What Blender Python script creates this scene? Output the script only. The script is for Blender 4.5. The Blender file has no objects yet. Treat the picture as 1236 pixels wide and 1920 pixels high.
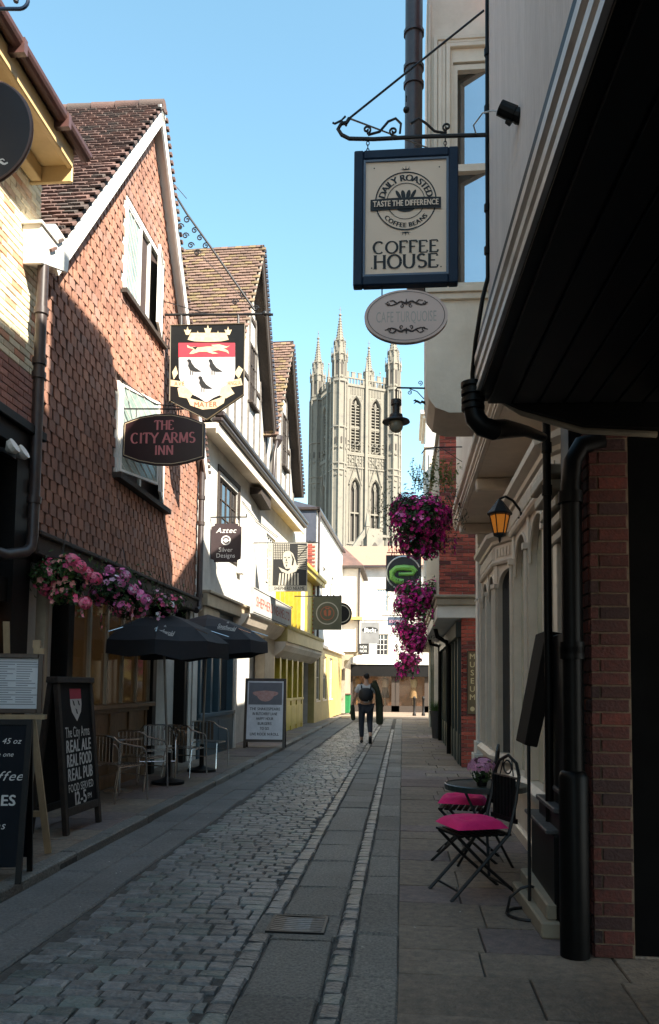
import bpy, bmesh, math, random
from math import sin, cos, pi, radians, sqrt, atan2
from mathutils import Matrix, Vector
random.seed(7)
SC = bpy.context.scene
COL = SC.collection
# ------------------------------------------------ camera, sky, sun, exposure
F_PX, W_PX, H_PX = 1500.0, 1236.0, 1920.0
SHIFT = 0.11
CAMZ = 1.55
cam = bpy.data.cameras.new('camera'); co = bpy.data.objects.new('camera', cam); COL.objects.link(co)
cam.sensor_fit = 'VERTICAL'; cam.sensor_height = 24; cam.lens = 24 * F_PX / H_PX
cam.shift_y = SHIFT; cam.clip_end = 3000; cam.clip_start = .05
YAW, PITCH, ROLL = radians(5.26), radians(4.24), .012
RM = Matrix.Rotation(YAW, 3, 'Z') @ Matrix.Rotation(pi/2 + PITCH, 3, 'X') @ Matrix.Rotation(ROLL, 3, 'Z')
co.matrix_world = Matrix.Translation((0, 0, CAMZ)) @ RM.to_4x4()
SC.camera = co
SUN_EL, SUN_AZ = radians(42), radians(50)          # azimuth from -Y towards +X
S = Vector((sin(SUN_AZ) * cos(SUN_EL), -cos(SUN_AZ) * cos(SUN_EL), sin(SUN_EL)))
w = bpy.data.worlds.new('World'); SC.world = w; w.use_nodes = True
nt = w.node_tree; bg = nt.nodes['Background']
sky = nt.nodes.new('ShaderNodeTexSky'); sky.sky_type = 'NISHITA'; sky.sun_disc = False
sky.sun_elevation = SUN_EL; sky.sun_rotation = atan2(S.x, S.y)
sky.air_density = 1.0; sky.dust_density = .6; sky.ozone_density = 1.6
hs = nt.nodes.new('ShaderNodeHueSaturation'); hs.inputs['Hue'].default_value = .47; hs.inputs['Saturation'].default_value = 1.0
nt.links.new(sky.outputs[0], hs.inputs['Color']); nt.links.new(hs.outputs[0], bg.inputs[0]); bg.inputs[1].default_value = .105
sl = bpy.data.lights.new('sun', 'SUN'); sl.energy = 5.0; sl.angle = radians(.5); sl.color = (1, .92, .79)
so = bpy.data.objects.new('sun', sl); COL.objects.link(so); so.rotation_euler = S.to_track_quat('Z', 'Y').to_euler()
so.location = (0, -5, 40)
SC.view_settings.view_transform = 'Standard'; SC.view_settings.look = 'None'
SC.view_settings.exposure = 1.88; SC.view_settings.gamma = 1; SC.view_settings.use_curve_mapping = False
SC.cycles.max_bounces = 8
# ------------------------------------------------ pixel -> place
def ray(px, py): return RM @ Vector(((px - W_PX/2) / F_PX, -(py - (H_PX/2 + SHIFT * H_PX)) / F_PX, -1))
C0 = Vector((0, 0, CAMZ))
def on_y(px, py, Y): d = ray(px, py); return C0 + d * (Y / d.y)
def on_x(px, py, X): d = ray(px, py); return C0 + d * (X / d.x)
def on_z(px, py, Z=0): d = ray(px, py); return C0 + d * ((Z - CAMZ) / d.z)
RMI = RM.inverted()
def proj(p):
    q = RMI @ (Vector(p) - C0)
    if q.z > -.05: return None
    return (W_PX/2 + F_PX * q.x / -q.z, H_PX/2 + SHIFT * H_PX - F_PX * q.y / -q.z)
def S_at(Y): return F_PX / Y
# ------------------------------------------------ objects
WM = {}
def E(name, label, cat, loc=(0, 0, 0), rz=0, group=None, rot=None):
    o = bpy.data.objects.new(name, None); COL.objects.link(o)
    o.empty_display_size = .2
    m = Matrix.Translation(loc) @ (Matrix.Rotation(rz, 4, 'Z') if rot is None else rot)
    o.matrix_world = m; WM[o.name] = m.copy()
    o['label'] = label; o['category'] = cat
    if group: o['group'] = group
    return o
def tag(o, label=None, cat=None, group=None, kind=None):
    if label: o['label'] = label
    if cat: o['category'] = cat
    if group: o['group'] = group
    if kind: o['kind'] = kind
    return o
class MB:
    def __init__(s): s.v = []; s.f = []; s.m = []; s.k = 0
    def add(s, vs, fs, m=0):
        n = len(s.v); s.v += [tuple(v) for v in vs]
        for f in fs: s.f.append(tuple(i + n for i in f)); s.m.append(m)
        return s
    def box(s, x0, x1, y0, y1, z0, z1, m=0, M=None):
        vs = [(x0,y0,z0),(x1,y0,z0),(x1,y1,z0),(x0,y1,z0),(x0,y0,z1),(x1,y0,z1),(x1,y1,z1),(x0,y1,z1)]
        if M is not None: vs = [M @ Vector(v) for v in vs]
        return s.add(vs, [(0,3,2,1),(4,5,6,7),(0,1,5,4),(1,2,6,5),(2,3,7,6),(3,0,4,7)], m)
    def prism(s, poly, y0, y1, m=0):
        n = len(poly)
        a = sum(poly[i][0]*poly[(i+1) % n][1] - poly[(i+1) % n][0]*poly[i][1] for i in range(n))
        if a < 0: poly = poly[::-1]
        vs = [(x, y0, z) for x, z in poly] + [(x, y1, z) for x, z in poly]
        fs = [tuple(range(n)), tuple(range(2*n-1, n-1, -1))] + [(i, n+i, n+(i+1) % n, (i+1) % n) for i in range(n)]
        return s.add(vs, fs, m)
    def zprism(s, poly, z0, z1, m=0):
        n = len(poly)
        a = sum(poly[i][0]*poly[(i+1) % n][1] - poly[(i+1) % n][0]*poly[i][1] for i in range(n))
        if a < 0: poly = poly[::-1]
        vs = [(x, y, z0) for x, y in poly] + [(x, y, z1) for x, y in poly]
        fs = [tuple(range(n-1, -1, -1)), tuple(range(n, 2*n))] + [(i, (i+1) % n, n+(i+1) % n, n+i) for i in range(n)]
        return s.add(vs, fs, m)
    def flat(s, poly, y, m=0):
        n = len(poly); s.k += 1; y -= .00012 * (s.k % 40)
        a = sum(poly[i][0]*poly[(i+1) % n][1] - poly[(i+1) % n][0]*poly[i][1] for i in range(n))
        if a < 0: poly = poly[::-1]
        return s.add([(x, y, z) for x, z in poly], [tuple(range(n))], m)
    def tube(s, pts, r, n=8, closed=False, m=0):
        pts = [Vector(p) for p in pts]; N = len(pts)
        rr = r if isinstance(r, (list, tuple)) else [r] * N
        vs = []; up = None
        for i, p in enumerate(pts):
            if closed: t = pts[(i+1) % N] - pts[i-1]
            else: t = pts[min(i+1, N-1)] - pts[max(i-1, 0)]
            if t.length < 1e-9: t = Vector((0, 0, 1))
            t.normalize()
            if up is None: up = Vector((0, 0, 1)) if abs(t.z) < .9 else Vector((1, 0, 0))
            a = t.cross(up)
            if a.length < 1e-4: a = t.orthogonal()
            a.normalize(); b = a.cross(t); up = b
            for k in range(n):
                an = 2*pi*k/n; vs.append(p + (a * cos(an) + b * sin(an)) * rr[i])
        fs = []
        for i in range(N if closed else N-1):
            j = (i+1) % N
            for k in range(n):
                fs.append((i*n+k, j*n+k, j*n+(k+1) % n, i*n+(k+1) % n))
        if not closed: fs.append(tuple(range(n))); fs.append(tuple(range((N-1)*n+n-1, (N-1)*n-1, -1)))
        return s.add(vs, fs, m)
    def lathe(s, prof, c=(0, 0, 0), n=16, M=None, m=0, a0=0.):
        vs = []
        for r, z in prof:
            for k in range(n):
                a = a0 + 2*pi*k/n; v = Vector((c[0] + r*cos(a), c[1] + r*sin(a), c[2] + z))
                vs.append(M @ v if M is not None else v)
        fs = []
        for i in range(len(prof)-1):
            for k in range(n): fs.append((i*n+k, i*n+(k+1) % n, (i+1)*n+(k+1) % n, (i+1)*n+k))
        fs.append(tuple(range(n-1, -1, -1))); fs.append(tuple(range((len(prof)-1)*n, len(prof)*n)))
        return s.add(vs, fs, m)
    def ball(s, c, r, n=10, m=0, sq=(1, 1, 1)):
        prof = [(max(.001, sin(pi*i/n)), -cos(pi*i/n)) for i in range(n+1)]
        M = Matrix.Translation(c) @ Matrix.Diagonal((r*sq[0], r*sq[1], r*sq[2], 1))
        return s.lathe(prof, n=n+2, M=M, m=m)
    def sweep(s, prof, path, m=0):
        """profile points (out, z) swept along xy path; out = to the right-hand normal"""
        vs = []; N = len(path); K = len(prof)
        for i, p in enumerate(path):
            a = Vector(path[max(i-1, 0)]); b = Vector(path[min(i+1, N-1)]); p = Vector(p)
            if 0 < i < N-1:
                t1 = (p-a).normalized(); t2 = (b-p).normalized(); n1 = Vector((t1.y, -t1.x)); n2 = Vector((t2.y, -t2.x))
                nn = (n1+n2).normalized(); nn = nn / max(.4, nn.dot(n1))
            else:
                t = (b-a).normalized(); nn = Vector((t.y, -t.x))
            for o_, z in prof: vs.append((p.x + nn.x*o_, p.y + nn.y*o_, z))
        fs = []
        for i in range(N-1):
            for k in range(K):
                fs.append((i*K+k, (i+1)*K+k, (i+1)*K+(k+1) % K, i*K+(k+1) % K))
        fs.append(tuple(range(K))); fs.append(tuple(range(N*K-1, (N-1)*K-1, -1)))
        return s.add(vs, fs, m)
def O(name, mb, mats, parent=None, bevel=0, smooth=False, world=False, **kw):
    me = bpy.data.meshes.new(name); me.from_pydata(mb.v, [], mb.f)
    if not isinstance(mats, (list, tuple)): mats = [mats]
    for m in mats: me.materials.append(m)
    if len(mats) > 1: me.polygons.foreach_set('material_index', mb.m)
    if smooth: me.polygons.foreach_set('use_smooth', [True] * len(me.polygons))
    o = bpy.data.objects.new(name, me); COL.objects.link(o)
    if parent is not None:
        o.parent = parent; WM[o.name] = WM[parent.name]
        if world: me.transform(WM[parent.name].inverted())
    else: WM[o.name] = Matrix()
    bm = bmesh.new(); bm.from_mesh(me); bmesh.ops.recalc_face_normals(bm, faces=bm.faces) if kw.pop('fixn', True) else None
    bm.to_mesh(me); bm.free()
    if smooth: 
        try: me.set_sharp_from_angle(angle=radians(40))
        except Exception: pass
    if bevel:
        b = o.modifiers.new('bevel', 'BEVEL'); b.width = bevel; b.segments = 1; b.limit_method = 'ANGLE'
    if kw: tag(o, **kw)
    return o
def px(root, x, y, ly=0.):
    """pixel -> (local x, local z) on the plane local y = ly of a thing"""
    Mi = WM[root.name].inverted(); c = Mi @ C0; d = Mi.to_3x3() @ ray(x, y)
    t = (ly - c.y) / d.y; p = c + d * t
    return (p.x, p.z)
def splitstuff(*names):
    for o in bpy.data.objects:
        if o.name.split('.')[0] in names: o['kind'] = 'stuff'
def copy_tree(src, loc, rz=0, label=None, group=None, scale=None):
    r = src.copy(); COL.objects.link(r)
    m = Matrix.Translation(loc) @ Matrix.Rotation(rz, 4, 'Z')
    if scale: m = m @ Matrix.Diagonal((scale, scale, scale, 1))
    r.matrix_world = m; WM[r.name] = m
    if label: r['label'] = label
    if group: r['group'] = group
    for c in list(src.children):
        d = c.copy(); COL.objects.link(d); d.parent = r; WM[d.name] = m
        for g in list(c.children):
            h = g.copy(); COL.objects.link(h); h.parent = d; WM[h.name] = m
    return r
# ------------------------------------------------ materials
MATS = {}
def mat(name, c1, c2=None, sc=4, rough=.8, bump=0, bsc=60, metal=0, rnd=0, c3=None, stretch=(1, 1, 1), spec=.5, emit=None, es=0, dirt=0, local=False, trans=0, alpha=1, coat=0):
    if name in MATS: return MATS[name]
    m = bpy.data.materials.new(name); m.use_nodes = True; MATS[name] = m
    t = m.node_tree; N = t.nodes; L = t.links; b = N['Principled BSDF']
    b.inputs['Roughness'].default_value = rough; b.inputs['Metallic'].default_value = metal
    b.inputs['Specular IOR Level'].default_value = spec
    if coat: b.inputs['Coat Weight'].default_value = coat; b.inputs['Coat Roughness'].default_value = .1
    if trans: b.inputs['Transmission Weight'].default_value = trans
    if alpha < 1: b.inputs['Alpha'].default_value = alpha
    if local: tc = N.new('ShaderNodeTexCoord').outputs['Object']
    else: tc = N.new('ShaderNodeNewGeometry').outputs['Position']
    mp = N.new('ShaderNodeMapping'); mp.inputs['Scale'].default_value = stretch; L.new(tc, mp.inputs[0])
    c2 = c2 or tuple(x * .8 for x in c1)
    nz = N.new('ShaderNodeTexNoise'); nz.inputs['Scale'].default_value = sc; nz.inputs['Detail'].default_value = 6; nz.inputs['Roughness'].default_value = .65
    L.new(mp.outputs[0], nz.inputs[0])
    cr = N.new('ShaderNodeValToRGB'); L.new(nz.outputs[0], cr.inputs[0])
    cr.color_ramp.elements[0].position = .33; cr.color_ramp.elements[1].position = .67
    cr.color_ramp.elements[0].color = (*c1, 1); cr.color_ramp.elements[1].color = (*c2, 1)
    col = cr.outputs[0]
    if rnd or c3:
        oi = N.new('ShaderNodeObjectInfo'); ge = N.new('ShaderNodeNewGeometry')
        ad = N.new('ShaderNodeMath'); ad.operation = 'ADD'; L.new(oi.outputs['Random'], ad.inputs[0]); L.new(ge.outputs['Random Per Island'], ad.inputs[1])
        fr = N.new('ShaderNodeMath'); fr.operation = 'FRACT'; L.new(ad.outputs[0], fr.inputs[0])
        if c3:
            r2 = N.new('ShaderNodeValToRGB'); r2.color_ramp.elements[0].position = .6; r2.color_ramp.elements[1].position = .95
            L.new(fr.outputs[0], r2.inputs[0])
            mx = N.new('ShaderNodeMix'); mx.data_type = 'RGBA'; L.new(r2.outputs[0], mx.inputs[0]); L.new(col, mx.inputs[6]); mx.inputs[7].default_value = (*c3, 1); col = mx.outputs[2]
        if rnd:
            ml = N.new('ShaderNodeMath'); ml.operation = 'MULTIPLY'; L.new(fr.outputs[0], ml.inputs[0]); ml.inputs[1].default_value = 7.13
            f2 = N.new('ShaderNodeMath'); f2.operation = 'FRACT'; L.new(ml.outputs[0], f2.inputs[0])
            mr = N.new('ShaderNodeMapRange'); L.new(f2.outputs[0], mr.inputs[0]); mr.inputs[3].default_value = 1 - rnd; mr.inputs[4].default_value = 1 + rnd
            hv = N.new('ShaderNodeHueSaturation'); L.new(mr.outputs[0], hv.inputs['Value']); L.new(col, hv.inputs['Color']); col = hv.outputs[0]
    if dirt:
        n2 = N.new('ShaderNodeTexNoise'); n2.inputs['Scale'].default_value = .9; n2.inputs['Detail'].default_value = 8; n2.inputs['Roughness'].default_value = .7; L.new(mp.outputs[0], n2.inputs[0])
        mr2 = N.new('ShaderNodeMapRange'); L.new(n2.outputs[0], mr2.inputs[0]); mr2.inputs[1].default_value = .35; mr2.inputs[2].default_value = .65; mr2.inputs[3].default_value = 1 - dirt; mr2.inputs[4].default_value = 1
        h2 = N.new('ShaderNodeHueSaturation'); L.new(mr2.outputs[0], h2.inputs['Value']); L.new(col, h2.inputs['Color']); col = h2.outputs[0]
    L.new(col, b.inputs['Base Color'])
    if bump:
        n3 = N.new('ShaderNodeTexNoise'); n3.inputs['Scale'].default_value = bsc; n3.inputs['Detail'].default_value = 5; L.new(mp.outputs[0], n3.inputs[0])
        bp = N.new('ShaderNodeBump'); bp.inputs['Strength'].default_value = bump; bp.inputs['Distance'].default_value = .02; L.new(n3.outputs[0], bp.inputs['Height']); L.new(bp.outputs[0], b.inputs['Normal'])
    if emit: b.inputs['Emission Color'].default_value = (*emit, 1); b.inputs['Emission Strength'].default_value = es
    return m
def A_(*a, **k): return mat(*a, **k)
red_brick = A_('red brick', (.5,.11,.07), (.36,.075,.05), sc=30, bump=.4, rnd=.25, c3=(.16,.045,.04))
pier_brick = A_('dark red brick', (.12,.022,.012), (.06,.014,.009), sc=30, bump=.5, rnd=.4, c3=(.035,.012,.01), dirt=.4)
buff_brick = A_('buff brick', (.8,.7,.5), (.68,.57,.38), sc=20, bump=.4, rnd=.18, c3=(.5,.25,.15))
mortar = A_('mortar', (.4,.36,.3), (.3,.27,.22), sc=25, bump=.4)
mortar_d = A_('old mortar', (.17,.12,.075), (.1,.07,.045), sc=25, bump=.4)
hung_tile = A_('hung clay tile', (.4,.2,.13), (.27,.125,.085), sc=2.5, bump=.4, rnd=.15, dirt=.3, c3=(.3,.17,.13), rough=.85)
tile_back = A_('tile battens', (.05,.03,.025), rough=.9)
roof_tile = A_('roof clay tile', (.17,.095,.075), (.11,.065,.055), sc=3, bump=.5, rnd=.22, c3=(.09,.07,.06), dirt=.3, rough=.9)
roof_moss = A_('lichened roof tile', (.19,.115,.085), (.15,.09,.065), sc=1.1, bump=.5, rnd=.2, c3=(.2,.14,.065), dirt=.25, rough=.9)
white = A_('white render', (.62,.6,.55), (.5,.48,.44), sc=3, bump=.35, bsc=12, dirt=.25, rough=.9)
white_paint = A_('white paint', (.8,.78,.72), (.7,.68,.62), sc=5, rough=.5, dirt=.1)
lime = A_('cream render', (.84,.73,.6), (.74,.63,.5), sc=2.5, bump=.2, bsc=30, dirt=.18, rough=.9)
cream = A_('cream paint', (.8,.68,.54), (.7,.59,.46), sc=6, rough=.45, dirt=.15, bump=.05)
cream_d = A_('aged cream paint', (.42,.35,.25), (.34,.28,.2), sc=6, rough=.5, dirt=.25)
pinkwall = A_('weathered board', (.86,.78,.75), (.74,.66,.62), sc=16, stretch=(6, 6, .5), bump=.6, bsc=25, rough=.85, dirt=.15)
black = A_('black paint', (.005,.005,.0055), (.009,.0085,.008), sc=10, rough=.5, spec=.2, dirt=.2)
black_m = A_('matt black', (.003,.003,.003), (.005,.005,.005), rough=1, spec=.05)
iron = A_('wrought iron', (.012,.012,.014), (.02,.019,.018), sc=20, rough=.45, metal=.3)
pipe_m = A_('cast iron pipe', (.035,.025,.025), (.055,.04,.036), sc=14, rough=.4, dirt=.3)
pipe_b = A_('black gloss pipe', (.003,.003,.003), (.006,.0055,.005), sc=14, rough=.42, spec=.12)
timber = A_('dark oak timber', (.05,.035,.025), (.025,.018,.014), sc=12, stretch=(4, 4, 1), bump=.4, rough=.8)
ochre = A_('ochre paint', (.6,.43,.2), (.52,.36,.16), sc=5, rough=.5, dirt=.15)
gutter_m = A_('brown gutter', (.1,.045,.04), (.07,.035,.03), rough=.4, sc=8)
glass = A_('window glass', (.02,.022,.025), (.03,.03,.033), rough=.04, spec=.9, sc=2)
glass_w = A_('warm window glass', (.09,.05,.02), (.05,.03,.014), rough=.06, spec=.8, sc=3, emit=(1, .5, .15), es=.004)
glow = A_('lit amber pane', (.4,.16,.04), (.3,.1,.03), rough=.2, sc=6, emit=(1, .36, .07), es=.22)
granite = A_('granite', (.36,.335,.29), (.12,.115,.11), sc=55, bump=.9, rough=.6, rnd=.22, dirt=.3, bsc=90)
sett_m = A_('basalt sett', (.3,.295,.285), (.16,.162,.165), sc=14, bump=.8, bsc=38, rough=.36, rnd=.3, dirt=.5, c3=(.2,.23,.21))
york = A_('york stone', (.34,.26,.19), (.19,.15,.115), sc=16, bump=.7, bsc=50, rough=.7, rnd=.14, dirt=.35)
york_p = A_('pink york stone', (.3,.22,.19), (.18,.14,.13), sc=16, bump=.6, bsc=60, rough=.7, rnd=.16, dirt=.35)
joint = A_('dirty joint', (.11,.1,.09), (.055,.05,.046), sc=20, rough=.95, bump=.5)
asphalt = A_('worn tarmac', (.26,.245,.23), (.13,.125,.12), sc=45, rough=.7, bump=.5, bsc=120, dirt=.35)
steel = A_('brushed aluminium', (.72,.7,.68), (.6,.59,.57), metal=1, rough=.24)
wood_l = A_('pale pine', (.45,.33,.19), (.36,.25,.14), sc=10, stretch=(3, 3, 1), rough=.6)
wood_b = A_('brown varnished wood', (.06,.03,.018), (.035,.018,.012), sc=10, stretch=(4, 4, 1), rough=.35, dirt=.3)
wood_tan = A_('tan wood panel', (.3,.18,.095), (.2,.12,.06), sc=8, stretch=(3, 3, 1), rough=.5, dirt=.3)
paper = A_('white paper', (.75,.78,.8), (.68,.71,.74), sc=3, rough=.6)
ink = A_('black ink', (.01,.01,.01), rough=.6)
chalk = A_('white chalk lettering', (.68,.68,.66), rough=.9)
blackboard = A_('blackboard', (.005,.006,.007), (.009,.009,.01), sc=6, rough=.7, spec=.2)
teal = A_('teal blue paint', (.05,.1,.13), (.035,.08,.105), rough=.4, sc=6, dirt=.2)
yellow = A_('yellow paint', (.45,.32,.015), (.34,.24,.012), rough=.5, sc=5, dirt=.15)
yellow_p = A_('pale yellow paint', (.5,.39,.14), (.4,.31,.1), rough=.5, sc=5, dirt=.2)
limestone = A_('cathedral limestone', (.36,.325,.255), (.14,.13,.11), sc=.9, rough=.95, bump=.8, bsc=3, dirt=.5)
louvre = A_('dark louvre', (.07,.06,.05), rough=.9)
navy = A_('navy blue paint', (.008,.022,.048), (.006,.016,.036), rough=.5, sc=8, spec=.25)
leaf = A_('leaf', (.06,.13,.025), (.03,.075,.015), sc=20, rough=.6, rnd=.4)
leaf_d = A_('dark leaf', (.035,.08,.018), (.02,.045,.012), sc=20, rough=.6, rnd=.4)
magenta = A_('magenta petal', (1.0,.05,.4), (.8,.015,.27), sc=10, rough=.6, rnd=.25, c3=(.95,.28,.6))
pink = A_('pink petal', (.95,.16,.32), (.8,.1,.26), sc=10, rough=.6, rnd=.3, c3=(.85,.4,.45))
mauve = A_('mauve petal', (.85,.22,.5), (.7,.14,.42), sc=10, rough=.6, rnd=.3, c3=(.75,.6,.7))
cushion_m = A_('hot pink cushion', (.95,.02,.2), (.85,.015,.16), sc=8, rough=.8, bump=.3)
slate = A_('slate', (.05,.055,.075), (.035,.04,.055), sc=4, rough=.6, rnd=.2)
# ------------------------------------------------ generic builders
def in_frame(p, mg=60):
    q = proj(p)
    return q is not None and -mg < q[0] < W_PX + mg and -mg < q[1] < H_PX + mg
def pieces(root, name, meshes, items, limit=300):
    """items: (local matrix, variant). The largest-looking 300 become parts, the rest one joined part."""
    Wm = WM[root.name]
    def size(it):
        p = Wm @ it[0].translation
        return ((p - C0).length) + (0 if in_frame(p) else 1000)
    items = sorted(items, key=size)
    for M, k in items[:limit]:
        o = bpy.data.objects.new(name, meshes[k]); COL.objects.link(o); o.parent = root; o.matrix_local = M; WM[o.name] = Wm
    rest = items[limit:]
    if rest:
        mb = MB(); dat = []
        for me in meshes: dat.append(([v.co.copy() for v in me.vertices], [tuple(p.vertices) for p in me.polygons]))
        for M, k in rest: mb.add([M @ v for v in dat[k][0]], dat[k][1])
        me = bpy.data.meshes.new(name + '_field'); me.from_pydata(mb.v, [], mb.f); me.materials.append(meshes[0].materials[0])
        o = bpy.data.objects.new(name + '_field', me); COL.objects.link(o); o.parent = root; WM[o.name] = Wm; o['kind'] = 'stuff'
def blockmesh(name, m, sx=1, sy=1, sz=1, ch=.1, jit=0., seed=0, chz=None):
    """unit block centred on x,y; front/top chamfer on +z"""
    r = random.Random(seed); j = lambda a: a + r.uniform(-jit, jit)
    cz = chz if chz is not None else ch
    hx, hy, hz = sx/2, sy/2, sz/2
    vs = []
    for z, ix in ((-hz, 0), (hz - cz, 0), (hz, ch)):
        for a, b in ((-1, -1), (1, -1), (1, 1), (-1, 1)):
            vs.append((j(a * (hx - ix)) if z > -hz else a*hx, j(b * (hy - ix)) if z > -hz else b*hy, z + (r.uniform(-jit, jit) * .5 if z == hz else 0)))
    fs = [(3, 2, 1, 0)] + [(a*4+i, a*4+(i+1) % 4, (a+1)*4+(i+1) % 4, (a+1)*4+i) for a in (0, 1) for i in range(4)] + [(8, 9, 10, 11)]
    me = bpy.data.meshes.new(name); me.from_pydata(vs, [], fs); me.materials.append(m)
    return me
RX90 = Matrix.Rotation(pi/2, 4, 'X')       # block's +z turned to -y (outward)
def brick_field(root, x0, x1, z0, z1, y, m, holes=(), bond='s', name='brick', L=.225, H=.075, limit=300):
    st = [blockmesh(name, m, L - .01, H - .01, .03, .004, .0015, k) for k in range(3)]
    hd = [blockmesh(name, m, L/2 - .01, H - .01, .03, .004, .0015, k) for k in range(3)]
    items = []; row = 0; z = z0
    while z < z1 - H * .5:
        x = x0 - (L/2 if (row % 2 and bond == 's') else (L * .25 if row % 2 else 0)); i = 0
        while x < x1 - .02:
            header = bond == 'f' and ((i + row) % 2 == 1)
            ln = L/2 if header else L
            a, b = max(x, x0), min(x + ln, x1); i += 1; x += ln
            if b - a < .04: continue
            cx, cz = (a+b)/2, z + H/2
            if any(h[0] < cx < h[1] and h[2] < cz < h[3] for h in holes): continue
            s = (b - a - .01) / (ln - .01)
            M = Matrix.Translation((cx, y + .012 + random.uniform(-.002, .002), cz)) @ RX90 @ Matrix.Diagonal((s, 1, 1, 1))
            items.append((M, random.randrange(3) + (3 if header else 0)))
        z += H; row += 1
    pieces(root, name, st + hd, items, limit)
def tile_field(root, name, org, a, b, tw, th, m, mask=None, gap=.012, thick=.014, tilt=.09, limit=300, wav=.004, ov=1.15):
    """tiles in rows on the quad org + s*a + t*b (b runs up the slope)"""
    a, b, org = Vector(a), Vector(b), Vector(org); la, lb = a.length, b.length
    ua, ub = a.normalized(), b.normalized(); n = ua.cross(ub)
    ms = [blockmesh(name, m, tw - gap, th * ov, thick, .003, .002, k) for k in range(4)]
    items = []; rows = int(lb / th); r = 0
    for r in range(rows):
        s = -(tw/2 if r % 2 else 0)
        while s < la:
            s0 = s + tw/2; s += tw
            if s0 < 0 or s0 > la: continue
            t0 = (r + .5) * th
            if mask and not mask(s0, t0): continue
            R = Matrix((ua, ub, n)).transposed().to_4x4()
            M = Matrix.Translation(org + ua * s0 + ub * t0 + n * (.012 + random.uniform(0, wav))) @ R @ Matrix.Rotation(-tilt + random.uniform(-.03, .03), 4, 'X') @ Matrix.Rotation(random.uniform(-.03, .03), 4, 'Z')
            items.append((M, random.randrange(4)))
    pieces(root, name, ms, items, limit)
def wall_holes(mb, x0, x1, z0, z1, y0, y1, holes, m=0):
    xs = sorted({x0, x1, *[min(max(h[i], x0), x1) for h in holes for i in (0, 1)]}); 
    for i in range(len(xs)-1):
        a, b = xs[i], xs[i+1]; cx = (a+b)/2
        hs_ = sorted([(h[2], h[3]) for h in holes if h[0] < cx < h[1]])
        z = z0
        for h0, h1 in hs_:
            if h0 > z: mb.box(a, b, y0, y1, z, h0, m)
            z = max(z, h1)
        if z < z1: mb.box(a, b, y0, y1, z, z1, m)
    return mb
def window(root, x0, x1, z0, z1, y, nx=2, nz=3, fm=None, gm=None, fr=.05, bar=.022, depth=.06, sill=True, panes=True, name='window', label=None, surround=0):
    fm = fm or white_paint; gm = gm or glass
    mb = MB()
    mb.box(x0, x0+fr, y, y+depth, z0, z1); mb.box(x1-fr, x1, y, y+depth, z0, z1)
    mb.box(x0+fr, x1-fr, y, y+depth, z0, z0+fr); mb.box(x0+fr, x1-fr, y, y+depth, z1-fr, z1)
    ix0, ix1, iz0, iz1 = x0+fr, x1-fr, z0+fr, z1-fr
    for i in range(1, nx):
        c = ix0 + (ix1-ix0)*i/nx; mb.box(c-bar/2, c+bar/2, y+.008, y+depth-.008, iz0, iz1)
    for j in range(1, nz):
        c = iz0 + (iz1-iz0)*j/nz; mb.box(ix0, ix1, y+.011, y+depth-.011, c-bar/2, c+bar/2)
    f = O(name, mb, fm, root)
    if label: f['label'] = label
    if sill:
        O('sill', MB().box(x0-.05, x1+.05, y-.07, y+depth, z0-.06, z0-.002), fm, f)
    if panes:
        for i in range(nx):
            for j in range(nz):
                a = ix0 + (ix1-ix0)*i/nx; b = ix0 + (ix1-ix0)*(i+1)/nx; c = iz0 + (iz1-iz0)*j/nz; d = iz0 + (iz1-iz0)*(j+1)/nz
                O('pane', MB().box(a+bar/2-.002, b-bar/2+.002, y+depth*.5, y+depth*.5+.006, c+bar/2-.002, d-bar/2+.002), gm, f)
    else:
        O('pane', MB().box(ix0, ix1, y+depth*.5, y+depth*.5+.006, iz0, iz1), gm, f)
    return f
def downpipe(root, pts, r, m=None, collars=(), name='downpipe', cm=None):
    mb = MB().tube(pts, r, 12)
    for p, ax in collars:
        p = Vector(p); ax = Vector(ax).normalized() * .035
        mb.tube([p-ax, p+ax], r * 1.28, 12)
    return O(name, mb, m or pipe_m, root, smooth=True)
def spiral(cx, cz, r, a0, turns, n=20, y=0, dirn=1):
    return [(cx + r*(1-.8*i/n)*cos(a0 + dirn*2*pi*turns*i/n), y, cz + r*(1-.8*i/n)*sin(a0 + dirn*2*pi*turns*i/n)) for i in range(n+1)]
def arcpts(cx, cz, rx, rz, a0, a1, n=16): return [(cx + rx*cos(a0+(a1-a0)*i/n), cz + rz*sin(a0+(a1-a0)*i/n)) for i in range(n+1)]
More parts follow.
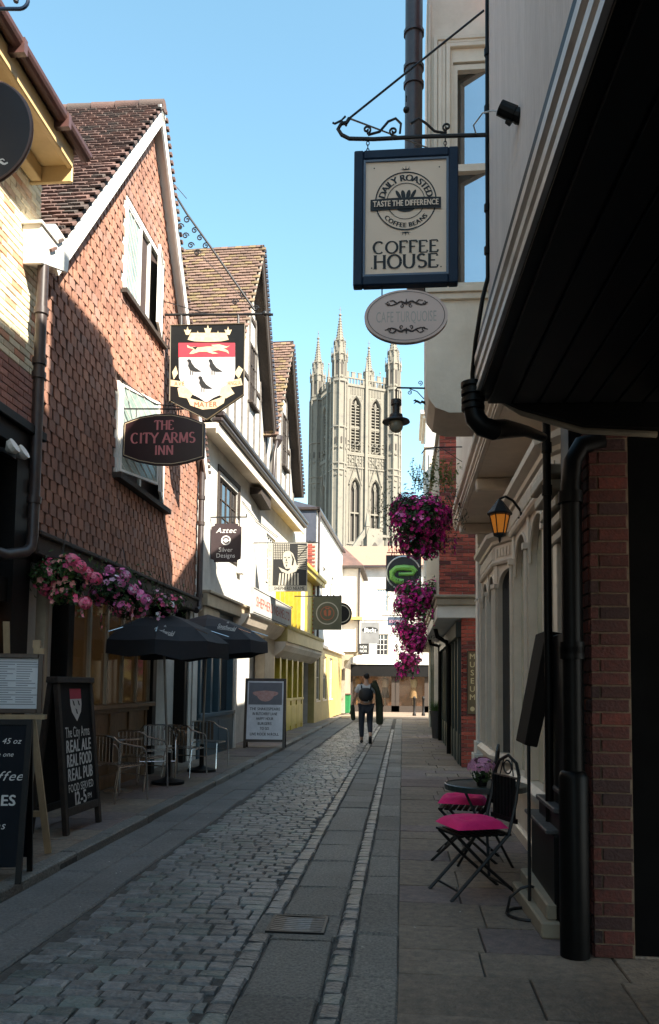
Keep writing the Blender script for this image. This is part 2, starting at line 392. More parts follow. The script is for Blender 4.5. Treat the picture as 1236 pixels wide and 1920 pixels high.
# lettering ------------------------------------------------------------------
_fc = {}
def glyph(ch):
    if ch not in _fc:
        c = bpy.data.curves.new('lettering', 'FONT'); c.body = ch; c.size = 1; c.resolution_u = 3; c.fill_mode = 'FRONT'
        o = bpy.data.objects.new('lettering', c); COL.objects.link(o)
        dg = bpy.context.evaluated_depsgraph_get(); me = bpy.data.meshes.new_from_object(o.evaluated_get(dg))
        vs = [v.co.copy() for v in me.vertices]; fs = [tuple(p.vertices) for p in me.polygons]
        _fc[ch] = (vs, fs, max([v.x for v in vs], default=.25) + .06)
        bpy.data.objects.remove(o); bpy.data.curves.remove(c); bpy.data.meshes.remove(me)
    return _fc[ch]
def line_w(s, size, sp=1.): return sum((glyph(c)[2] if c != ' ' else .28) * size * sp for c in s)
def write(mb, s, cx, cz, size, y, width=None, bold=0, slant=0, align='c', m=0):
    """flat sans lettering facing -y"""
    w_ = line_w(s, size); k = (width / w_) if width else 1.
    x = cx - w_*k/2 if align == 'c' else cx
    for c in s:
        if c == ' ': x += .28*size*k; continue
        vs, fs, adv = glyph(c)
        for q, (dx, dz) in enumerate([(0, 0)] + ([(bold, 0), (-bold, 0), (0, bold)] if bold else [])):
            mb.add([(x + (v.x + slant*v.y)*size*k + dx*size, y - .0003*q, cz + (v.y - .36)*size + dz*size) for v in vs], fs, m)
        x += adv*size*k
    return mb
def write_arc(mb, s, cx, cz, R, size, y, amid=pi/2, outward=True, m=0, sp=1., bold=0, ry=None):
    ry = ry or R
    wl = line_w(s, size, sp); a = amid + (wl/R)/2 if outward else amid - (wl/R)/2
    for c in s:
        ad = (glyph(c)[2] if c != ' ' else .3) * size * sp; st = ad / R
        am = a - st/2 if outward else a + st/2
        if c != ' ':
            vs, fs, adv = glyph(c); rot = am - pi/2 if outward else am + pi/2
            ox, oz = cx + R*cos(am), cz + ry*sin(am)
            for q, (dx, dz) in enumerate([(0, 0)] + ([(bold, 0), (-bold, 0)] if bold else [])):
                P = []
                for v in vs:
                    lx = (v.x - (adv-.06)/2 + dx) * size; lz = (v.y - .36 + dz) * size
                    P.append((ox + lx*cos(rot) - lz*sin(rot), y - .0003*q, oz + lx*sin(rot) + lz*cos(rot)))
                mb.add(P, fs, m)
        a = a - st if outward else a + st
    return mb
def _arc(cx, cz, rx, rz, a, b, n=14): return [(cx+rx*cos(radians(a+(b-a)*i/n)), cz+rz*sin(radians(a+(b-a)*i/n))) for i in range(n+1)]
SER = {
 'A': (.9, [[(0,0),(.42,1)], [(.42,1),(.9,0)], [(.17,.36),(.7,.36)]]),
 'C': (.92, [_arc(.47,.5,.42,.5,48,312)]),
 'D': (.92, [[(.12,0),(.12,1)], [(.12,1)] + _arc(.35,.5,.45,.5,90,-90) + [(.12,0)]]),
 'E': (.76, [[(.12,0),(.12,1)], [(.12,1),(.64,1),(.66,.84)], [(.12,.53),(.52,.53)], [(.12,0),(.66,0),(.7,.18)]]),
 'F': (.7, [[(.12,0),(.12,1)], [(.12,1),(.62,1),(.64,.84)], [(.12,.5),(.5,.5)]]),
 'H': (.95, [[(.14,0),(.14,1)], [(.8,0),(.8,1)], [(.14,.52),(.8,.52)]]),
 'I': (.34, [[(.17,0),(.17,1)]]),
 'L': (.7, [[(.12,0),(.12,1)], [(.12,0),(.62,0),(.64,.16)]]),
 'M': (1.1, [[(.12,0),(.16,1)], [(.16,1),(.54,.1)], [(.54,.1),(.92,1)], [(.92,1),(.96,0)]]),
 'N': (.98, [[(.14,0),(.14,1)], [(.14,1),(.82,0)], [(.82,0),(.82,1)]]),
 'O': (1., [_arc(.5,.5,.45,.5,0,360,22)]),
 'P': (.78, [[(.12,0),(.12,1)], [(.12,1)] + _arc(.35,.74,.32,.26,90,-90) + [(.12,.48)]]),
 'R': (.86, [[(.12,0),(.12,1)], [(.12,1)] + _arc(.35,.74,.3,.26,90,-90) + [(.12,.48)], [(.38,.48),(.8,0)]]),
 'S': (.72, [_arc(.36,.75,.26,.25,40,235,10) + _arc(.36,.26,.29,.26,60,-145,10)]),
 'T': (.84, [[(.42,0),(.42,1)], [(.02,.84),(.04,1),(.8,1),(.82,.84)]]),
 'U': (.94, [[(.13,1),(.13,.36)] + _arc(.47,.36,.34,.36,180,360,10) + [(.81,1)]]),
 'Y': (.86, [[(.02,1),(.43,.48)], [(.84,1),(.43,.48)], [(.43,.48),(.43,0)]]),
}
def serif(mb, s, cx, cz, h, y, width=None, thick=.2, thin=.1, gap=.08, m=0):
    tw = sum((SER[c][0] if c in SER else .4) + gap for c in s) - gap
    k = (width / (tw*h)) if width else 1.
    x = cx - tw*h*k/2; z0 = cz - h/2
    for c in s:
        if c not in SER: x += (.4+gap)*h*k; continue
        wd, st = SER[c]
        for pts in st:
            P = [Vector((x + p[0]*h*k, z0 + p[1]*h)) for p in pts]; Lf = []; Rt = []
            for i, p in enumerate(P):
                t = (P[min(i+1, len(P)-1)] - P[max(i-1, 0)]).normalized()
                wv = (thin + (thick-thin) * abs(t.y)**1.5) * h / 2; n = Vector((-t.y, t.x)) * wv
                Lf.append(p + n); Rt.append(p - n)
            for i in range(len(P)-1):
                mb.flat([tuple(Lf[i]), tuple(Lf[i+1]), tuple(Rt[i+1]), tuple(Rt[i])], y, m)
            for p, q in ((P[0], P[1]), (P[-1], P[-2])):
                yy = (p.y - z0)/h
                if abs((p-q).normalized().y) > .8 and (yy < .02 or yy > .98):
                    sw = .13*h*k; zz = .022*h
                    mb.flat([(p.x-sw, p.y-zz), (p.x+sw, p.y-zz), (p.x+sw, p.y+zz), (p.x-sw, p.y+zz)], y, m)
        x += (wd+gap)*h*k
    return mb
# ================================================= GROUND
rg = random.Random(3)
def sheet(name, x0, x1, y0, y1, z0, z1, m):
    o = O(name, MB().box(x0, x1, y0, y1, z0, z1), m); tag(o, kind='structure'); return o
def st_root(o): WM[o.name] = Matrix(); return o
ground = sheet('ground', -400, 400, -60, 900, -1, -.05, asphalt)
road = sheet('road', -2.8, 0.0, -14, 37, -.045, -.021, joint)
cross_street = sheet('crossing_street', -30, 30, 37, 46, -.045, -.004, york)
pavL = sheet('pavement', -4.6, -2.81, -14, 37, -.045, .035, joint)
pavR = sheet('pavement', 0.001, 2.2, -14, 37, -.045, -.025, joint)
def flatpiece(name, m, sx, sy, h, ch, jit, n=4): return [blockmesh(name, m, sx, sy, h, ch, jit, k) for k in range(n)]
DR = (-.93, -.40, 5.05, 5.47)      # where the drain grate sits
def blocked(x, y, hx=0, hy=0): return DR[0]-hx < x < DR[1]+hx and DR[2]-hy < y < DR[3]+hy
# setts in courses across the road
it = []; ms = flatpiece('sett', sett_m, .2, .105, .06, .012, .004, 6)
y = 3.0
while y < 33:
    x = -2.12 + rg.uniform(0, .1); 
    while x < -.98:
        L = rg.uniform(.13, .23); L = min(L, -.93 - x)
        if L > .07:
            cx = x + L/2
            it.append((Matrix.Translation((cx, y + .012*sin(cx*3+y) + rg.uniform(-.004, .004), -.034 + rg.uniform(-.003, .003) + .005*sin(y*1.7+cx*2.2))) @ Matrix.Rotation(rg.uniform(-.03, .03), 4, 'Z') @ Matrix.Rotation(rg.uniform(-.035, .035), 4, 'X') @ Matrix.Diagonal(((L-.011)/.2, 1, 1, 1)), rg.randrange(6)))
        x += L
    y += .113
pieces(road, 'sett', ms, it)
def row(parent, name, m, x0, x1, y0, y1, l0, l1, z, h=.06, gap=.014, ch=.012, jit=.006, zj=.005, limit=300):
    ms = flatpiece(name, m, 1, 1, 1, .02, .008, 5); it = []; y = y0
    for me in ms: me.transform(Matrix.Identity(4))
    W = x1 - x0 - gap
    ms = [blockmesh(name, m, W, .5, h, ch, jit, k) for k in range(5)]
    while y < y1:
        L = rg.uniform(l0, l1); cy = y + L/2; y += L
        if blocked((x0+x1)/2, cy, W/2, L/2):
            s0 = y - L
            if s0 < DR[2] - .1: L = DR[2] - s0; cy = s0 + L/2; y = DR[3]
            else:
                y = max(y, DR[3]) if s0 >= DR[2] else y
                continue
        it.append((Matrix.Translation(((x0+x1)/2 + rg.uniform(-.004, .004), cy, z - h/2 + rg.uniform(-zj, zj))) @ Matrix.Rotation(rg.uniform(-.012, .012), 4, 'Z') @ Matrix.Rotation(rg.uniform(-.01, .01), 4, 'Y') @ Matrix.Diagonal((1, (L-gap)/.5, 1, 1)), rg.randrange(5)))
    pieces(parent, name, ms, it, limit)
row(road, 'edge_sett', sett_m, -.93, -.80, 3, 30, .11, .2, .0, gap=.014)
row(road, 'stone_slab', granite, -.80, -.40, 3, 36, .4, .95, .0)
row(road, 'edge_sett', sett_m, -.40, -.28, 3, 28, .1, .17, -.002, gap=.014)
row(road, 'kerb_stone', granite, -.28, -.012, 3, 36, .5, .95, .004, jit=.004, gap=.01)
row(road, 'paving_slab', asphalt, -2.8, -2.45, 2.8, 36, .9, 1.6, -.004, gap=.008, zj=.002)
row(road, 'paving_slab', asphalt, -2.45, -2.13, 2.8, 36, .7, 1.4, -.003, gap=.008, zj=.002)
# far part of the pavement, flagstones
it = []; fm = [blockmesh('flagstone', york if k % 3 else york_p, 1, .5, .05, .006, .003, k) for k in range(6)]
y = 2.6
while y < 36:
    D = rg.uniform(.36, .56); x = -.02
    while x < 1.9:
        Wd = rg.uniform(.42, .85); Wd = min(Wd, 1.95 - x)
        if Wd < .12: break
        it.append((Matrix.Translation((x+Wd/2, y+D/2, -.024 + rg.uniform(-.003, .003))) @ Matrix.Rotation(rg.uniform(-.008, .008), 4, 'X') @ Matrix.Rotation(rg.uniform(-.006, .006), 4, 'Z') @ Matrix.Diagonal((Wd-.01, (D-.01)/.5, 1, 1)), rg.randrange(6)))
        x += Wd
    y += D
pieces(pavR, 'flagstone', fm, it)
row(pavL, 'kerb_stone', granite, -2.97, -2.8, 2.5, 36, .7, 1.15, .07, h=.13, jit=.004, gap=.01, zj=.003)
it = []; y = 2.6
while y < 36:
    D = rg.uniform(.45, .7); x = -2.97
    while x > -4.45:
        Wd = rg.uniform(.5, .85)
        it.append((Matrix.Translation((x-Wd/2, y+D/2, .036 + rg.uniform(-.003, .003))) @ Matrix.Rotation(rg.uniform(-.008, .008), 4, 'X') @ Matrix.Diagonal((Wd-.01, (D-.01)/.5, 1, 1)), rg.randrange(6)))
        x -= Wd
    y += D
pieces(pavL, 'flagstone', fm, it)
tag(pavL, label='raised flagstone pavement with kerb on the left of the lane'); tag(pavR, label='flagstone pavement on the right of the lane')
# drain grate
dg = E('drain_grate', 'slotted iron drain grate set in the cobbles', 'drain grate', (-.665, 5.26, 0))
mb = MB(); wx, wy = .165, .16
mb.box(-wx-.02, -wx, -wy, wy, -.03, .006).box(wx, wx+.02, -wy, wy, -.03, .006).box(-wx-.02, wx+.02, -wy-.02, -wy, -.03, .006).box(-wx-.02, wx+.02, wy, wy+.02, -.03, .006)
O('frame', mb, iron, dg)
bar = O('bar', MB().tube([(-wx+.001, 0, -.002), (-wx*.5, -.02, -.002), (0, -.026, -.002), (wx*.5, -.02, -.002), (wx-.001, 0, -.002)], .011, 6), steel if False else A_('worn grate iron', (.16,.15,.15), (.1,.095,.09), metal=.5, rough=.35, sc=20), dg)
for k in range(1, 8):
    b = bar.copy(); COL.objects.link(b); b.location.y = -wy + .02 + k*.04
bar.location.y = -wy + .03
O('pit', MB().box(-wx, wx, -wy, wy, -.045, -.029), black_m, dg)
o = sheet('concrete_surround', -.93, -.40, 5.05, 5.47, -.044, -.008, granite)
# ================================================= LEFT: buff brick house (nearest)
L0 = E('brick_house', 'buff brick house at left edge with ochre eaves above black pub front', 'house', (-4.0, 8.14, 0), pi/2)
O('wall', MB().box(-24, 0, .012, 7, 4.15, 7.3), mortar, L0)
brick_field(L0, -1.7, 0, 4.15+.075*9, 7.25, 0, buff_brick)
brick_field(L0, -1.7, 0, 4.15, 4.15+.075*9, 0, A_('shaded brown red brick', (.42,.2,.15), (.3,.14,.11), sc=20, bump=.4, rnd=.2))  # lower courses: redder brick, with some of their shade put into the colour
O('fascia_beam', MB().box(-24, -.02, -.12, .3, 3.9, 4.16).box(-24, -.02, -.18, -.1, 4.1, 4.2), black, L0, bevel=.01)
mb = MB().box(-24, -.3, -.42, .0, 7.02, 7.1).box(-24, -.3, -.48, -.42, 6.98, 7.18).box(-24, -.3, -.14, -.02, 6.86, 7.02).box(-.298, -.26, -.47, .0, 6.84, 7.16)
O('eaves_board', mb, ochre, L0, bevel=.01)
gp = [(.55+.07*cos(a), -.02+.07*sin(a)) for a in [pi + pi*i/8 for i in range(9)]]
mb = MB(); g = [(-.55 - .075*cos(pi*i/8), 7.23 - .085*sin(pi*i/8)) for i in range(9)]; gi = [(-.55 - .06*cos(pi*i/8), 7.23 - .07*sin(pi*i/8)) for i in range(9)]
pr = g + gi[::-1]; mb.add([(-24, a, z) for a, z in pr] + [(-.15, a, z) for a, z in pr], [(i, (i+1) % 18, 18+(i+1) % 18, 18+i) for i in range(18)])
mb.add([(-.15, a, z) for a, z in g], [tuple(range(9))])
for u in (-.75, -1.7, -3): mb.box(u-.03, u+.03, -.635, -.46, 7.1, 7.24)
O('gutter', mb, gutter_m, L0)
mb = MB(); mb.add([(-24, -.5, 7.2), (-.2, -.5, 7.2), (-.2, 3.4, 10.2), (-24, 3.4, 10.2), (-24, 7.2, 7.2), (-.2, 7.2, 7.2)], [(0, 1, 2, 3), (3, 2, 5, 4), (0, 3, 4), (1, 5, 2), (0, 4, 5, 1)])
O('roof', mb, roof_tile, L0)
# dark pub front under it
mb = MB(); mb.box(-24, -1.5, .0, .3, .06, 3.9).box(-1.5, -.02, .35, .5, .06, 3.9)
mb.box(-1.5, -1.38, 0, .35, .06, 3.9).box(-.3, -.02, 0, .35, .06, 3.9).box(-1.38, -.3, .05, .34, 2.35, 2.6)
O('pub_front', mb, black, L0)
a, c = px(L0, 6, 1131, .3); b, d = px(L0, 62, 1103, .3)
for (y0, y1, u0, u1) in ((1129, 1103, -1.36, -.32), (1214, 1165, -1.36, -.32)):
    z0 = px(L0, 36, y0, .3)[1]; z1 = px(L0, 36, y1, .3)[1]
    window(L0, u0, u1, z0, z1, .27, 1, 1, timber, glow, fr=.035, sill=False)
# floodlight pair on the fascia
fl = E('floodlight', 'twin white floodlight under the dark fascia of the brick house', 'floodlight', on_x(18, 850, -3.84), pi/2)
O('bracket', MB().box(-.14, .14, .0, .06, -.02, .02), iron, fl)
for s in (-.1, .1): O('lamp_head', MB().lathe([(.02, 0), (.07, .05), (.075, .1)], M=Matrix.Translation((s, -.02, .0)) @ Matrix.Rotation(radians(60), 4, 'X'), n=12), white_paint, fl)
# ================================================= LEFT: tile-hung inn
L1 = E('tile_hung_inn', 'tile-hung gabled inn with white bargeboards and timber pub front', 'inn', (-4.0, 8.17, 0), pi/2)
UW = 6.85; ZB = 3.15; ZE = 6.15; ZER = 5.6; UA = 3.5; ZA = 10.5
prof = [(0, ZB), (UW, ZB), (UW, ZER), (UA, ZA), (0, ZE)]
O('wall', MB().prism(prof, .02, .25), tile_back, L1)
O('wall', MB().box(0.02, UW-.02, .25, 6, 0.06, ZER).box(UW-.2, UW-.01, .02, .3, 0.06, ZB), white, L1)
WU = (2.5, 4.3, 7.1, 8.5); WL = (2.42, 4.6, 4.42, 5.75)
def gm(s, t):
    z = ZB + t; 
    if z > min(ZE + (ZA-ZE)*s/UA, ZER + (ZA-ZER)*(UW-s)/(UW-UA)) - .05: return False
    for h in (WU, WL):
        if h[0]-.06 < s < h[1]+.06 and h[2]-.02 < z < h[3]+.05: return False
    return True
tile_field(L1, 'hung_tile', (0, 0, ZB), (UW, 0, 0), (0, 0, ZA-ZB), .2, .135, hung_tile, gm, gap=.05, thick=.018, tilt=.05, ov=1.06)
# bargeboards and soffit, verge tiles
BY = -.20
def barge(root, p0, p1, y0, y1, w, m, name='bargeboard', th=.035, soff=True):
    (x0, z0), (x1, z1) = p0, p1; d = Vector((x1-x0, z1-z0)).normalized(); n = Vector((d.y, -d.x)) if d.x > 0 else Vector((-d.y, d.x))
    if n.y > 0: n = -n
    q = [(x0, z0), (x1, z1), (x1+n.x*w, z1+n.y*w), (x0+n.x*w, z0+n.y*w)]
    mb = MB().prism(q, y0, y0+th)
    if soff:
        q2 = [(x0+n.x*.04, z0+n.y*.04), (x1+n.x*.04, z1+n.y*.04), (x1+n.x*.07, z1+n.y*.07), (x0+n.x*.07, z0+n.y*.07)]
        mb.prism(q2, y0+th+.001, y1)
    return O(name, mb, m, root)
barge(L1, (-.12, ZE-.02), (UA-.002, ZA+.12), BY, .02, .2, white_paint)
barge(L1, (UW+.1, ZER-.02), (UA+.002, ZA+.12), BY, .02, .2, white_paint)
# kneeler (white boxed eaves end)
kq = [px(L1, x, y, -.2) for x, y in ((76, 420), (104, 420), (132, 462), (126, 512), (76, 494))]
O('kneeler', MB().prism(kq, -.21, -.001), white_paint, L1, bevel=.01)
O('kneeler_cap', MB().box(kq[0][0]-.03, kq[1][0]+.03, -.23, .0, kq[0][1], kq[0][1]+.03), white_paint, L1)
mb = MB()
for k in range(52):
    t = k/52; x = UW+.12 - (UW+.12-UA)*t; z = ZER + .04 + (ZA+.1-ZER)*t
    mb.box(x-.01, x+.06, BY-.03, BY+.14, z, z+.05)
O('verge_tile', mb, roof_tile, L1)
# roof slopes (ridge runs away from the street)
RD = 5.2
def slope(root, x0, z0, x1, z1, y0, y1, m, tw=.165, th=.125, name='roof_tile', back=True, tiles=True, limit=300, flipn=False):
    """slope from eave (x0,z0) to ridge (x1,z1), running along local y"""
    b = Vector((x1-x0, 0, z1-z0)); a = Vector((0, -(y1-y0), 0)) if x1 > x0 else Vector((0, (y1-y0), 0))
    org = Vector((x0, y1 if x1 > x0 else y0, z0))
    n = a.cross(b).normalized()
    if back:
        v = [org, org+a, org+a+b, org+b]; w2 = [p - n*.05 for p in v]
        O('roof_deck', MB().add(v + w2, [(0, 1, 2, 3), (7, 6, 5, 4), (0, 4, 5, 1), (1, 5, 6, 2), (2, 6, 7, 3), (3, 7, 4, 0)]), tile_back, root)
    if tiles: tile_field(root, name, org, a, b, tw, th, m, thick=.03, tilt=.24, limit=limit, wav=.012, ov=1.25)
slope(L1, -.2, ZE-.02, UA, ZA+.12, BY, RD, roof_tile)
slope(L1, UW+.15, ZER-.02, UA, ZA+.12, BY, RD, roof_tile, tiles=False)
mb = MB()
for k in range(14): mb.lathe([(.1, 0), (.11, .38)], n=10, M=Matrix.Translation((UA, BY-.02+k*.39, ZA+.1)) @ Matrix.Rotation(-pi/2, 4, 'X'))
O('ridge_tile', mb, roof_tile, L1, smooth=True)
# upper window with open leaves, lower leaded casement
def lattice(name, root, x0, x1, z0, z1, gmat, M, d=.17):
    mb = MB(); t = .035
    mb.box(x0, x1, -.02, .02, z0, z0+t).box(x0, x1, -.02, .02, z1-t, z1).box(x0, x0+t, -.02, .02, z0+t, z1-t).box(x1-t, x1, -.02, .02, z0+t, z1-t)
    W, H = x1-x0, z1-z0; n = int((W+H)/d)
    for s in (1, -1):
        for k in range(1, n):
            c = k*d
            pts = []
            for (xx, zz) in ((c, 0), (c-H, H)):
                pts.append([xx, zz])
            (xa, za), (xb, zb) = pts
            if xa > W: za += xa-W; xa = W
            if xb < 0: zb += xb; xb = 0
            if zb <= za: continue
            if s < 0: xa, xb = W-xa, W-xb
            mb.tube([(x0+xa, -.006*s, z0+za), (x0+xb, -.006*s, z0+zb)], .008, 4)
    mb.v = [tuple(M @ Vector(v)) for v in mb.v]
    f = O(name, mb, white_paint, root)
    g = MB().box(x0+t, x1-t, -.003, .003, z0+t, z1-t); g.v = [tuple(M @ Vector(v)) for v in g.v]
    O('pane', g, gmat, f)
    return f
lead = A_('leaded pale glass', (.14,.2,.18), (.32,.38,.34), sc=3, rough=.12, spec=.8)
f = MB(); x0, x1, z0, z1 = WU
f.box(x0, x0+.07, -.03, .1, z0, z1).box(x1-.07, x1, -.03, .1, z0, z1).box(x0+.07, x1-.07, -.03, .1, z1-.08, z1).box(x0+.07, x1-.07, -.03, .1, z0, z0+.06).box(x0+.66, x0+.72, -.02, .1, z0+.06, z1-.08).box(x1-.72, x1-.66, -.02, .1, z0+.06, z1-.08)
fo = O('window', f, white_paint, L1)
O('sill', MB().box(x0-.08, x1+.08, -.1, .05, z0-.07, z0-.003), timber, fo)
O('pane', MB().box(x0+.72, x1-.72, .05, .06, z0+.06, z1-.08), glass, fo)
lattice('casement', L1, .0, .6, 0, z1-z0-.14, lead, Matrix.Translation((x0+.07, -.0, z0+.06)))
lattice('casement', L1, -.6, .0, 0, z1-z0-.14, lead, Matrix.Translation((x1-.07, -.03, z0+.06)) @ Matrix.Rotation(radians(12), 4, 'Z'))
f = MB(); x0, x1, z0, z1 = WL
f.box(x0, x0+.07, -.03, .1, z0, z1).box(x1-.07, x1, -.03, .1, z0, z1).box(x0+.07, x1-.07, -.03, .1, z1-.08, z1).box(x0+.07, x1-.07, -.03, .1, z0, z0+.06).box(x0+1.0, x0+1.08, -.02, .1, z0+.06, z1-.08)
fo = O('window', f, white_paint, L1)
O('sill', MB().box(x0-.12, x1+.12, -.14, .05, z0-.08, z0-.003), timber, fo)
O('pane', MB().box(x0+.07, x1-.07, .05, .06, z0+.06, z1-.08), lead, fo)
lattice('casement', L1, .0, .86, 0, 1.25, lead, Matrix.Translation((x0+.07, -.04, z0+.06)) @ Matrix.Rotation(radians(-20), 4, 'Z'))
lattice('casement', L1, -.86, .0, 0, 1.1, lead, Matrix.Translation((x1-.07, -.04, z0+.06)) @ Matrix.Rotation(radians(14), 4, 'Z'))
# lead flashing / jetty beam, ground-floor pub front
O('jetty_beam', MB().box(-.02, UW, -.1, .24, 2.9, 3.13).box(-.02, UW, -.14, -.0, 3.10, 3.16), timber, L1, bevel=.015)
GB = .12
for a, b in ((0, .14), (1.18, 1.36), (4.55, 4.75), (6.45, 6.65)): O('timber_post', MB().box(a, b, GB-.08, GB+.2, .06, 2.9), black, L1, bevel=.01)
O('lintel', MB().box(1.36, 4.55, GB-.02, GB+.2, 2.62, 2.9), black, L1, bevel=.01)
O('post', MB().box(.42, .52, -.02, .1, .06, 2.9), cream_d, L1, bevel=.01)
O('wall', MB().box(.14, 1.18, .7, .8, .06, 2.9).box(4.75, 6.45, .8, .9, .06, 2.9).box(1.36, 4.55, .5, .6, .06, 2.9), black_m, L1)
mb = MB().box(1.36, 4.55, GB-.02, GB+.1, .06, .24).box(1.36, 4.55, GB+.03, GB+.1, .24, 1.1).box(1.36, 4.55, GB-.03, GB+.1, 1.1, 1.16)
for k in range(5): x = 1.36 + (3.19-.08)*k/4; mb.box(x, x+.08, GB-.0, GB+.03, .24, 1.1)
O('panelled_dado', mb, wood_tan, L1, bevel=.006)
O('sill', MB().box(1.3, 4.6, GB-.12, GB+.06, 1.162, 1.23), wood_tan, L1, bevel=.01)
fo = MB()
for k in range(6): x = 1.36 + (3.19-.06)*k/5; fo.box(x, x+.06, GB-.03, GB+.06, 1.232, 2.62)
fo = O('window', fo, cream_d, L1)
for k in range(5):
    x = 1.42 + (3.19-.06)*k/5
    O('pane', MB().box(x, x+(3.13/5)-.06, GB+.01, GB+.02, 1.232, 2.62), glass_w, fo)
# rainwater pipes of the inn
p0 = (-.28, -.17)
downpipe(L1, [(p0[0], p0[1], 5.95), (p0[0], p0[1], 3.05), (p0[0]-.03, p0[1], 2.92), (-.4, -.15, 2.85), (-.7, -.1, 2.78), (-1.5, -.1, 2.76)], .058, collars=[((p0[0], p0[1], 5.45), (0, 0, 1)), ((p0[0], p0[1], 4.9), (0, 0, 1)), ((p0[0], p0[1], 4.75), (0, 0, 1)), ((p0[0], p0[1], 3.42), (0, 0, 1))])
downpipe(L1, [(UW-.1, -.12, 6.3), (UW-.1, -.12, 3.1), (UW-.15, -.14, 2.95), (UW-.3, -.12, 2.9)], .058, collars=[((UW-.1, -.12, 5.1), (0, 0, 1)), ((UW-.1, -.12, 4.6), (0, 0, 1)), ((UW-.1, -.12, 3.2), (0, 0, 1))])
# ================================================= LEFT: white timbered house with two gables
L2 = E('timber_framed_house', 'white timber-framed house with two tall gables over jettied shopfronts', 'house', (-4.0, 15.05, 0), radians(87.9))
def p2(x, y, ly=0.): return px(L2, x, y, ly)
GY = -.28; GP = GY - .3
GA = [p2(408, 780, GY), p2(437, 712, GP), p2(466, 590, GP), p2(494, 470, GP), p2(517, 808, GP), p2(517, 905, GP)]
GBp = [p2(517.3, 906, GP), p2(517.3, 812, GP), p2(549, 648, GP), p2(568, 925, GP), p2(566, 972, GY)]
def gut(u): return GA[0][1] + (GBp[4][1] - GA[0][1]) * (u - GA[0][0]) / (GBp[4][0] - GA[0][0])
gz = min(gut(0), gut(12))
GZ = GA[0][1]; UE = GBp[4][0]
GA = [(max(.0, GA[0][0]), GZ)] + GA[1:5] + [(GA[5][0], GZ)]; GBp = [(GBp[0][0]+.01, GZ)] + GBp[1:4] + [(GBp[3][0], GZ)]
O('gable_wall', MB().prism(GA, GY, GY+.2), white, L2)
O('gable_wall', MB().prism(GBp, GY, GY+.2), white, L2)
def stud(mb, a, b, w, y0): 
    a, b = Vector(a), Vector(b); d = (b-a).normalized(); n = Vector((-d.y, d.x)) * w/2
    mb.prism([tuple(a+n), tuple(b+n), tuple(b-n), tuple(a-n)], y0-.035, y0)
def zon(poly_l, apex, poly_r, u):
    if u < apex[0]: return poly_l[1] + (apex[1]-poly_l[1])*(u-poly_l[0])/(apex[0]-poly_l[0])
    return poly_r[1] + (apex[1]-poly_r[1])*(u-poly_r[0])/(apex[0]-poly_r[0])
for (fl_, ap, fr_, nm, u0_, u1_) in ((GA[1], GA[3], GA[4], 'A', GA[0][0], GA[5][0]), (GBp[1], GBp[2], GBp[3], 'B', GBp[0][0], GBp[4][0])):
    mb = MB(); n = 7 if nm == 'A' else 6
    for k in range(n+1):
        u = u0_ + .08 + (u1_-u0_-.16)*k/n
        zt = zon(fl_, ap, fr_, min(max(u, fl_[0]), fr_[0])) - .15
        if zt > GZ+.3: mb = MB(); stud(mb, (u, GZ+.12), (u, zt), .09, GY-.0005); O('timber_stud', mb, A_('grey weathered timber', (.2,.18,.16), (.1,.09,.08), sc=8), L2)
    for f in (.36, .68):
        z = GZ + (ap[1]-GZ)*f
        ul = u0_; ur = u1_
        if z > fl_[1]: ul = fl_[0] + (ap[0]-fl_[0])*(z-fl_[1])/(ap[1]-fl_[1])
        if z > fr_[1]: ur = fr_[0] - (fr_[0]-ap[0])*(z-fr_[1])/(ap[1]-fr_[1])
        if ur-ul > .6: O('timber_rail', MB().box(ul+.1, ur-.1, GY-.03, GY-.001, z-.05, z+.05), timber, L2)
    for q0, q1 in ((fl_, ap), (fr_, ap)):
        d = Vector((q1[0]-q0[0], q1[1]-q0[1])); q0 = (q0[0]-d.x*.04, q0[1]-d.y*.04)
        barge(L2, (q0[0], q0[1]+.1), (q1[0]+(.002 if q0[0] > q1[0] else -.002), q1[1]+.12), GY-.3, GY, .2, timber if q0[0] > q1[0] else cream_d)
    slope(L2, fl_[0]-.1, fl_[1]-.1, ap[0], ap[1]+.14, GY-.32, 4.6, roof_moss, tw=.17, th=.115 if nm == 'A' else .12, limit=300 if nm == 'A' else 0)
    slope(L2, fr_[0]+.12, fr_[1]-.1, ap[0], ap[1]+.14, GY-.32, 4.6, roof_moss, tiles=False)
    mb = MB()
    for k in range(40):
        t = k/40; mb.box(fr_[0]+.1-(fr_[0]+.1-ap[0])*t-.02, fr_[0]+.1-(fr_[0]+.1-ap[0])*t+.05, GY-.36, GY-.2, fr_[1]+(ap[1]+.08-fr_[1])*t, fr_[1]+(ap[1]+.08-fr_[1])*t+.07)
    O('verge_tile', mb, slate, L2)
(a, c), (b, d) = p2(464, 790, GY), p2(480, 660, GY)
window(L2, a, b-.02, c+.5, c+1.9, GY-.05, 3, 3, timber, glass)
(a, c), (b, d) = p2(527, 870, GY), p2(538, 800, GY)
window(L2, a, b, c, c+1.5, GY-.05, 3, 3, timber, glass)
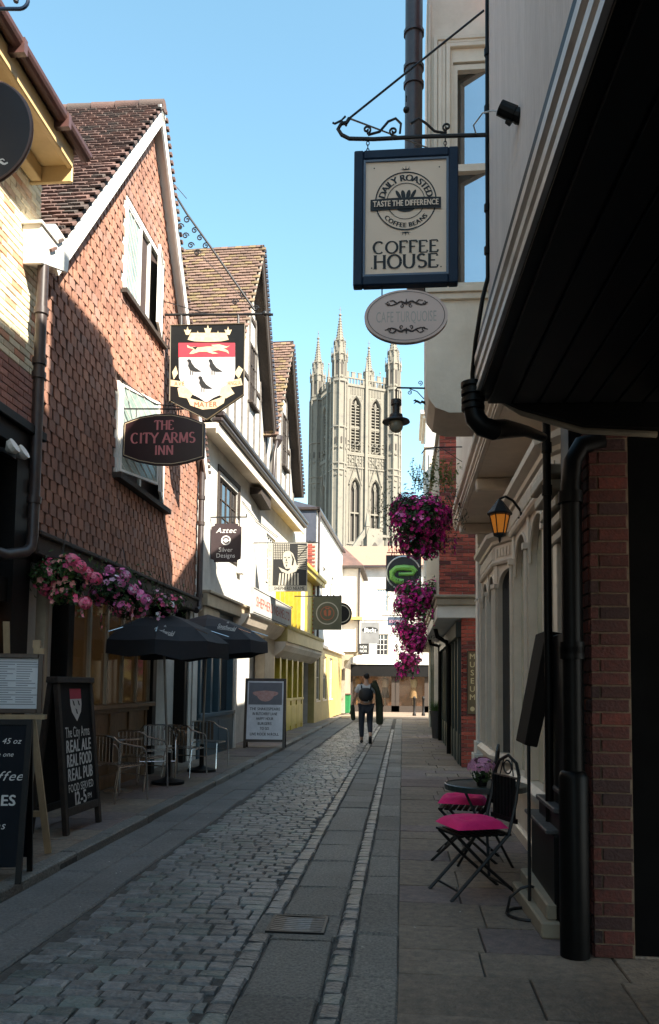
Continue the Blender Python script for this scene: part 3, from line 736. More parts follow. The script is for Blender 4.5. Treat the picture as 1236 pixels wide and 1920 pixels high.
# jetty gutter, soffit, downpipe
mb = MB().box(.05, UE+.15, GY-.22, GY+.0, GZ-.1, GZ+.02).box(.05, UE+.15, GY-.18, GY+.05, GZ-.2, GZ-.1)
O('gutter', mb, pipe_m, L2, bevel=.03)
O('soffit', MB().prism([(0.06, GZ-.32), (UE+.1, GZ-.32), (UE+.1, GZ-.21), (.06, GZ-.21)], GY-.05, .02).box(.06, UE+.1, GY-.09, GY-.045, GZ-.42, GZ-.22), lime, L2)
u, z = p2(513, 830, GY-.1)
downpipe(L2, [(u+.3, GY-.12, GA[4][1]+.1), (u+.3, GY-.14, z+.2), (u-.05, GY-.14, z-.3), (u-.05, GY-.12, GZ)], .05)
O('hopper', MB().lathe([(.04, -.2), (.14, 0), (.14, .12)], (u+.3, GY-.14, GA[4][1]+.08), n=8), pipe_m, L2)
# first floor wall and windows
ZF = 3.35
wins = []
(a, z1_), (b, z0_) = p2(411, 885), p2(446, 965)
wins.append((a, b, 4.35, 6.0))
(a, _), (b, _) = p2(500, 1000), p2(517, 1030)
wins.append((a, b, 4.4, 5.7))
O('wall', wall_holes(MB(), 0.01, UE, ZF-.1, GZ-.22, 0, .25, wins), white, L2)
O('wall', MB().box(.02, UE-.01, .25, 5, .06, GZ).box(.0, .3, .0, .25, .06, ZF-.1), white, L2)
for w_ in wins: window(L2, w_[0], w_[1], w_[2], w_[3], .04, 4, 4, timber if w_ is wins[0] else white_paint, glass)
O('window_board', MB().box(wins[0][0]-.12, wins[0][0], -.03, .02, wins[0][2]-.05, wins[0][3]+.1).box(wins[0][1], wins[0][1]+.12, -.03, .02, wins[0][2]-.05, wins[0][3]+.1).box(wins[0][0]-.12, wins[0][1]+.12, -.03, .02, wins[0][3]+.1, wins[0][3]+.2), timber, L2)
O('jetty_bracket', MB().prism([(4.4, GZ-.42), (5.6, GZ-.42), (5.6, GZ-.75), (4.4, GZ-.6)], -.3, -.01), timber, L2)
# silver shop front (teal) and pub front
ue = p2(437, 1300)[0]; ud = p2(492, 1300)[0]; uy = p2(508, 1300)[0]; uk = p2(566, 1300)[0]
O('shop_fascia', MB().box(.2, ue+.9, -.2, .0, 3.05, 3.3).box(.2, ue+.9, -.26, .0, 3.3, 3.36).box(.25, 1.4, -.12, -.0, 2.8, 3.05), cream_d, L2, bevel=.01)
mb = MB(); u0 = .35
mb.box(u0, ue, -.02, .2, .06, .85).box(u0, ue, -.07, .2, .85, .93).box(u0, ue, -.02, .2, 2.55, 3.05)
for f in (0, .28, .5, .93): x = u0 + (ue-u0)*f; mb.box(x, x+.13, -.04, .2, .93, 2.55)
for f in (.03, .5): x = u0 + (ue-u0)*f; mb.box(x+.1, x+(ue-u0)*.38, -.035, -.02, .2, .75)
so_ = O('shopfront', mb, teal, L2, bevel=.006)
O('pane', MB().box(u0+.1, ue-.1, .1, .11, .93, 2.55), glass, so_)
O('display', MB().box(u0+.45, ue-.5, .14, .18, 2.0, 2.5), A_('amber display', (.5,.4,.18), rough=.8, emit=(1,.75,.3), es=.15), so_)
O('corner_post', MB().box(ue, ue+.14, -.05, .1, .06, 3.05), white_paint, L2)
O('door_recess', MB().box(ue+.14, ud, .7, .8, .06, 3.05), black_m, L2)
O('shop_door', MB().box(ue+.5, ue+1.6, .55, .6, .1, 2.5), A_('greenish door', (.16,.16,.1), rough=.4), L2)
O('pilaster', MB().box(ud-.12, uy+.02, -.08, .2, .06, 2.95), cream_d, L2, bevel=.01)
# pub signboard over a curved cream cove
(b0, bz0), (b1, bz1) = p2(470, 1138, -.35), p2(541, 1150, -.35)
mb = MB(); cv = [(0, 2.75), (-.12, 2.8), (-.26, 2.92), (-.36, 3.08), (-.36, 3.14), (0, 3.14)]
mb.add([(b0-.3, a, z) for a, z in cv] + [(b1+.0, a, z) for a, z in cv], [tuple(range(6)), tuple(range(11, 5, -1))] + [(i, (i+1) % 6, 6+(i+1) % 6, 6+i) for i in range(6)])
O('cove', mb, lime, L2)
sb = O('signboard', MB().box(b0-.1, b1, -.44, -.36, 3.16, 3.78), A_('grey white signboard', (.42,.41,.38)), L2)
O('lettering', write(MB(), 'SHEPHERD NEAME LTD', (b0+b1)/2-.05, 3.47, .34, -.4405, width=(b1-b0)*.9, bold=.02), A_('red brown letters', (.3,.06,.03)), sb)
O('trim', MB().box(b0-.1, b1, -.445, -.44, 3.18, 3.2).box(b0-.1, b1, -.445, -.44, 3.74, 3.76), ink, sb)
# yellow front below and above
mb = MB().box(uy, uk, -.02, .2, .06, 1.0).box(uy, uk, -.08, .2, 1.0, 1.08).box(uy, uk, -.03, .2, 2.6, 2.95)
nb = 5
for k in range(nb+1): x = uy + (uk-uy-.26)*k/nb; mb.box(x, x+.26, -.05, .2, .06, 2.6)
for k in range(nb): x = uy + (uk-uy-.12)*k/nb; mb.box(x+.2, x+(uk-uy)/nb-.08, -.045, -.02, .2, .85)
so_ = O('shopfront', mb, A_('old yellow paint', (.62,.48,.04), (.5,.38,.03), rough=.4, dirt=.2), L2, bevel=.006, label='mustard yellow panelled shopfront')
O('pane', MB().box(uy+.1, uk-.1, .1, .11, 1.08, 2.6), glass, so_)
O('wall', MB().box(UE, uk+.4, 0, 5, 2.95, 7.2), white, L2)
# ------ yellow jettied building
L3 = E('yellow_building', 'narrow bright yellow building with cream jettied fascia over a dark doorway', 'building', tuple(WM[L2.name] @ Vector((uk+.02, 0, 0))), radians(87.9))
uq = px(L3, 590, 1300)[0]; pT = px(L3, 570, 1186, -.45)[1]; pB = px(L3, 570, 1212, -.45)[1]; ul = px(L3, 540, 1100, -.4)[0]; ur = px(L3, 606, 1200, -.45)[0]
O('wall', MB().box(-.0, uq, .0, 4, pT-.2, 5.6), yellow, L3)
mb = MB()
for k in range(6): mb.box(ul+.2+k*.75, ul+.3+k*.75, -.12, .0-.001, pT, 5.3)
O('pilaster', mb, yellow, L3)
O('eaves_board', MB().box(ul, uq+.1, -.35, .1, 5.3, 5.5).box(ul, uq+.1, -.42, -.3, 5.45, 5.6), yellow, L3, bevel=.02)
mb = MB().box(ul-.2, ur, -.45, .0, pB, pT); O('jetty_panel', mb, yellow_p, L3, bevel=.01)
mb = MB()
for k in range(34):
    x = ul-.2 + (ur-ul+.2)*k/34; mb.box(x, x+.08, -.52, -.451, pT-.08, pT+.02)
O('dentil', mb, yellow_p, L3)
cv = [(0, pB-.45), (-.1, pB-.4), (-.3, pB-.25), (-.4, pB-.1), (-.4, pB-.001), (0, pB-.001)]
mb = MB().add([(ul-.2, a, z) for a, z in cv] + [(ur, a, z) for a, z in cv], [tuple(range(6)), tuple(range(11, 5, -1))] + [(i, (i+1) % 6, 6+(i+1) % 6, 6+i) for i in range(6)])
O('cove', mb, lime, L3)
O('wall', MB().box(0.01, .25, .01, 1, .06, pB).box(uq-.2, uq, .01, 1, .06, pB), lime, L3)
O('doorway', MB().box(.25, uq-.2, .4, .5, .06, pB), black_m, L3)
# ================================================= LEFT FAR: white house with slate side, cream jettied house
L4 = E('white_house', 'tall white rendered house beyond the yellow building with slate and red brick side', 'house', (-3.35, 30.4, 0), radians(88.5))
u4 = px(L4, 640, 1300)[0]; u4 = min(u4, 11)
zt = px(L4, 592, 950)[1]
w4 = [(2.2, 3.1, 5.0, 6.4), (5.2, 6.1, 5.0, 6.4)]
O('wall', wall_holes(MB(), 0, u4, 3.0, zt, 0, .25, w4), white, L4)
O('wall', MB().box(.0, u4, .25, 6, .06, zt-.02), white, L4)
for q in w4: window(L4, *q, .06, 2, 4, white_paint, glass)
# shop windows on the ground floor
w5 = [(.5, 1.7, .9, 2.7), (2.6, 3.8, .9, 2.7), (4.9, 6.1, .9, 2.7)]
O('wall', wall_holes(MB(), 0, u4, .06, 3.0, 0, .25, w5), yellow_p, L4)
for q in w5: window(L4, *q, .05, 2, 2, cream, glass)
O('cornice', MB().box(-.02, u4, -.16, 0, 2.98, 3.12), cream, L4, bevel=.02)
O('side_wall', MB().box(-.14, -.001, .0, 6, 3.0, 7.0), mortar, L4)
m_ = [blockmesh('brick', red_brick, .215, .065, .03, .004, .001, k) for k in range(3)]
it = []
for r in range(52):
    for k in range(10):
        yy = .02 + k*.225 + (.11 if r % 2 else 0) + .11
        it.append((Matrix.Translation((-.145, yy, 3.02 + r*.075+.037)) @ Matrix.Rotation(-pi/2, 4, 'Z') @ RX90, r % 3))
pieces(L4, 'brick', m_, it, 60)
O('slate_hanging', MB().box(-.16, -.001, .0, 6, 7.0, zt), slate, L4)
O('gutter', MB().box(-.25, u4, -.16, -.03, zt-.1, zt+.02).box(-.25, -.14, -.16, 3, zt-.1, zt+.02), pipe_m, L4, bevel=.02)
downpipe(L4, [(.06, -.1, zt-.1), (.06, -.1, zt-1.2), (.0, -.1, zt-1.6), (.0, -.1, 3.2)], .05)
O('roof', MB().add([(-.2, -.1, zt), (u4, -.1, zt), (u4, 3, zt+.9), (-.2, 3, zt+.9), (-.2, 6, zt), (u4, 6, zt)], [(0, 1, 2, 3), (3, 2, 5, 4), (0, 3, 4), (1, 5, 2), (0, 4, 5, 1)]), slate, L4)
YL5 = 30.4 + u4 + .05
L5 = E('cream_house', 'cream jettied corner house with dark eaves at far end of left side', 'house', (-2.95, YL5, 0), radians(0))
x5 = px(L5, 673, 1100)[0]
zt5 = px(L5, 655, 1066)[1]
O('wall', MB().box(-6, x5, 0, 5, 3.2, zt5), lime, L5)
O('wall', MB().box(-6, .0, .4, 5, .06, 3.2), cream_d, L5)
O('eaves', MB().box(-6, x5+.25, -.3, 5, zt5, zt5+.12), timber, L5)
O('roof', MB().add([(-6, -.3, zt5+.12), (x5+.25, -.3, zt5+.12), (x5-1.5, 2.4, zt5+2), (-6, 2.4, zt5+2), (-6, 5, zt5+.12), (x5+.25, 5, zt5+.12)], [(0, 1, 2, 3), (3, 2, 5, 4), (0, 3, 4), (1, 5, 2), (0, 4, 5, 1)]), roof_tile, L5)
O('jetty_bracket', MB().prism([(-.2, 3.2), (x5, 3.2), (x5, 3.05), (.3, 2.9), (-.1, 2.3), (-.2, 2.3)], .1, .4), cream_d, L5)
O('hood', MB().box(-.1, x5+.2, -.35, -.001, 4.8, 4.95), yellow_p, L5)
O('downpipe', MB().tube([(x5+.02, -.06, zt5), (x5+.02, -.06, 3.2)], .05, 8), pipe_m, L5)
# ================================================= END OF THE LANE
EN = E('white_shop_building', 'white three-storey building closing the lane with dark shop fascia and tiled roof', 'building', (-1, 46, 0), 0)
def pe(x, y, ly=0.): return px(EN, x, y, ly)
xl = pe(600, 1100)[0]; xr = pe(860, 1100)[0]; zt = pe(700, 1062)[1]; zf0 = pe(700, 1268)[1]; zf1 = pe(700, 1246)[1]
def R_(xa, ya, xb, yb): a = pe(xa, yb); b = pe(xb, ya); return (a[0], b[0], a[1], b[1])
we = [R_(706, 1104, 728, 1147), R_(705, 1188, 728, 1229)]
O('wall', wall_holes(MB(), xl, xr, zf1, zt, 0, .25, we), white, EN)
O('wall', MB().box(xl, xr, .9, 8, 0, zt-.02), white, EN)
O('wall', MB().box(xl, xl+.2, .25, .9, 0, zt-.02).box(xr-.2, xr, .25, .9, 0, zt-.02).box(xl, xr, .25, .9, zf1+.4, zt-.02), white, EN)
window(EN, *we[0], .06, 4, 4, white_paint, A_('pale sash glass', (.3,.36,.42), rough=.1, spec=.9))
window(EN, *we[1], .06, 3, 4, white_paint, glass)
O('fascia', MB().box(xl, xr, -.25, .25, zf0, zf1), black, EN)
O('fascia_capping', MB().box(xl, xr, -.32, .0, zf1, zf1+.1), white_paint, EN)
# tiled roof
zr = pe(700, 1030, 2.4)[1]
slope_ = MB()
slope_.add([(xl, -.3, zt), (xr, -.3, zt), (xr, 3, zr+.3), (xl, 3, zr+.3), (xl, 8, zt), (xr, 8, zt)], [(0, 1, 2, 3), (3, 2, 5, 4), (0, 3, 4), (1, 5, 2), (0, 4, 5, 1)])
O('roof', slope_, A_('orange roof tile', (.38,.2,.13), (.26,.14,.1), sc=9, stretch=(1, 1, 6), bump=.8, bsc=14, rough=.9), EN)
O('gutter', MB().box(xl, xr, -.38, -.26, zt-.1, zt+.02), pipe_m, EN)
# shop windows with lit interior
mb = MB()
for xx in (640, 657, 738, 745, 800): a = pe(xx, 1300)[0]; mb.box(a-.12, a+.12, .0, .25, 0, zf0)
mb.box(xl, xr, .0, .2, 0, .35)
so_ = O('shopfront', mb, timber, EN)
O('interior', MB().box(xl+.2, xr-.2, .8, .88, 0, zf0), A_('warm shop interior', (.25,.1,.04), (.02,.012,.008), sc=1.6, emit=(1, .5, .22), es=.03), so_)
O('pane', MB().box(xl+.25, xr-.25, .1, .11, .35, zf0), A_('clear shop glass', (.05,.04,.03), rough=.03, spec=.8, alpha=.25), so_)
sh = MB()
for i, (a, c) in enumerate(((722, 1), (776, 1), (668, 1))):
    x = pe(a, 1300)[0]
    m_o = E('mannequin', ['mannequin in a pale top and black skirt in the middle shop window', 'mannequin in a cream coat in the right shop window', 'mannequin in an amber dress in the left shop window'][i], 'mannequin', tuple(WM[EN.name] @ Vector((x, .5, .4))), 0, 'mannequins in the end shop window')
    O('body', MB().lathe([(.05, 0), (.06, .6), (.19, .62), (.15, 1.0), (.22, 1.3), (.18, 1.48), (.06, 1.54), (.06, 1.6), (.1, 1.7), (.09, 1.8), (.03, 1.86)], n=12), A_('mannequin %d' % i, [(.5,.4,.28), (.7,.55,.3), (.5,.25,.08)][i], rough=.7), m_o, smooth=True)
    O('skirt', MB().lathe([(.26, .4), (.16, 1.0)], n=12), [black_m, A_('tan skirt', (.5,.3,.12)), black_m][i], m_o, smooth=True)
# ================================================= CATHEDRAL TOWER
TW = E('cathedral_tower', 'tall Gothic cathedral tower of pale limestone with four corner pinnacles', 'tower', tuple(on_y(637, 680, 150))[:2] + (0,), radians(27.5))
SD = 11.6
RC = [Matrix.Identity(4), Matrix.Translation((SD, 0, 0)) @ Matrix.Rotation(pi/2, 4, 'Z'), Matrix.Translation((SD, SD, 0)) @ Matrix.Rotation(pi, 4, 'Z'), Matrix.Translation((0, SD, 0)) @ Matrix.Rotation(-pi/2, 4, 'Z')]
def zt_(y): return on_y(690, y, 150).z
ZP = zt_(716); ZU0, ZU1 = zt_(842), zt_(738); ZL0, ZL1 = zt_(1012), zt_(893); ZM = zt_(860)
O('core', MB().box(.9, SD-.9, .9, SD-.9, 0, ZP-1), louvre, TW)
def gothic(cx, w, z0, z1, n=8):
    """pointed arch outline"""
    h = w*1.05; zs = z1 - h; pts = [(cx-w/2, z0), (cx-w/2, zs)]
    for i in range(1, n+1):
        a = i/n; t = pi - a*radians(58); R = w*1.08
        pts.append((cx-w/2+R + R*cos(t), zs + R*sin(t)*(h/(R*sin(radians(58))))))
    L = pts[1:]; c = L[-1][0]
    pts = [(cx-w/2, z0)] + L + [(2*cx-p[0], p[1]) for p in L[::-1][1:]] + [(cx+w/2, z0)]
    pts = [((x if abs(x-cx) <= w/2 else cx + (w/2 if x > cx else -w/2)), z) for x, z in pts]
    return pts
def archfill(mb, cx, w, z0, z1, y0, y1, m=0):
    """stone filling between a pointed arch and its rectangular hole"""
    P = gothic(cx, w, z0, z1)[1:-1]; k = len(P)//2
    Lp = P[:k+1]; Lp[-1] = (cx, z1)
    mb.prism(Lp + [(cx-w/2, z1+.001)], y0, y1, m)
    mb.prism([(2*cx-x, z) for x, z in Lp] + [(cx+w/2, z1+.001)], y0, y1, m)
for k, R4 in enumerate(RC):
    g = MB(); holes = []
    ctr = [SD*.315, SD*.685]; ww = 1.9
    for c in ctr: holes += [(c-ww/2, c+ww/2, ZU0, ZU1), (c-ww/2, c+ww/2, ZL0, ZL1)]
    wall_holes(g, 1.2, SD-1.2, 0, ZP, .25, .9, holes)
    for c in ctr:
        for z0, z1 in ((ZU0, ZU1), (ZL0, ZL1)):
            archfill(g, c, ww, z0, z1, .3, .85)
            g.box(c-.09, c+.09, .42, .7, z0, z1-.6); g.box(c-ww/2, c+ww/2, .45, .7, (z0+z1)/2-.15-.5, (z0+z1)/2+.15-.5)
            # tracery head
            for s in (-1, 1): g.tube([(c, .5, z1-2.2), (c+s*.28, .5, z1-1.5), (c+s*.05, .5, z1-.7)], .08, 5)
            # hood mould / gable
            O_ = gothic(c, ww+.5, z0, z1+.35)[1:-1]
            g.tube([(x, .2, z) for x, z in O_], .13, 6)
            if z0 == ZL0:
                g.tube([(c-ww/2-.35, .1, z1-1.2), (c, .05, z1+3.2), (c+ww/2+.35, .1, z1-1.2)], .17, 6); g.tube([(c, .05, z1+3), (c, .05, z1+4.6)], [.2, .05], 6)
            for s in (-1, 1):
                g.box(c+s*(ww/2+.22)-.1, c+s*(ww/2+.22)+.1, .1, .26, z0-.3, z1-.4)
        lv = 0
    # mid buttress, string courses, blind tracery
    g.box(SD/2-.28, SD/2+.28, -.25, .25, 0, ZP+.6)
    for z in (ZP-.25, ZU0-.7, ZM-1.3, ZL1+.9+4, ZL0-.6, ZL0-5, ZL0-12): g.box(1.3, SD-1.3, .05, .26, z, z+.28)
    z = ZM-1.0
    for i in range(16):
        x = 1.75 + i*(SD-3.5)/15; g.box(x-.07, x+.07, .13, .26, ZU0-.5, ZU0-.5-1.9 if False else ZU0-.42)
        g.box(x-.06, x+.06, .12, .26, ZM-1.0, ZU0-.7)
        g.tube([(x-.2, .2, ZM-.9), (x, .2, ZM-.3), (x+.2, .2, ZM-.9)], .05, 4)
    for c in (1.75, SD/2-.75, SD/2+.75, SD-1.75):
        g.box(c-.1, c+.1, .12, .26, 0, ZP-.4)
    for i in range(26):
        x = 1.6 + i*(SD-3.2)/25
        if any(abs(x-c) < ww/2+.35 for c in ctr):
            g.box(x-.05, x+.05, .15, .26, ZL1+1.5, ZM-1.3); g.box(x-.05, x+.05, .15, .26, ZU1+.5, ZP-.3); g.box(x-.05, x+.05, .15, .26, 0, ZL0-.6)
    for zc in (ZL1+3.6, ZL1+5.4, ZL1+7.0):
        for i in range(9):
            x = 2.0 + i*(SD-4)/8; g.tube([(x+.42*cos(a*pi/4), .16, zc+.42*sin(a*pi/4)) for a in range(8)], .08, 4, closed=True)
    # parapet: pierced band and merlons
    g.box(1.2, SD-1.2, .1, .5, ZP, ZP+.25).box(1.2, SD-1.2, .15, .45, ZP+1.3, ZP+1.55)
    n = 14
    for i in range(n+1): x = 1.3 + (SD-2.6)*i/n; g.box(x-.1, x+.1, .2, .4, ZP+.25, ZP+1.3)
    for i in range(7):
        x = 1.7 + (SD-3.4)*i/6; g.box(x-.38, x+.38, .15, .45, ZP+1.55, ZP+2.5); g.box(x-.45, x+.45, .1, .5, ZP+2.5, ZP+2.62)
    g.lathe([(.4, 0), (.4, 2.4), (.5, 2.5), (.28, 2.7), (.05, 5.0), (.16, 5.1), (.16, 5.3), (.03, 5.5)], (SD/2, .1, ZP+.6), n=4, a0=pi/4)
    g.v = [tuple(R4 @ Vector(v)) for v in g.v]
    O('tower_face', g, limestone, TW)
    lb = MB()
    for c in ctr:
        for s in (-1, 1):
            for j in range(16):
                z = ZU0 + .35 + j*.6
                if z < ZU1-1.2: lb.box(c+s*.5-.38, c+s*.5+.38, .55, .85, z, z+.16)
    lb.v = [tuple(R4 @ Vector(v)) for v in lb.v]
    O('louvre', lb, limestone, TW)
    # corner turret
    t = MB(); tp = ZP + 5.2; r = 1.55
    t.lathe([(r, 0), (r, ZL0-5), (r-.06, ZL0-4.9), (r-.06, ZU0-.6), (r-.12, ZU0-.4), (r-.12, ZP), (r+.05, ZP+.1), (r+.05, ZP+.4), (r-.2, ZP+.5), (r-.25, tp), (r-.05, tp+.1), (r-.05, tp+.35), (r-.45, tp+.4), (r-.5, tp+2.6), (r-.3, tp+2.8), (.75, tp+3.0), (.12, tp+8.0), (.3, tp+8.15), (.3, tp+8.35), (.06, tp+8.5), (.05, tp+9.9)], (0, 0, 0), n=8, a0=pi/8)
    for i in range(8):
        a = pi/8 + i*pi/4; cx, cy = cos(a), sin(a)
        t.tube([(r*cx, r*cy, 0), (r*cx, r*cy, ZP)], .16, 5)
        t.tube([(1.35*cx, 1.35*cy, ZP+.5), (1.35*cx, 1.35*cy, tp-.8)], .15, 5)
        t.lathe([(.17, 0), (.17, .9), (.24, 1.0), (.03, 2.6), (.1, 2.7), (.02, 2.95)], (1.5*cx, 1.5*cy, tp-1.2), n=5)
        t.lathe([(.13, 0), (.13, .7), (.19, .75), (.02, 2.0)], (1.08*cx, 1.08*cy, tp+1.6), n=5)
        for j in range(9):
            f = j/9; rr = .75 + (.12-.75)*f; t.ball((rr*cx, rr*cy, tp+3.1 + 4.9*f), .13, 3)
        b2 = i*pi/4
        for zz, hh in ((ZL0-4, 8), (ZL1, 6), (ZU0, 9), (ZP+.6, 3.6)):
            t.box(-.25, .25, -r*.99, -r*.9, zz, zz+.3, M=Matrix.Rotation(b2, 4, 'Z'))
            if zz > ZP: t.tube([(-.3, -1.3, zz+hh-.8), (0, -1.34, zz+hh), (.3, -1.3, zz+hh-.8)], .07, 4) if i == 0 else None
    t.tube([(-.3, 0, tp+9.3), (.3, 0, tp+9.3)], .05, 4)
    for zz in (ZL0-5.2, ZL1+1, ZM-1.2, ZU0+4, ZP-.2): t.lathe([(r+.1, 0), (r+.16, .12), (r+.1, .3)], (0, 0, zz), n=8, a0=pi/8)
    t.v = [tuple(R4 @ Vector(v)) for v in t.v]
    O('corner_turret', t, limestone, TW)
    sl_ = MB()
    for i in range(8):
        R5 = Matrix.Rotation(i*pi/4, 4, 'Z')
        sl_.box(-.22, .22, -1.262, -1.2, ZP+1.2, ZP+4.0, M=R5)
        sl_.box(-.12, .12, -r*.935-.01, -r*.9, ZU0+1, ZU0+2.2, M=R5)
    sl_.v = [tuple(R4 @ Vector(v)) for v in sl_.v]
    O('slit_opening', sl_, louvre, TW)
# lower church in front of the tower
CH = E('church_transept', 'stone transept gable and flying buttress at foot of cathedral tower', 'church', (on_y(700, 1284, 128).x, 128, 0), radians(27.5))
g = MB(); zt0 = on_y(690, 1003, 128).z; zb0 = on_y(690, 1050, 128).z
g.box(-3, 5.5, 0, 8, 0, zb0+1)
g.prism([(-5.5, zb0-1.5), (-5.1, zb0-1.5), (-1.2, zt0+.2), (-1.2, zt0+.9), (-1.6, zt0+.9), (-5.5, zb0-.5)], .2, .8)
for k in range(5): g.box(-4.4+k*.6, -4.25+k*.6, .3, .6, zb0-2, zb0-.4+k*.9)
g.prism([(-1.4, 0), (1.4, 0), (1.4, zt0), (1.1, zt0+1), (-1.1, zt0+1), (-1.4, zt0)], -.2, 1.2)
for x, w_ in ((-1.2, .35), (1.2, .35), (3.4, .45), (5.2, .5)):
    g.lathe([(w_, 0), (w_, zt0+1.2), (w_+.12, zt0+1.3), (.05, zt0+4), (.12, zt0+4.1), (.02, zt0+4.5)], (x, .2, 0), n=4, a0=pi/4)
for x in (2.2, 3.2, 4.2): g.box(x-.08, x+.08, -.15, .0, 5, zt0)
g.box(-.9, 5.6, -.1, .2, zt0-.3, zt0).box(1.4, 5.6, .3, 1.0, zb0, zt0+.2)
O('stonework', g, limestone, CH)
O('lancet_window', MB().prism(gothic(0, 1.1, zb0-1, zt0-1.2), -.22, -.201).prism(gothic(2.7, .7, zb0-1, zt0-.8), .28, .29), louvre, CH)
# ================================================= RIGHT: near house, white boarded jetty, black shopfront
R1 = E('boarded_house', 'near house at right with weathered white jetty wall above black shopfront and brick pier', 'house', (.39, 4.28, 0), radians(-88.4))
# local x runs towards the camera, local y into the building
O('wall', MB().box(0, 20, .065, .26, 3.4, 10.1), pinkwall, R1)
O('wall', MB().box(.03, 20, .26, 6, 3.2, 9.9).box(0, .2, .25, 6, 3.2, 9.9), pinkwall, R1)
cor = [(.0, 3.14), (.0, 3.175), (.010, 3.178), (.010, 3.2), (-.004, 3.21), (-.004, 3.25), (.008, 3.255), (.008, 3.285), (-.01, 3.295), (-.01, 3.335), (.0, 3.345), (.05, 3.345), (.05, 3.14)]
mb = MB(); n = len(cor); XS = (-.16, 20)
mb.add([(XS[0], a, z) for a, z in cor] + [(XS[1], a, z) for a, z in cor], [tuple(range(n)), tuple(range(2*n-1, n-1, -1))] + [(i, (i+1) % n, n+(i+1) % n, n+i) for i in range(n)])
O('cornice', mb, A_('grimy cream paint', (.85,.76,.68), (.62,.54,.47), sc=5, stretch=(1, 1, 3), rough=.4, dirt=.35), R1)
O('gutter', MB().box(-.1, 20, .0, .062, 3.347, 3.41), black, R1)
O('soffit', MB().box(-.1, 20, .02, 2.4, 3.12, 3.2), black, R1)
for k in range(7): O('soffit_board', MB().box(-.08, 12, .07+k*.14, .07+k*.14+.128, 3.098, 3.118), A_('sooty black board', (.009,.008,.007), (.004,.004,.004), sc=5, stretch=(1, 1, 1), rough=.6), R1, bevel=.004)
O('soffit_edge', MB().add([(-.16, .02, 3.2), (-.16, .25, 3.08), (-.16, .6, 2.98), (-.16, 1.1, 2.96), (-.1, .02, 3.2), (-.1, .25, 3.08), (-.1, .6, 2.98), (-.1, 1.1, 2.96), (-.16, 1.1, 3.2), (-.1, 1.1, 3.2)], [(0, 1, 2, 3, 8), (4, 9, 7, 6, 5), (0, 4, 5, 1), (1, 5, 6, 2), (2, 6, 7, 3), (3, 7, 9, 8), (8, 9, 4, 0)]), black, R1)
O('edge_moulding', MB().tube([(-.15, .04, 3.22), (-.15, .27, 3.07), (-.15, .6, 2.965), (-.15, 1.0, 2.94)], .018, 6), cream_d, R1, smooth=True)
O('shop_wall', MB().box(.0, 20, 1.0, 1.15, 0, 3.1), black_m, R1)
O('skirting', MB().box(.1, 20, .93, 1.0, 0, .12).box(.1, 20, .9, .93, 0, .05), A_('dark red paint', (.035,.012,.012), rough=.4), R1)
O('roof', MB().box(-.1, 20, -.1, 6, 10.1, 10.2), slate, R1)
# brick pier (its faces towards the camera and the street)
xb, Yb = 1.1, 4.84
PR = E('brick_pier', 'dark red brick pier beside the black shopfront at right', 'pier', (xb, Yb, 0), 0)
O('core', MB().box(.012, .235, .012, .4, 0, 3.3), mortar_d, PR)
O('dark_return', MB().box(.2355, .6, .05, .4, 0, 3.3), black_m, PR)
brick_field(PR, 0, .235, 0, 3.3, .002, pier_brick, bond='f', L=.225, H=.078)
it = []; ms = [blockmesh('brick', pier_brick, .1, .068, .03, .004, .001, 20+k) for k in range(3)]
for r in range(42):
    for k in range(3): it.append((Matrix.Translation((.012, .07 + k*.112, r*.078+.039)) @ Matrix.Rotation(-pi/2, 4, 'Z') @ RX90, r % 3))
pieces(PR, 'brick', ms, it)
# soil pipe against the pier and thin rainwater pipe
SP = tuple(on_z(1083, 1760)); 
sp = E('soil_pipe', 'fat glossy black soil pipe beside the brick pier', 'pipe', (1.0, 4.86, 0))
zt = on_y(1085, 835, 4.86).z
downpipe(sp, [(0, 0, 0), (0, 0, zt-.25), (.015, 0, zt-.1), (.07, 0, zt), (.2, 0, zt+.03)], .058, pipe_b, collars=[((0, 0, zt-.32), (0, 0, 1)), ((0, 0, on_y(1085, 1215, 4.86).z), (0, 0, 1)), ((0, 0, on_y(1085, 1225, 4.86).z), (0, 0, 1))], name='pipe')
O('lower_sleeve', MB().lathe([(.085, 0), (.085, 1.02), (.075, 1.05), (.06, 1.06)], n=18), pipe_b, sp, smooth=True)
# ================================================= RIGHT: cream house with oriel and arched shop bays
R2 = E('cream_shop_house', 'cream house with overhanging oriel window above two bays of arched shop windows', 'house', (.9, 14.0, 0), -pi/2)
def W2(name, mb, m, parent=None, **k): return O(name, mb, m, parent or R2, world=True, **k)
W2('wall', MB().box(.92, 6, 4.35, 14.0, 4.3, 8.9), lime)
W2('shadow_casting_wall', MB().box(.93, 1.4, 4.32, 6.1, 8.91, 11.9).box(.93, 1.4, 6.101, 8.3, 8.91, 10.7), red_brick)  # unseen; this and the gable below are shaped to cast the inn's shadow
W2('roof_gable', MB().add([(.93, 9.2, 8.92), (.93, 13.6, 8.92), (.93, 11.4, 10.2), (1.3, 9.2, 8.92), (1.3, 13.6, 8.92), (1.3, 11.4, 10.2)], [(0, 1, 2), (5, 4, 3), (0, 3, 4, 1), (1, 4, 5, 2), (2, 5, 3, 0)]), roof_tile)
W2('wall', MB().box(1.62, 6, 4.9, 14.0, 0, 4.24).box(1.5, 1.62, 5.3, 14.0, 3.3, 4.24), cream)
cp = [(.0, 4.25), (.0, 4.28), (.015, 4.285), (.02, 4.31), (.045, 4.33), (.05, 4.37), (.09, 4.40), (.1, 4.43), (.1, 4.46), (-.05, 4.47), (-.05, 4.25)]
W2('cornice', MB().sweep(cp, [(.9, 14.0), (.9, 4.75)]), cream)
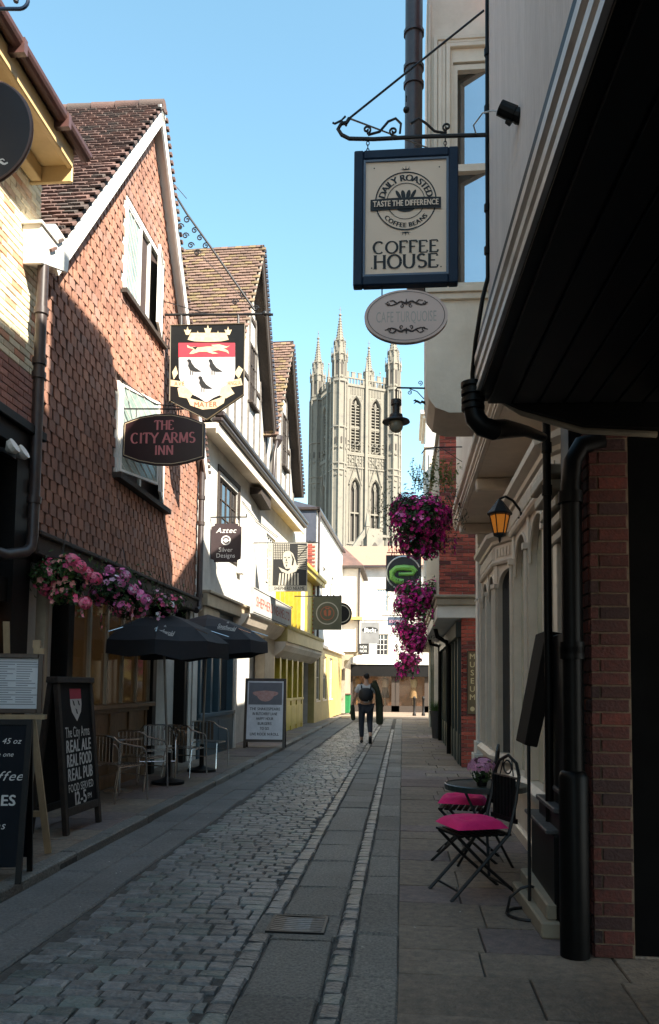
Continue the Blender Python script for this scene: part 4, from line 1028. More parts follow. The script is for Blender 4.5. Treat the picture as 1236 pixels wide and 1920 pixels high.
W2('soffit', MB().box(.955, 1.6, 4.75, 14.0, 4.25, 4.29), cream)
for yy in (7.2, 10.35, 13.3): W2('soffit_beam', MB().box(.94, 1.5, yy, yy+.14, 4.08, 4.248), cream, bevel=.02)
# white corner pilaster
W2('pilaster', MB().box(1.25, 1.48, 13.6, 13.95, .62, 4.25).box(1.18, 1.5, 13.5, 14.0, .0, .42).zprism([(1.22, 13.56), (1.5, 13.56), (1.5, 13.98), (1.22, 13.98)], .42, .62).box(1.23, 1.5, 13.58, 13.97, 3.0, 3.03), white_paint, bevel=.008)
def facet(root_part, P, Q, z0, z1, n, root, arch=True, post=.07):
    P = Vector((*P, 0)); Q = Vector((*Q, 0)); ux = (Q-P).normalized(); uy = Vector((-ux.y, ux.x, 0)); L = (Q-P).length
    M = Matrix((ux, uy, Vector((0, 0, 1)))).transposed().to_4x4(); M.translation = P
    g = MB(); wds = (L-post)/n
    for i in range(n+1):
        x = i*wds; g.box(x+.001, x+post-.001, -.02, .08, z0, z1)
        g.tube([(x+post/2, -.035, z0+.02), (x+post/2, -.035, z1-.3)], .022, 8)
        g.box(x+post/2-.04, x+post/2+.04, -.07, .0, z1-.62 + .3, z1-.56 + .3)
    for i in range(n):
        a, b = i*wds+post, (i+1)*wds; w_ = b-a; cx = (a+b)/2; r = w_/2; zt = z1-.06; zs = zt-r*.9
        P_ = [(cx - r*cos(pi/2*k/8), zs + r*.9*sin(pi/2*k/8)) for k in range(9)]
        g.prism(P_ + [(a, zt+.001)], .0, .06); g.prism([(2*cx-x, z) for x, z in P_] + [(b, zt+.001)], .0, .06)
        g.box(a, b, .0, .06, zt, z1)
        g.tube([(cx - r*.97*cos(pi*k/14), -.005, zs + r*.87*sin(pi*k/14)) for k in range(15)], .016, 5)
    g.v = [tuple(M @ Vector(v)) for v in g.v]
    f = W2('window', g, cream, root)
    for i in range(n):
        a, b = i*wds+post, (i+1)*wds; q = MB().box(a, b, .062, .068, z0, z1-.05); q.v = [tuple(M @ Vector(v)) for v in q.v]
        W2('pane', q, glass if post < .1 else A_('glass with painted cream reflection', (.62,.58,.42), (.5,.45,.3), sc=1.5, rough=.06, spec=.9), f)  # near bay panes: reflection of the sunlit wall opposite put into the colour
    g = MB().box(.02, L-.02, -.03, .1, z1+.06, z1+.26)
    for k in range(max(2, int(L/.08))):
        x = .06 + k*.08
        if x < L-.08: g.box(x, x+.045, -.045, -.03, z1+.1, z1+.22)
    g.v = [tuple(M @ Vector(v)) for v in g.v]; W2('frieze', g, cream_d if False else cream, root)
def bay(Ys, Xw, Xf, c, n, label):
    path = [(Xw, Ys[1]+c), (Xf, Ys[1]), (Xf, Ys[0]), (Xw, Ys[0]-c*2)]
    b = MB()
    b.sweep([(.0, .55), (.0, 0), (-.3, 0), (-.3, .55)], path)
    b.sweep([(.0, .551), (.09, .56), (.09, .61), (.03, .66), (-.2, .66), (-.2, .551)], path)
    b.sweep([(.0, .0), (.04, .0), (.04, .1), (.02, .12), (.0, .12)], path)
    o = W2('bay_window', b, cream, label=label)
    zt_ = 3.2
    W2('cornice', MB().sweep([(.0, zt_+.27), (.05, zt_+.29), (.06, zt_+.33), (.13, zt_+.37), (.14, zt_+.42), (.1, zt_+.44), (-.25, zt_+.56), (-.3, zt_+.27)], path), cream, o)
    W2('transom_moulding', MB().sweep([(-.05, zt_), (.045, zt_), (.06, zt_+.03), (.045, zt_+.06), (-.05, zt_+.06)], path), cream, o)
    facets.append((o, path, n))
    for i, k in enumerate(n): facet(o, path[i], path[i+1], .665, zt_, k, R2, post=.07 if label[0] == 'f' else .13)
facets = []
# panes hang one level below their bay windows: keep three levels by making window frames parts of the house
def bay_flat(*a):
    global W2
    bay(*a)
bay((11.1, 12.9), 1.56, 1.27, .33, (1, 2, 1), 'far bay of arched shop windows')
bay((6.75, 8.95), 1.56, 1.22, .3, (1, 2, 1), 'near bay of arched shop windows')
# dark shopfront between the bays and the pier
W2('dark_shopfront', MB().box(1.02, 1.6, 5.25, 5.7, 0, 1.9).box(.98, 1.6, 5.2, 5.95, .0, .75).box(.95, 1.6, 5.2, 6.1, 0, .62), black, bevel=.01, label='black stepped shopfront base')
W2('step_moulding', MB().box(.9, 1.02, 5.22, 6.1, .622, .65).box(.95, 1.06, 5.22, 5.9, .752, .785).box(1.0, 1.1, 5.22, 5.8, .86, .89), A_('worn dark edging', (.1,.1,.1), (.03,.03,.03), sc=20, rough=.5), bevel=.006)
W2('plinth', MB().zprism([(.86, 5.15), (.98, 5.15), (.98, 6.2), (.82, 6.2)], 0, .1).zprism([(.9, 5.2), (.98, 5.2), (.98, 6.2), (.88, 6.2)], .1, .2), cream_d, bevel=.01)
W2('pilaster', MB().box(1.14, 1.24, 6.05, 6.2, .3, 3.2), cream, bevel=.006)
mb = MB()
for k, (z, o_) in enumerate(((2.62, .0), (2.72, .03), (2.82, .06), (2.92, .1), (3.02, .13))): mb.box(1.12-o_, 1.3, 5.7-o_, 6.3, z, z+.075)
W2('capital', mb, cream_d, bevel=.01)
W2('black_panel', MB().box(1.24, 1.6, 5.2, 6.3, 0, 3.3).box(1.02, 1.7, 5.0, 5.24, 0, 3.4), black)
rp = E('rainwater_pipe', 'thin black rainwater pipe running down past the cream bays', 'pipe', (.985, 5.55, 0))
downpipe(rp, [(0, 0, 0.62), (0, 0, 3.3), (.0, .0, 3.42), (-.03, -.06, 3.5)], .028, pipe_b, name='pipe', collars=[((0, 0, 3.2), (0, 0, 1)), ((0, 0, 2.9), (0, 0, 1))])
# elbow pipe at the end of the near house cornice
YE_ = 4.33
def q4(x, y, Y=YE_): v = on_y(x, y, Y); return tuple(v)
ep = E('elbow_pipe', 'black rainwater pipe with a big ribbed elbow under the jetty corner', 'pipe', q4(912, 545))
o0 = Vector(q4(912, 545)); L_ = lambda x, y, Y=YE_: tuple(Vector(q4(x, y, Y)) - o0)
ps = [L_(886, 722), L_(887, 762), L_(892, 785), L_(905, 800), L_(925, 806), L_(945, 804, 4.45), L_(985, 808, 4.9), L_(1018, 820, 5.3)]
mb = MB().tube(ps, [.05, .052, .056, .056, .056, .054, .035, .03], 14)
for (x, y) in ((886, 722), (886.5, 737), (887, 752), (887, 765)): p = Vector(L_(x, y)); mb.tube([p + Vector((0, 0, .012)), p - Vector((0, 0, .012))], .064, 14)
O('elbow', mb, pipe_b, ep, smooth=True)
mb = MB().tube([L_(914, -40, 4.24), L_(914, 300, 4.24), L_(915, 520, 4.24), L_(905, 560, 4.24), L_(892, 640, 4.26), L_(886, 700), L_(886, 724)], .012, 8)
for y in (98, 205, 390, 470): p = Vector(L_(914, y, 4.24)); mb.tube([p - Vector((0, 0, .02)), p + Vector((0, 0, .02))], .018, 8)
O('pipe', mb, pipe_b, ep, smooth=True)
# oriel
OY, OX = 8.5, .235
zs = on_y(850, 540, OY).z
cv = [(.9, 9.0), (OX, 9.0), (OX, 4.8), (OX+.03, 4.64), (OX+.1, 4.54), (OX+.25, 4.48), (.9, 4.475)]
zw0 = on_y(880, 505, OY).z; zw1 = on_y(880, 118, OY).z; xw0 = on_y(853, 300, OY).x
mb = MB()
mb.prism([(x, z) for x, z in [(.91, zs-.02), (OX, zs-.02), (OX, 4.8), (OX+.03, 4.64), (OX+.1, 4.54), (OX+.25, 4.48), (.91, 4.475)]], OY, 9.35)
mb.box(OX, .91, OY, 9.35, zw1+.02, 9.3).box(OX, xw0-.02, OY, 9.35, zs-.02, zw1+.02).box(xw0-.02, .91, OY+.2, 9.35, zs-.02, zw1+.02)
W2('oriel_window', mb, lime)
orl = bpy.data.objects['oriel_window']
mb = MB()
for i, (a, d) in enumerate(((0, .05), (.05, .035), (.09, .02), (.14, .045))):
    mb.box(OX+.07+a, OX+.07+a+.045, OY-d, OY+.001, zs, zw1+.3-a*.6); mb.box(OX+.07+a+.045, .93, OY-d, OY+.001, zw1+.3-a*.6-.045, zw1+.3-a*.6)
mb.box(OX-.02, .93, OY-.07, OY+.02, zs-.07, zs-.005).box(OX, .93, OY-.04, OY+.001, zs-.14, zs-.071)
mb.box(OX+.01, OX+.04, OY-.03, OY, zs, 9.2)
W2('moulding', mb, cream, orl, bevel=.004)
mb = MB().box(xw0-.02, xw0+.03, OY+.02, OY+.09, zs, zw1).box(xw0+.03, .93, OY+.02, OY+.09, zs, zs+.07).box(xw0+.03, .93, OY+.02, OY+.09, zw1-.06, zw1)
zt = on_y(880, 312, OY).z; mb.box(xw0+.03, .93, OY+.015, OY+.09, zt-.04, zt+.04)
W2('sash', mb, cream, orl)
W2('pane', MB().add([(xw0+.03, OY+.17, zs), (.95, OY+.03, zs), (.95, OY+.03, zw1), (xw0+.03, OY+.17, zw1), (xw0+.03, OY+.195, zs), (.95, OY+.195, zs), (.95, OY+.195, zw1), (xw0+.03, OY+.195, zw1)], [(0, 1, 2, 3), (7, 6, 5, 4), (0, 4, 5, 1), (1, 5, 6, 2), (2, 6, 7, 3), (3, 7, 4, 0)]), A_('mirror glass', (.5,.52,.55), (.45,.47,.5), metal=.9, rough=.03, sc=1), orl)
# fat pipe beside the oriel
x = on_y(776, 150, OY-.15).x
pts = [(x, OY-.1, 9.3), (x, OY-.1, zs+.1), (x+.05, OY-.05, zs-.1), (OX+.05, OY+.05, zs-.25)]
mb = MB().tube(pts, .098, 14)
for y in (63, 128, 160): z = on_y(776, y, OY-.1).z; mb.tube([(x, OY-.1, z-.02), (x, OY-.1, z+.02)], .115, 14)
W2('soil_pipe', mb, pipe_m, smooth=True)
# ================================================= RIGHT: brick museum building
R3 = E('brick_museum_building', 'red brick building with overhanging upper storey and vertical museum sign', 'building', (.69, 15.5, 0), 0)
def p3(x, y): return px(R3, x, y, 0)
ZT3 = p3(830, 815)[1]; ZL3 = p3(850, 1128)[1]
O('wall', MB().box(0, 3, .012, 8.5, ZL3+.1, ZT3).box(.50, 3, .012, 8.5, 0, ZL3-.15), mortar, R3)
brick_field(R3, 0, 1.6, ZL3+.12, ZT3, .0, red_brick, limit=300)
xm = p3(865, 1300)[0]
brick_field(R3, xm, 1.3, 0, ZL3-.15, .0, red_brick, limit=300)
O('shade_block', MB().box(.95, 3, .6, 9.6, ZT3+.1, 9.5), slate, R3)  # unseen box added behind the parapet to shade the fronts opposite
O('cornice', MB().box(-.06, 3, -.12, 8.6, ZL3-.08, ZL3+.06).box(-.1, 3, -.16, 8.6, ZL3+.06, ZL3+.12), cream_d, R3, bevel=.015)
O('bressummer', MB().box(-.04, 3, -.06, 8.6, ZL3-.32, ZL3-.08), white_paint, R3, bevel=.01)
O('parapet', MB().box(-.06, 3, -.05, 8.5, ZT3, ZT3+.1), cream_d, R3)
# green shopfront along the street side
mb = MB()
for k in range(9):
    yy = .6 + k*.95; mb.box(.40, .50, yy, yy+.14, 0, 2.75)
mb.box(.42, .5, .3, 8.6, 0, .6).box(.34, .5, .3, 8.6, 2.5, 2.8)
O('shopfront', mb, A_('dark green paint', (.012,.03,.025), (.01,.022,.02), rough=.4), R3)
O('pane', MB().box(.46, .48, .3, 8.6, .6, 2.5), glass, R3)
downpipe(R3, [(.05, 3.0, ZL3-.3), (.1, 3, ZL3-.5), (.3, 3, ZL3-.62), (.36, 3, ZL3-.75), (.36, 3, 0)], .05, pipe_b)
downpipe(R3, [(.0, 7.4, ZL3-.1), (.1, 7.4, ZL3-.45), (.33, 7.4, ZL3-.5), (.36, 7.4, ZL3-.7), (.36, 7.4, 0)], .05, pipe_b)
(a, z0_), (b, z1_) = p3(877, 1338), p3(894, 1222)
ms_ = O('museum_board', MB().box(a, b, -.045, -.016, z0_, z1_), A_('tan sign board', (.2,.14,.07), rough=.6), R3)
O('frame', MB().box(a-.015, a, -.05, -.016, z0_-.015, z1_+.015).box(b, b+.015, -.05, -.016, z0_-.015, z1_+.015).box(a, b, -.05, -.016, z1_, z1_+.015).box(a, b, -.05, -.016, z0_-.015, z0_), wood_b, ms_)
mb = MB()
for i, c in enumerate('MUSEUM'): write(mb, c, (a+b)/2, z1_-.09-i*.155, .15, -.047, bold=.02)
mb.flat(_arc((a+b)/2, z0_+.09, .045, .045, 0, 360, 12)[:-1], -.0475)
O('lettering', mb, A_('gold letters', (.8,.65,.35), rough=.5), ms_)
# ================================================= RIGHT FAR: tall cream building and green door shop
R4 = E('tall_cream_building', 'tall cream building with moulded cornice and roof railing behind the brick building', 'building', (.7, 25.5, 0), 0)
ZT4 = px(R4, 800, 772, 0)[1]
O('wall', MB().box(0, 6, 0, 2.6, 3.2, ZT4-.25).box(.0, 6, 2.6, 10.5, 3.2, 4.3).box(.45, 6, 0, 10.5, 0, 3.0), white, R4)
O('cornice', MB().box(-.18, 6, -.18, 2.7, ZT4-.14, ZT4).box(-.1, 6, -.1, 2.7, ZT4-.25, ZT4-.14).box(-.06, 6, -.06, 2.7, ZT4-1.2, ZT4-1.1).box(.1, .55, -.04, 0, ZT4-5, ZT4-1.4), lime, R4, bevel=.02)
mb = MB()
for k in range(14): mb.tube([(.35+k*.08, .2, ZT4), (.35+k*.08, .2, ZT4+.35)], .012, 4)
mb.box(.3, 1.5, .18, .22, ZT4+.35, ZT4+.38); O('railing', mb, iron, R4)
O('jetty', MB().box(-.02, 6, -.02, 10.5, 3.0, 3.2), cream_d, R4)
O('pilaster', MB().box(.3, .44, .1, .3, 0, 3.0).box(.3, .44, 5.0, 5.2, 0, 3.0), white_paint, R4)
mb = MB().box(.38, .5, .5, 4.9, 0, 3.0)
for k in range(5): mb.box(.34, .38, .5+k*1.05, .64+k*1.05, 0, 3)
O('shopfront', mb, A_('bottle green paint', (.01,.06,.05), (.008,.05,.04), rough=.35), R4, label='bottle green shopfront')
O('pane', MB().box(.36, .37, .7, 4.8, .7, 2.6), glass, R4)
w6 = [(.8, 1.8, 5.5, 7.3), (.8, 1.8, 8.2, 9.6)]
for q in w6:
    mb = MB().box(-.03, .0, q[0], q[1], q[2], q[3]); fo = O('window', mb, white_paint, R4); O('pane', MB().box(-.035, -.031, q[0]+.08, q[1]-.08, q[2]+.08, q[3]-.08), glass, fo)
# plain house and low shop beyond the crossing street
R5 = E('side_street_house', 'house round the corner past the right hand shops', 'house', (2.6, 46.2, 0), 0)
O('wall', MB().box(0, 14, 0, 6, 0, 8), lime, R5)
R6 = E('low_shop', 'low shop beyond the yellow houses left of the crossing', 'shop', (-16, 46.5, 0), 0)
O('wall', MB().box(0, 10, 0, 6, 0, 6), lime, R6)
# ================================================= SIGNS
def hang_sign(name, label, cat, xl, xr, yt, yb, Y, group=None):
    a = on_y(xl, yt, Y); b = on_y(xr, yt, Y); c = on_y((xl+xr)/2, yb, Y)
    r = E(name, label, cat, ((a.x+b.x)/2, Y, (a.z+b.z)/2), 0, group)
    return r, b.x-a.x, (a.z+b.z)/2 - c.z
tan = A_('tan sign face', (.84,.66,.5), (.78,.6,.45), sc=3, rough=.6)
# coffee house
cs, cw, chh = hang_sign('coffee_house_sign', 'blue framed coffee house sign with tan panel hanging from scrolled bracket', 'sign', 665, 859, 284, 537, 4.2)
t = .052
mb = MB().box(-cw/2, -cw/2+t, -.03, .03, -chh, 0).box(cw/2-t, cw/2, -.03, .03, -chh, 0).box(-cw/2+t, cw/2-t, -.03, .03, -t, 0).box(-cw/2+t, cw/2-t, -.03, .03, -chh, -chh+t)
O('frame', mb, navy, cs, bevel=.006)
t2 = t+.012
mb = MB().box(-cw/2+t, -cw/2+t2, -.022, .022, -chh+t, -t).box(cw/2-t2, cw/2-t, -.022, .022, -chh+t, -t).box(-cw/2+t2, cw/2-t2, -.022, .022, -t2, -t).box(-cw/2+t2, cw/2-t2, -.022, .022, -chh+t, -chh+t2)
O('inner_bead', mb, A_('pale blue grey bead', (.12,.16,.22), rough=.5), cs)
O('panel', MB().box(-cw/2+t2, cw/2-t2, -.012, .012, -chh+t2, -t2), tan, cs)
fy = -.0125
def C(x, y): return px(cs, x, y, fy)
cx, cz = C(761, 377); R = C(819, 377)[0]-cx
mb = MB()
for rr, wd in ((R, .007), (R*.62, .004)):
    for k in range(48):
        a0, a1 = 2*pi*k/48, 2*pi*(k+1)/48
        mb.flat([(cx+rr*cos(a0), cz+rr*sin(a0)), (cx+rr*cos(a1), cz+rr*sin(a1)), (cx+(rr-wd)*cos(a1), cz+(rr-wd)*sin(a1)), (cx+(rr-wd)*cos(a0), cz+(rr-wd)*sin(a0))], fy)
write_arc(mb, 'DAILY ROASTED', cx, cz, R*.8, .052, fy-.001, amid=pi/2, sp=.92, bold=.045)
write_arc(mb, 'COFFEE BEANS', cx, cz, R*.81, .036, fy-.001, amid=-pi/2, outward=False, sp=1.0, bold=.045)
for dx, rot in ((-.04, .5), (-.014, .15), (.014, -.15), (.04, -.5)):
    mb.flat([(cx+dx+.012*cos(a)*cos(rot)-.026*sin(a)*sin(-rot)*-1, cz+.036+.026*sin(a)) for a in [2*pi*k/12 for k in range(12)]], fy)
mb.flat([(cx+.05*cos(pi+pi*k/10), cz-.04+.022*sin(pi+pi*k/10)) for k in range(11)], fy)
for s, zz in ((1, R+.012), (-1, -R-.012)):
    for k in (-1, 0, 1): mb.flat([(cx+k*.012-.003, cz+zz), (cx+k*.012+.003, cz+zz), (cx+k*.02+.0, cz+zz+s*(.016 if k else .022))], fy)
    mb.flat([(cx-.03, cz+zz), (cx, cz+zz-.003), (cx+.03, cz+zz), (cx, cz+zz+.004)], fy)
serif(mb, 'COFFEE', *C(761, 463), C(761, 452)[1]-C(761, 474)[1], fy, width=C(823, 463)[0]-C(700, 463)[0])
serif(mb, 'HOUSE', *C(761, 490), C(761, 478)[1]-C(761, 503)[1], fy, width=C(824, 463)[0]-C(702, 463)[0])
for x, y in ((697, 503), (827, 500), (702, 316), (824, 313)): p = C(x, y); mb.flat(_arc(p[0], p[1], .004, .004, 0, 360, 8)[:-1], fy)
O('lettering', mb, ink, cs)
bx0, bz = C(695, 374); bx1 = C(827, 374)[0]; bh = C(761, 371)[1]-C(761, 392)[1]
def bow(x): return .012 * (1-((x-cx)/(bx1-cx))**2) - .004
n = 12; xs = [bx0+(bx1-bx0)*k/n for k in range(n+1)]
zb_ = C(761, 383)[1]
mb = MB(); 
for k in range(n): mb.flat([(xs[k], zb_-bh/2-bow(xs[k])*-.5), (xs[k+1], zb_-bh/2-bow(xs[k+1])*-.5), (xs[k+1], zb_+bh/2+bow(xs[k+1])*.5), (xs[k], zb_+bh/2+bow(xs[k])*.5)], fy-.006)
O('banner', mb, ink, cs)
O('banner_lettering', write(MB(), 'TASTE THE DIFFERENCE', cx, zb_, .046, fy-.014, width=(bx1-bx0)*.93, bold=.03), tan, cs)
# its bracket
br = E('sign_bracket', 'scrolled black iron bracket with stay rods holding the coffee house sign', 'bracket', tuple(on_y(912, 253, 4.2)), 0)
def B(x, y): p = px(br, x, y); return (p[0], 0, p[1])
mb = MB().tube([B(912, 253), B(800, 256), B(700, 261), B(655, 260), B(641, 253), B(634, 242), B(640, 232), B(650, 230), B(655, 222)], .011, 8)
O('bar', mb, iron, br, smooth=True)
mb = MB()
for (x, y, r, s) in ((688, 243, .024, 1), (738, 246, .024, -1), (838, 238, .024, -1)):
    c = B(x, y); mb.tube(spiral(c[0], c[2], r, -pi/2, 1.3, dirn=s), .006, 6)
c0 = [B(690, 253), B(712, 247), B(728, 228), B(742, 222), B(752, 232), B(750, 250)]; mb.tube(c0, .007, 6)
mb.tube([B(770, 232), B(785, 222), B(800, 232), B(815, 246), B(838, 250)], .007, 6)
mb.tube([B(640, 226), B(628, 232), B(624, 230)], .006, 6); mb.tube([B(648, 218), B(640, 226), B(650, 236)], .006, 6)
O('scroll', mb, iron, br, smooth=True)
O('finial', MB().ball(B(762, 206), .018, 8).tube([B(762, 190), B(762, 180)], .004, 6), iron, br, smooth=True)
p1 = B(655, 222)
O('stay_rod', MB().tube([p1, (B(908, 14)[0], .02, B(908, 14)[2])], .006, 6).tube([p1, (B(858, 142)[0], 1.8, B(858, 142)[2]+.8)], .005, 6), iron, br, smooth=True)
mb = MB()
for x in (690, 835):
    a = B(x, 258); b = B(x, 286)
    for k in range(4):
        z = a[2] + (b[2]-a[2])*(k+.5)/4; mb.tube([(a[0]+.008*cos(t_)*(k % 2), .008*cos(t_)*(1-k % 2), z+.013*sin(t_)) for t_ in [2*pi*i/8 for i in range(8)]], .0028, 5, closed=True)
O('chain', mb, iron, br)
# oval sign
ov, ow, oh = hang_sign('oval_cafe_sign', 'small tan oval cafe sign with scrollwork hanging below the coffee house sign', 'sign', 684, 840, 545, 644, 4.2)
def V(x, y): return px(ov, x, y, fy)
el = [(ow/2*cos(a), -oh/2 + oh/2*sin(a)) for a in [2*pi*k/48 for k in range(48)]]
O('board', MB().prism(el, -.012, .02), A_('pinkish tan board', (.74,.57,.5), (.68,.52,.45), sc=3, rough=.6), ov)
mb = MB()
for rr, rs in ((.93, .915),):
    for k in range(48):
        a0, a1 = 2*pi*k/48, 2*pi*(k+1)/48
        f_ = lambda q, a: (ow/2*q*cos(a), -oh/2 + oh/2*q*sin(a)); mb.flat([f_(rr, a0), f_(rr, a1), f_(rs, a1), f_(rs, a0)], fy)
def ribbon(mb, pts, w0, y):
    P = [Vector(p) for p in pts]; N_ = len(P)
    for i in range(N_-1):
        t = (P[i+1]-P[i]).normalized(); n_ = Vector((-t.y, t.x)); a = w0*(1-.7*i/N_)/2; b = w0*(1-.7*(i+1)/N_)/2
        mb.flat([tuple(P[i]+n_*a), tuple(P[i+1]+n_*b), tuple(P[i+1]-n_*b), tuple(P[i]-n_*a)], y)
for s, yy in ((1, 569), (-1, 618)):
    c = V(762, yy)
    for d in (-1, 1):
        ribbon(mb, [(c[0]+d*.005, c[1]), (c[0]+d*.03, c[1]+s*.012), (c[0]+d*.055, c[1]-s*.002), (c[0]+d*.08, c[1]-s*.01), (c[0]+d*.115, c[1]+s*.002)], .012, fy)
        ribbon(mb, [(c[0]+d*.05, c[1]), (c[0]+d*.07, c[1]+s*.018), (c[0]+d*.09, c[1]+s*.014)], .009, fy)
        sp_ = spiral(c[0]+d*.025, c[1]-s*.014, .012, s*pi/2, 1.1, 10, dirn=d); ribbon(mb, [(p[0], p[2]) for p in sp_], .007, fy)
        sp_ = spiral(c[0]+d*.095, c[1]-s*.002, .013, s*pi/2, 1.1, 10, dirn=-d); ribbon(mb, [(p[0], p[2]) for p in sp_], .006, fy)
    mb.flat([(c[0]-.008, c[1]), (c[0], c[1]-s*.01), (c[0]+.008, c[1]), (c[0], c[1]+s*.028)], fy)
O('scrollwork', mb, A_('dark brown print', (.05,.03,.025), rough=.7), ov)
O('lettering', write(MB(), 'CAFE TURQUOISE', *V(762, 593), .085, fy, width=V(820, 590)[0]-V(706, 590)[0]), A_('faded turquoise letters', (.52,.46,.4), rough=.7), ov)
O('hook', MB().tube([(-.13, 0, -oh*.12), (-.13, 0, .02)], .004, 6).tube([(.1, 0, -oh*.06), (.1, 0, .02)], .004, 6), iron, ov)
# big painted inn sign (shield of arms)
IY = 12.6
ins, iw, ih = hang_sign('inn_coat_of_arms_sign', 'large black hanging sign painted with crown, red and white shield and three birds', 'sign', 318, 459, 607, 785, IY)
def I(x, y): return px(ins, x, y, -.031)
q = [I(320, 610), I(459, 607), I(457, 740), I(388, 787), I(318, 752)]
O('board', MB().prism(q, -.03, .03), black, ins, bevel=.01)
O('edge_trim', MB().tube([(x, -.03, z) for x, z in q], .012, 6, closed=True), A_('dull gilt', (.12,.09,.05), rough=.5), ins)
gold = A_('cream gold paint', (.62,.5,.33), (.5,.38,.22), sc=12, rough=.6)
shield = [I(335, 643), I(441, 643), I(441, 700)] + [I(439, 712), I(430, 728), I(414, 740), I(400, 746), I(387, 755), I(374, 746), I(358, 738), I(344, 725), I(336, 708)]
O('shield', MB().flat(shield, -.032), A_('pale grey white paint', (.62,.6,.58), rough=.6), ins)
O('shield_chief', MB().flat([I(335, 643), I(441, 643), I(441, 669), I(335, 670)], -.035), A_('heraldic red', (.5,.03,.05), rough=.6), ins)
mb = MB()
# crown
mb.flat([I(352, 637), I(358, 624), I(424, 624), I(429, 637), I(415, 640), I(390, 641), I(365, 640)], -.033)
for cx_, hh in ((352, 612), (371, 620), (390, 609), (409, 620), (428, 612)):
    mb.flat([I(cx_-3, 628), I(cx_-7, hh+6), I(cx_-2, hh+7), I(cx_, hh), I(cx_+2, hh+7), I(cx_+7, hh+6), I(cx_+3, 628)], -.034)
# lion passant
mb.flat([I(355, 664), I(363, 655), I(352, 652), I(351, 647), I(358, 651), I(366, 650), I(372, 652), I(388, 650), I(405, 650), I(418, 652), I(428, 658), I(430, 664), I(424, 660), I(410, 657), I(398, 659), I(410, 663), I(400, 664), I(388, 660), I(374, 660), I(362, 664)], -.038)
mb.flat([I(405, 652), I(396, 647), I(412, 646), I(426, 650), I(432, 648), I(424, 653)], -.038)
# scroll ribbons
for P_ in ([(320, 712), (346, 716), (347, 727), (320, 724)], [(323, 698), (330, 686), (334, 700), (326, 712)], [(333, 728), (346, 722), (362, 738), (356, 748), (336, 744)],
           [(350, 745), (388, 755), (423, 742), (420, 756), (404, 766), (380, 768), (357, 760)], [(414, 727), (428, 720), (440, 738), (424, 747), (412, 742)], [(424, 716), (452, 709), (455, 722), (428, 727)], [(440, 700), (448, 686), (456, 693), (448, 710)]):
    mb.flat([I(*p) for p in P_], -.033)
O('gilding', mb, gold, ins)
mb = MB()
for bx_, by_ in ((360, 690), (400, 690), (381, 722)):
    mb.flat([I(bx_-9, by_-14), I(bx_-6, by_-17), I(bx_-2, by_-15), I(bx_, by_-9), I(bx_+6, by_-1), I(bx_+18, by_+7), I(bx_+6, by_+7), I(bx_-3, by_+4), I(bx_-7, by_-4), I(bx_-6, by_-10)], -.036)
    for d in (-2, 2): mb.flat([I(bx_+d-.8, by_+5), I(bx_+d+.8, by_+5), I(bx_+d+.8, by_+13), I(bx_+d-.8, by_+13)], -.036)
mb.flat([I(361, 651), I(372, 650), I(367, 656)], -.04)
O('birds', mb, ink, ins)
mb = MB(); write(mb, 'MATER', *I(386, 758), .12, -.037, width=I(408, 758)[0]-I(364, 758)[0], bold=.02)
write(mb, 'AVE', *I(337, 719), .1, -.037, width=I(347, 719)[0]-I(327, 719)[0]); write(mb, 'ANGLIA', *I(440, 718), .1, -.037, width=I(453, 719)[0]-I(428, 719)[0])
O('lettering', mb, A_('faded red letters', (.45,.12,.06), rough=.7), ins)
ib = E('inn_sign_bracket', 'long wall bracket with scrolled diagonal stay carrying the painted inn sign', 'bracket', tuple(on_y(276, 590, IY)), 0)
def K(x, y, Y=0): p = px(ib, x, y, Y); return (p[0], Y, p[1])
mb = MB().tube([(K(276, 590)[0]-.15, 0, K(276, 590)[2]), K(350, 590), K(430, 590), K(497, 589), K(512, 590)], .022, 8)
mb.tube([(K(276, 590)[0]-.15, 0, K(285, 300)[2]+.3), K(300, 318), K(350, 400), K(400, 470), K(478, 582)], .018, 8)
mb.tube([K(240, 545), K(400, 592)], .008, 6).tube([K(296, 310), K(350, 372)], .006, 6).tube([K(370, 470), K(480, 586)], .005, 6)
mb.ball(K(497, 588), .045, 8)
O('rod', mb, iron, ib, smooth=True)
mb = MB()
for (x, y, r) in ((351, 412, .06), (365, 432, .05), (375, 446, .05), (386, 461, .055), (338, 425, .055), (348, 442, .05), (358, 460, .05), (370, 474, .055), (278, 294, .06), (288, 352, .06), (441, 566, .05), (455, 553, .05), (479, 578, .05)):
    c = K(x, y); mb.tube(spiral(c[0], c[2], r*1.15, 0, 1.4, 14), .011, 5)
    mb.tube([c[:2]+(c[2]-r,), K(x+(6 if x > 345+(y-412)*.6 else -2)*0+x*0, y+10)] if False else [c, (c[0]+.001, 0, c[2]+.01)], .006, 4)
for x in (340, 447): mb.tube([K(x, 590), K(x, 611)], .02, 6)
O('scroll', mb, iron, ib)
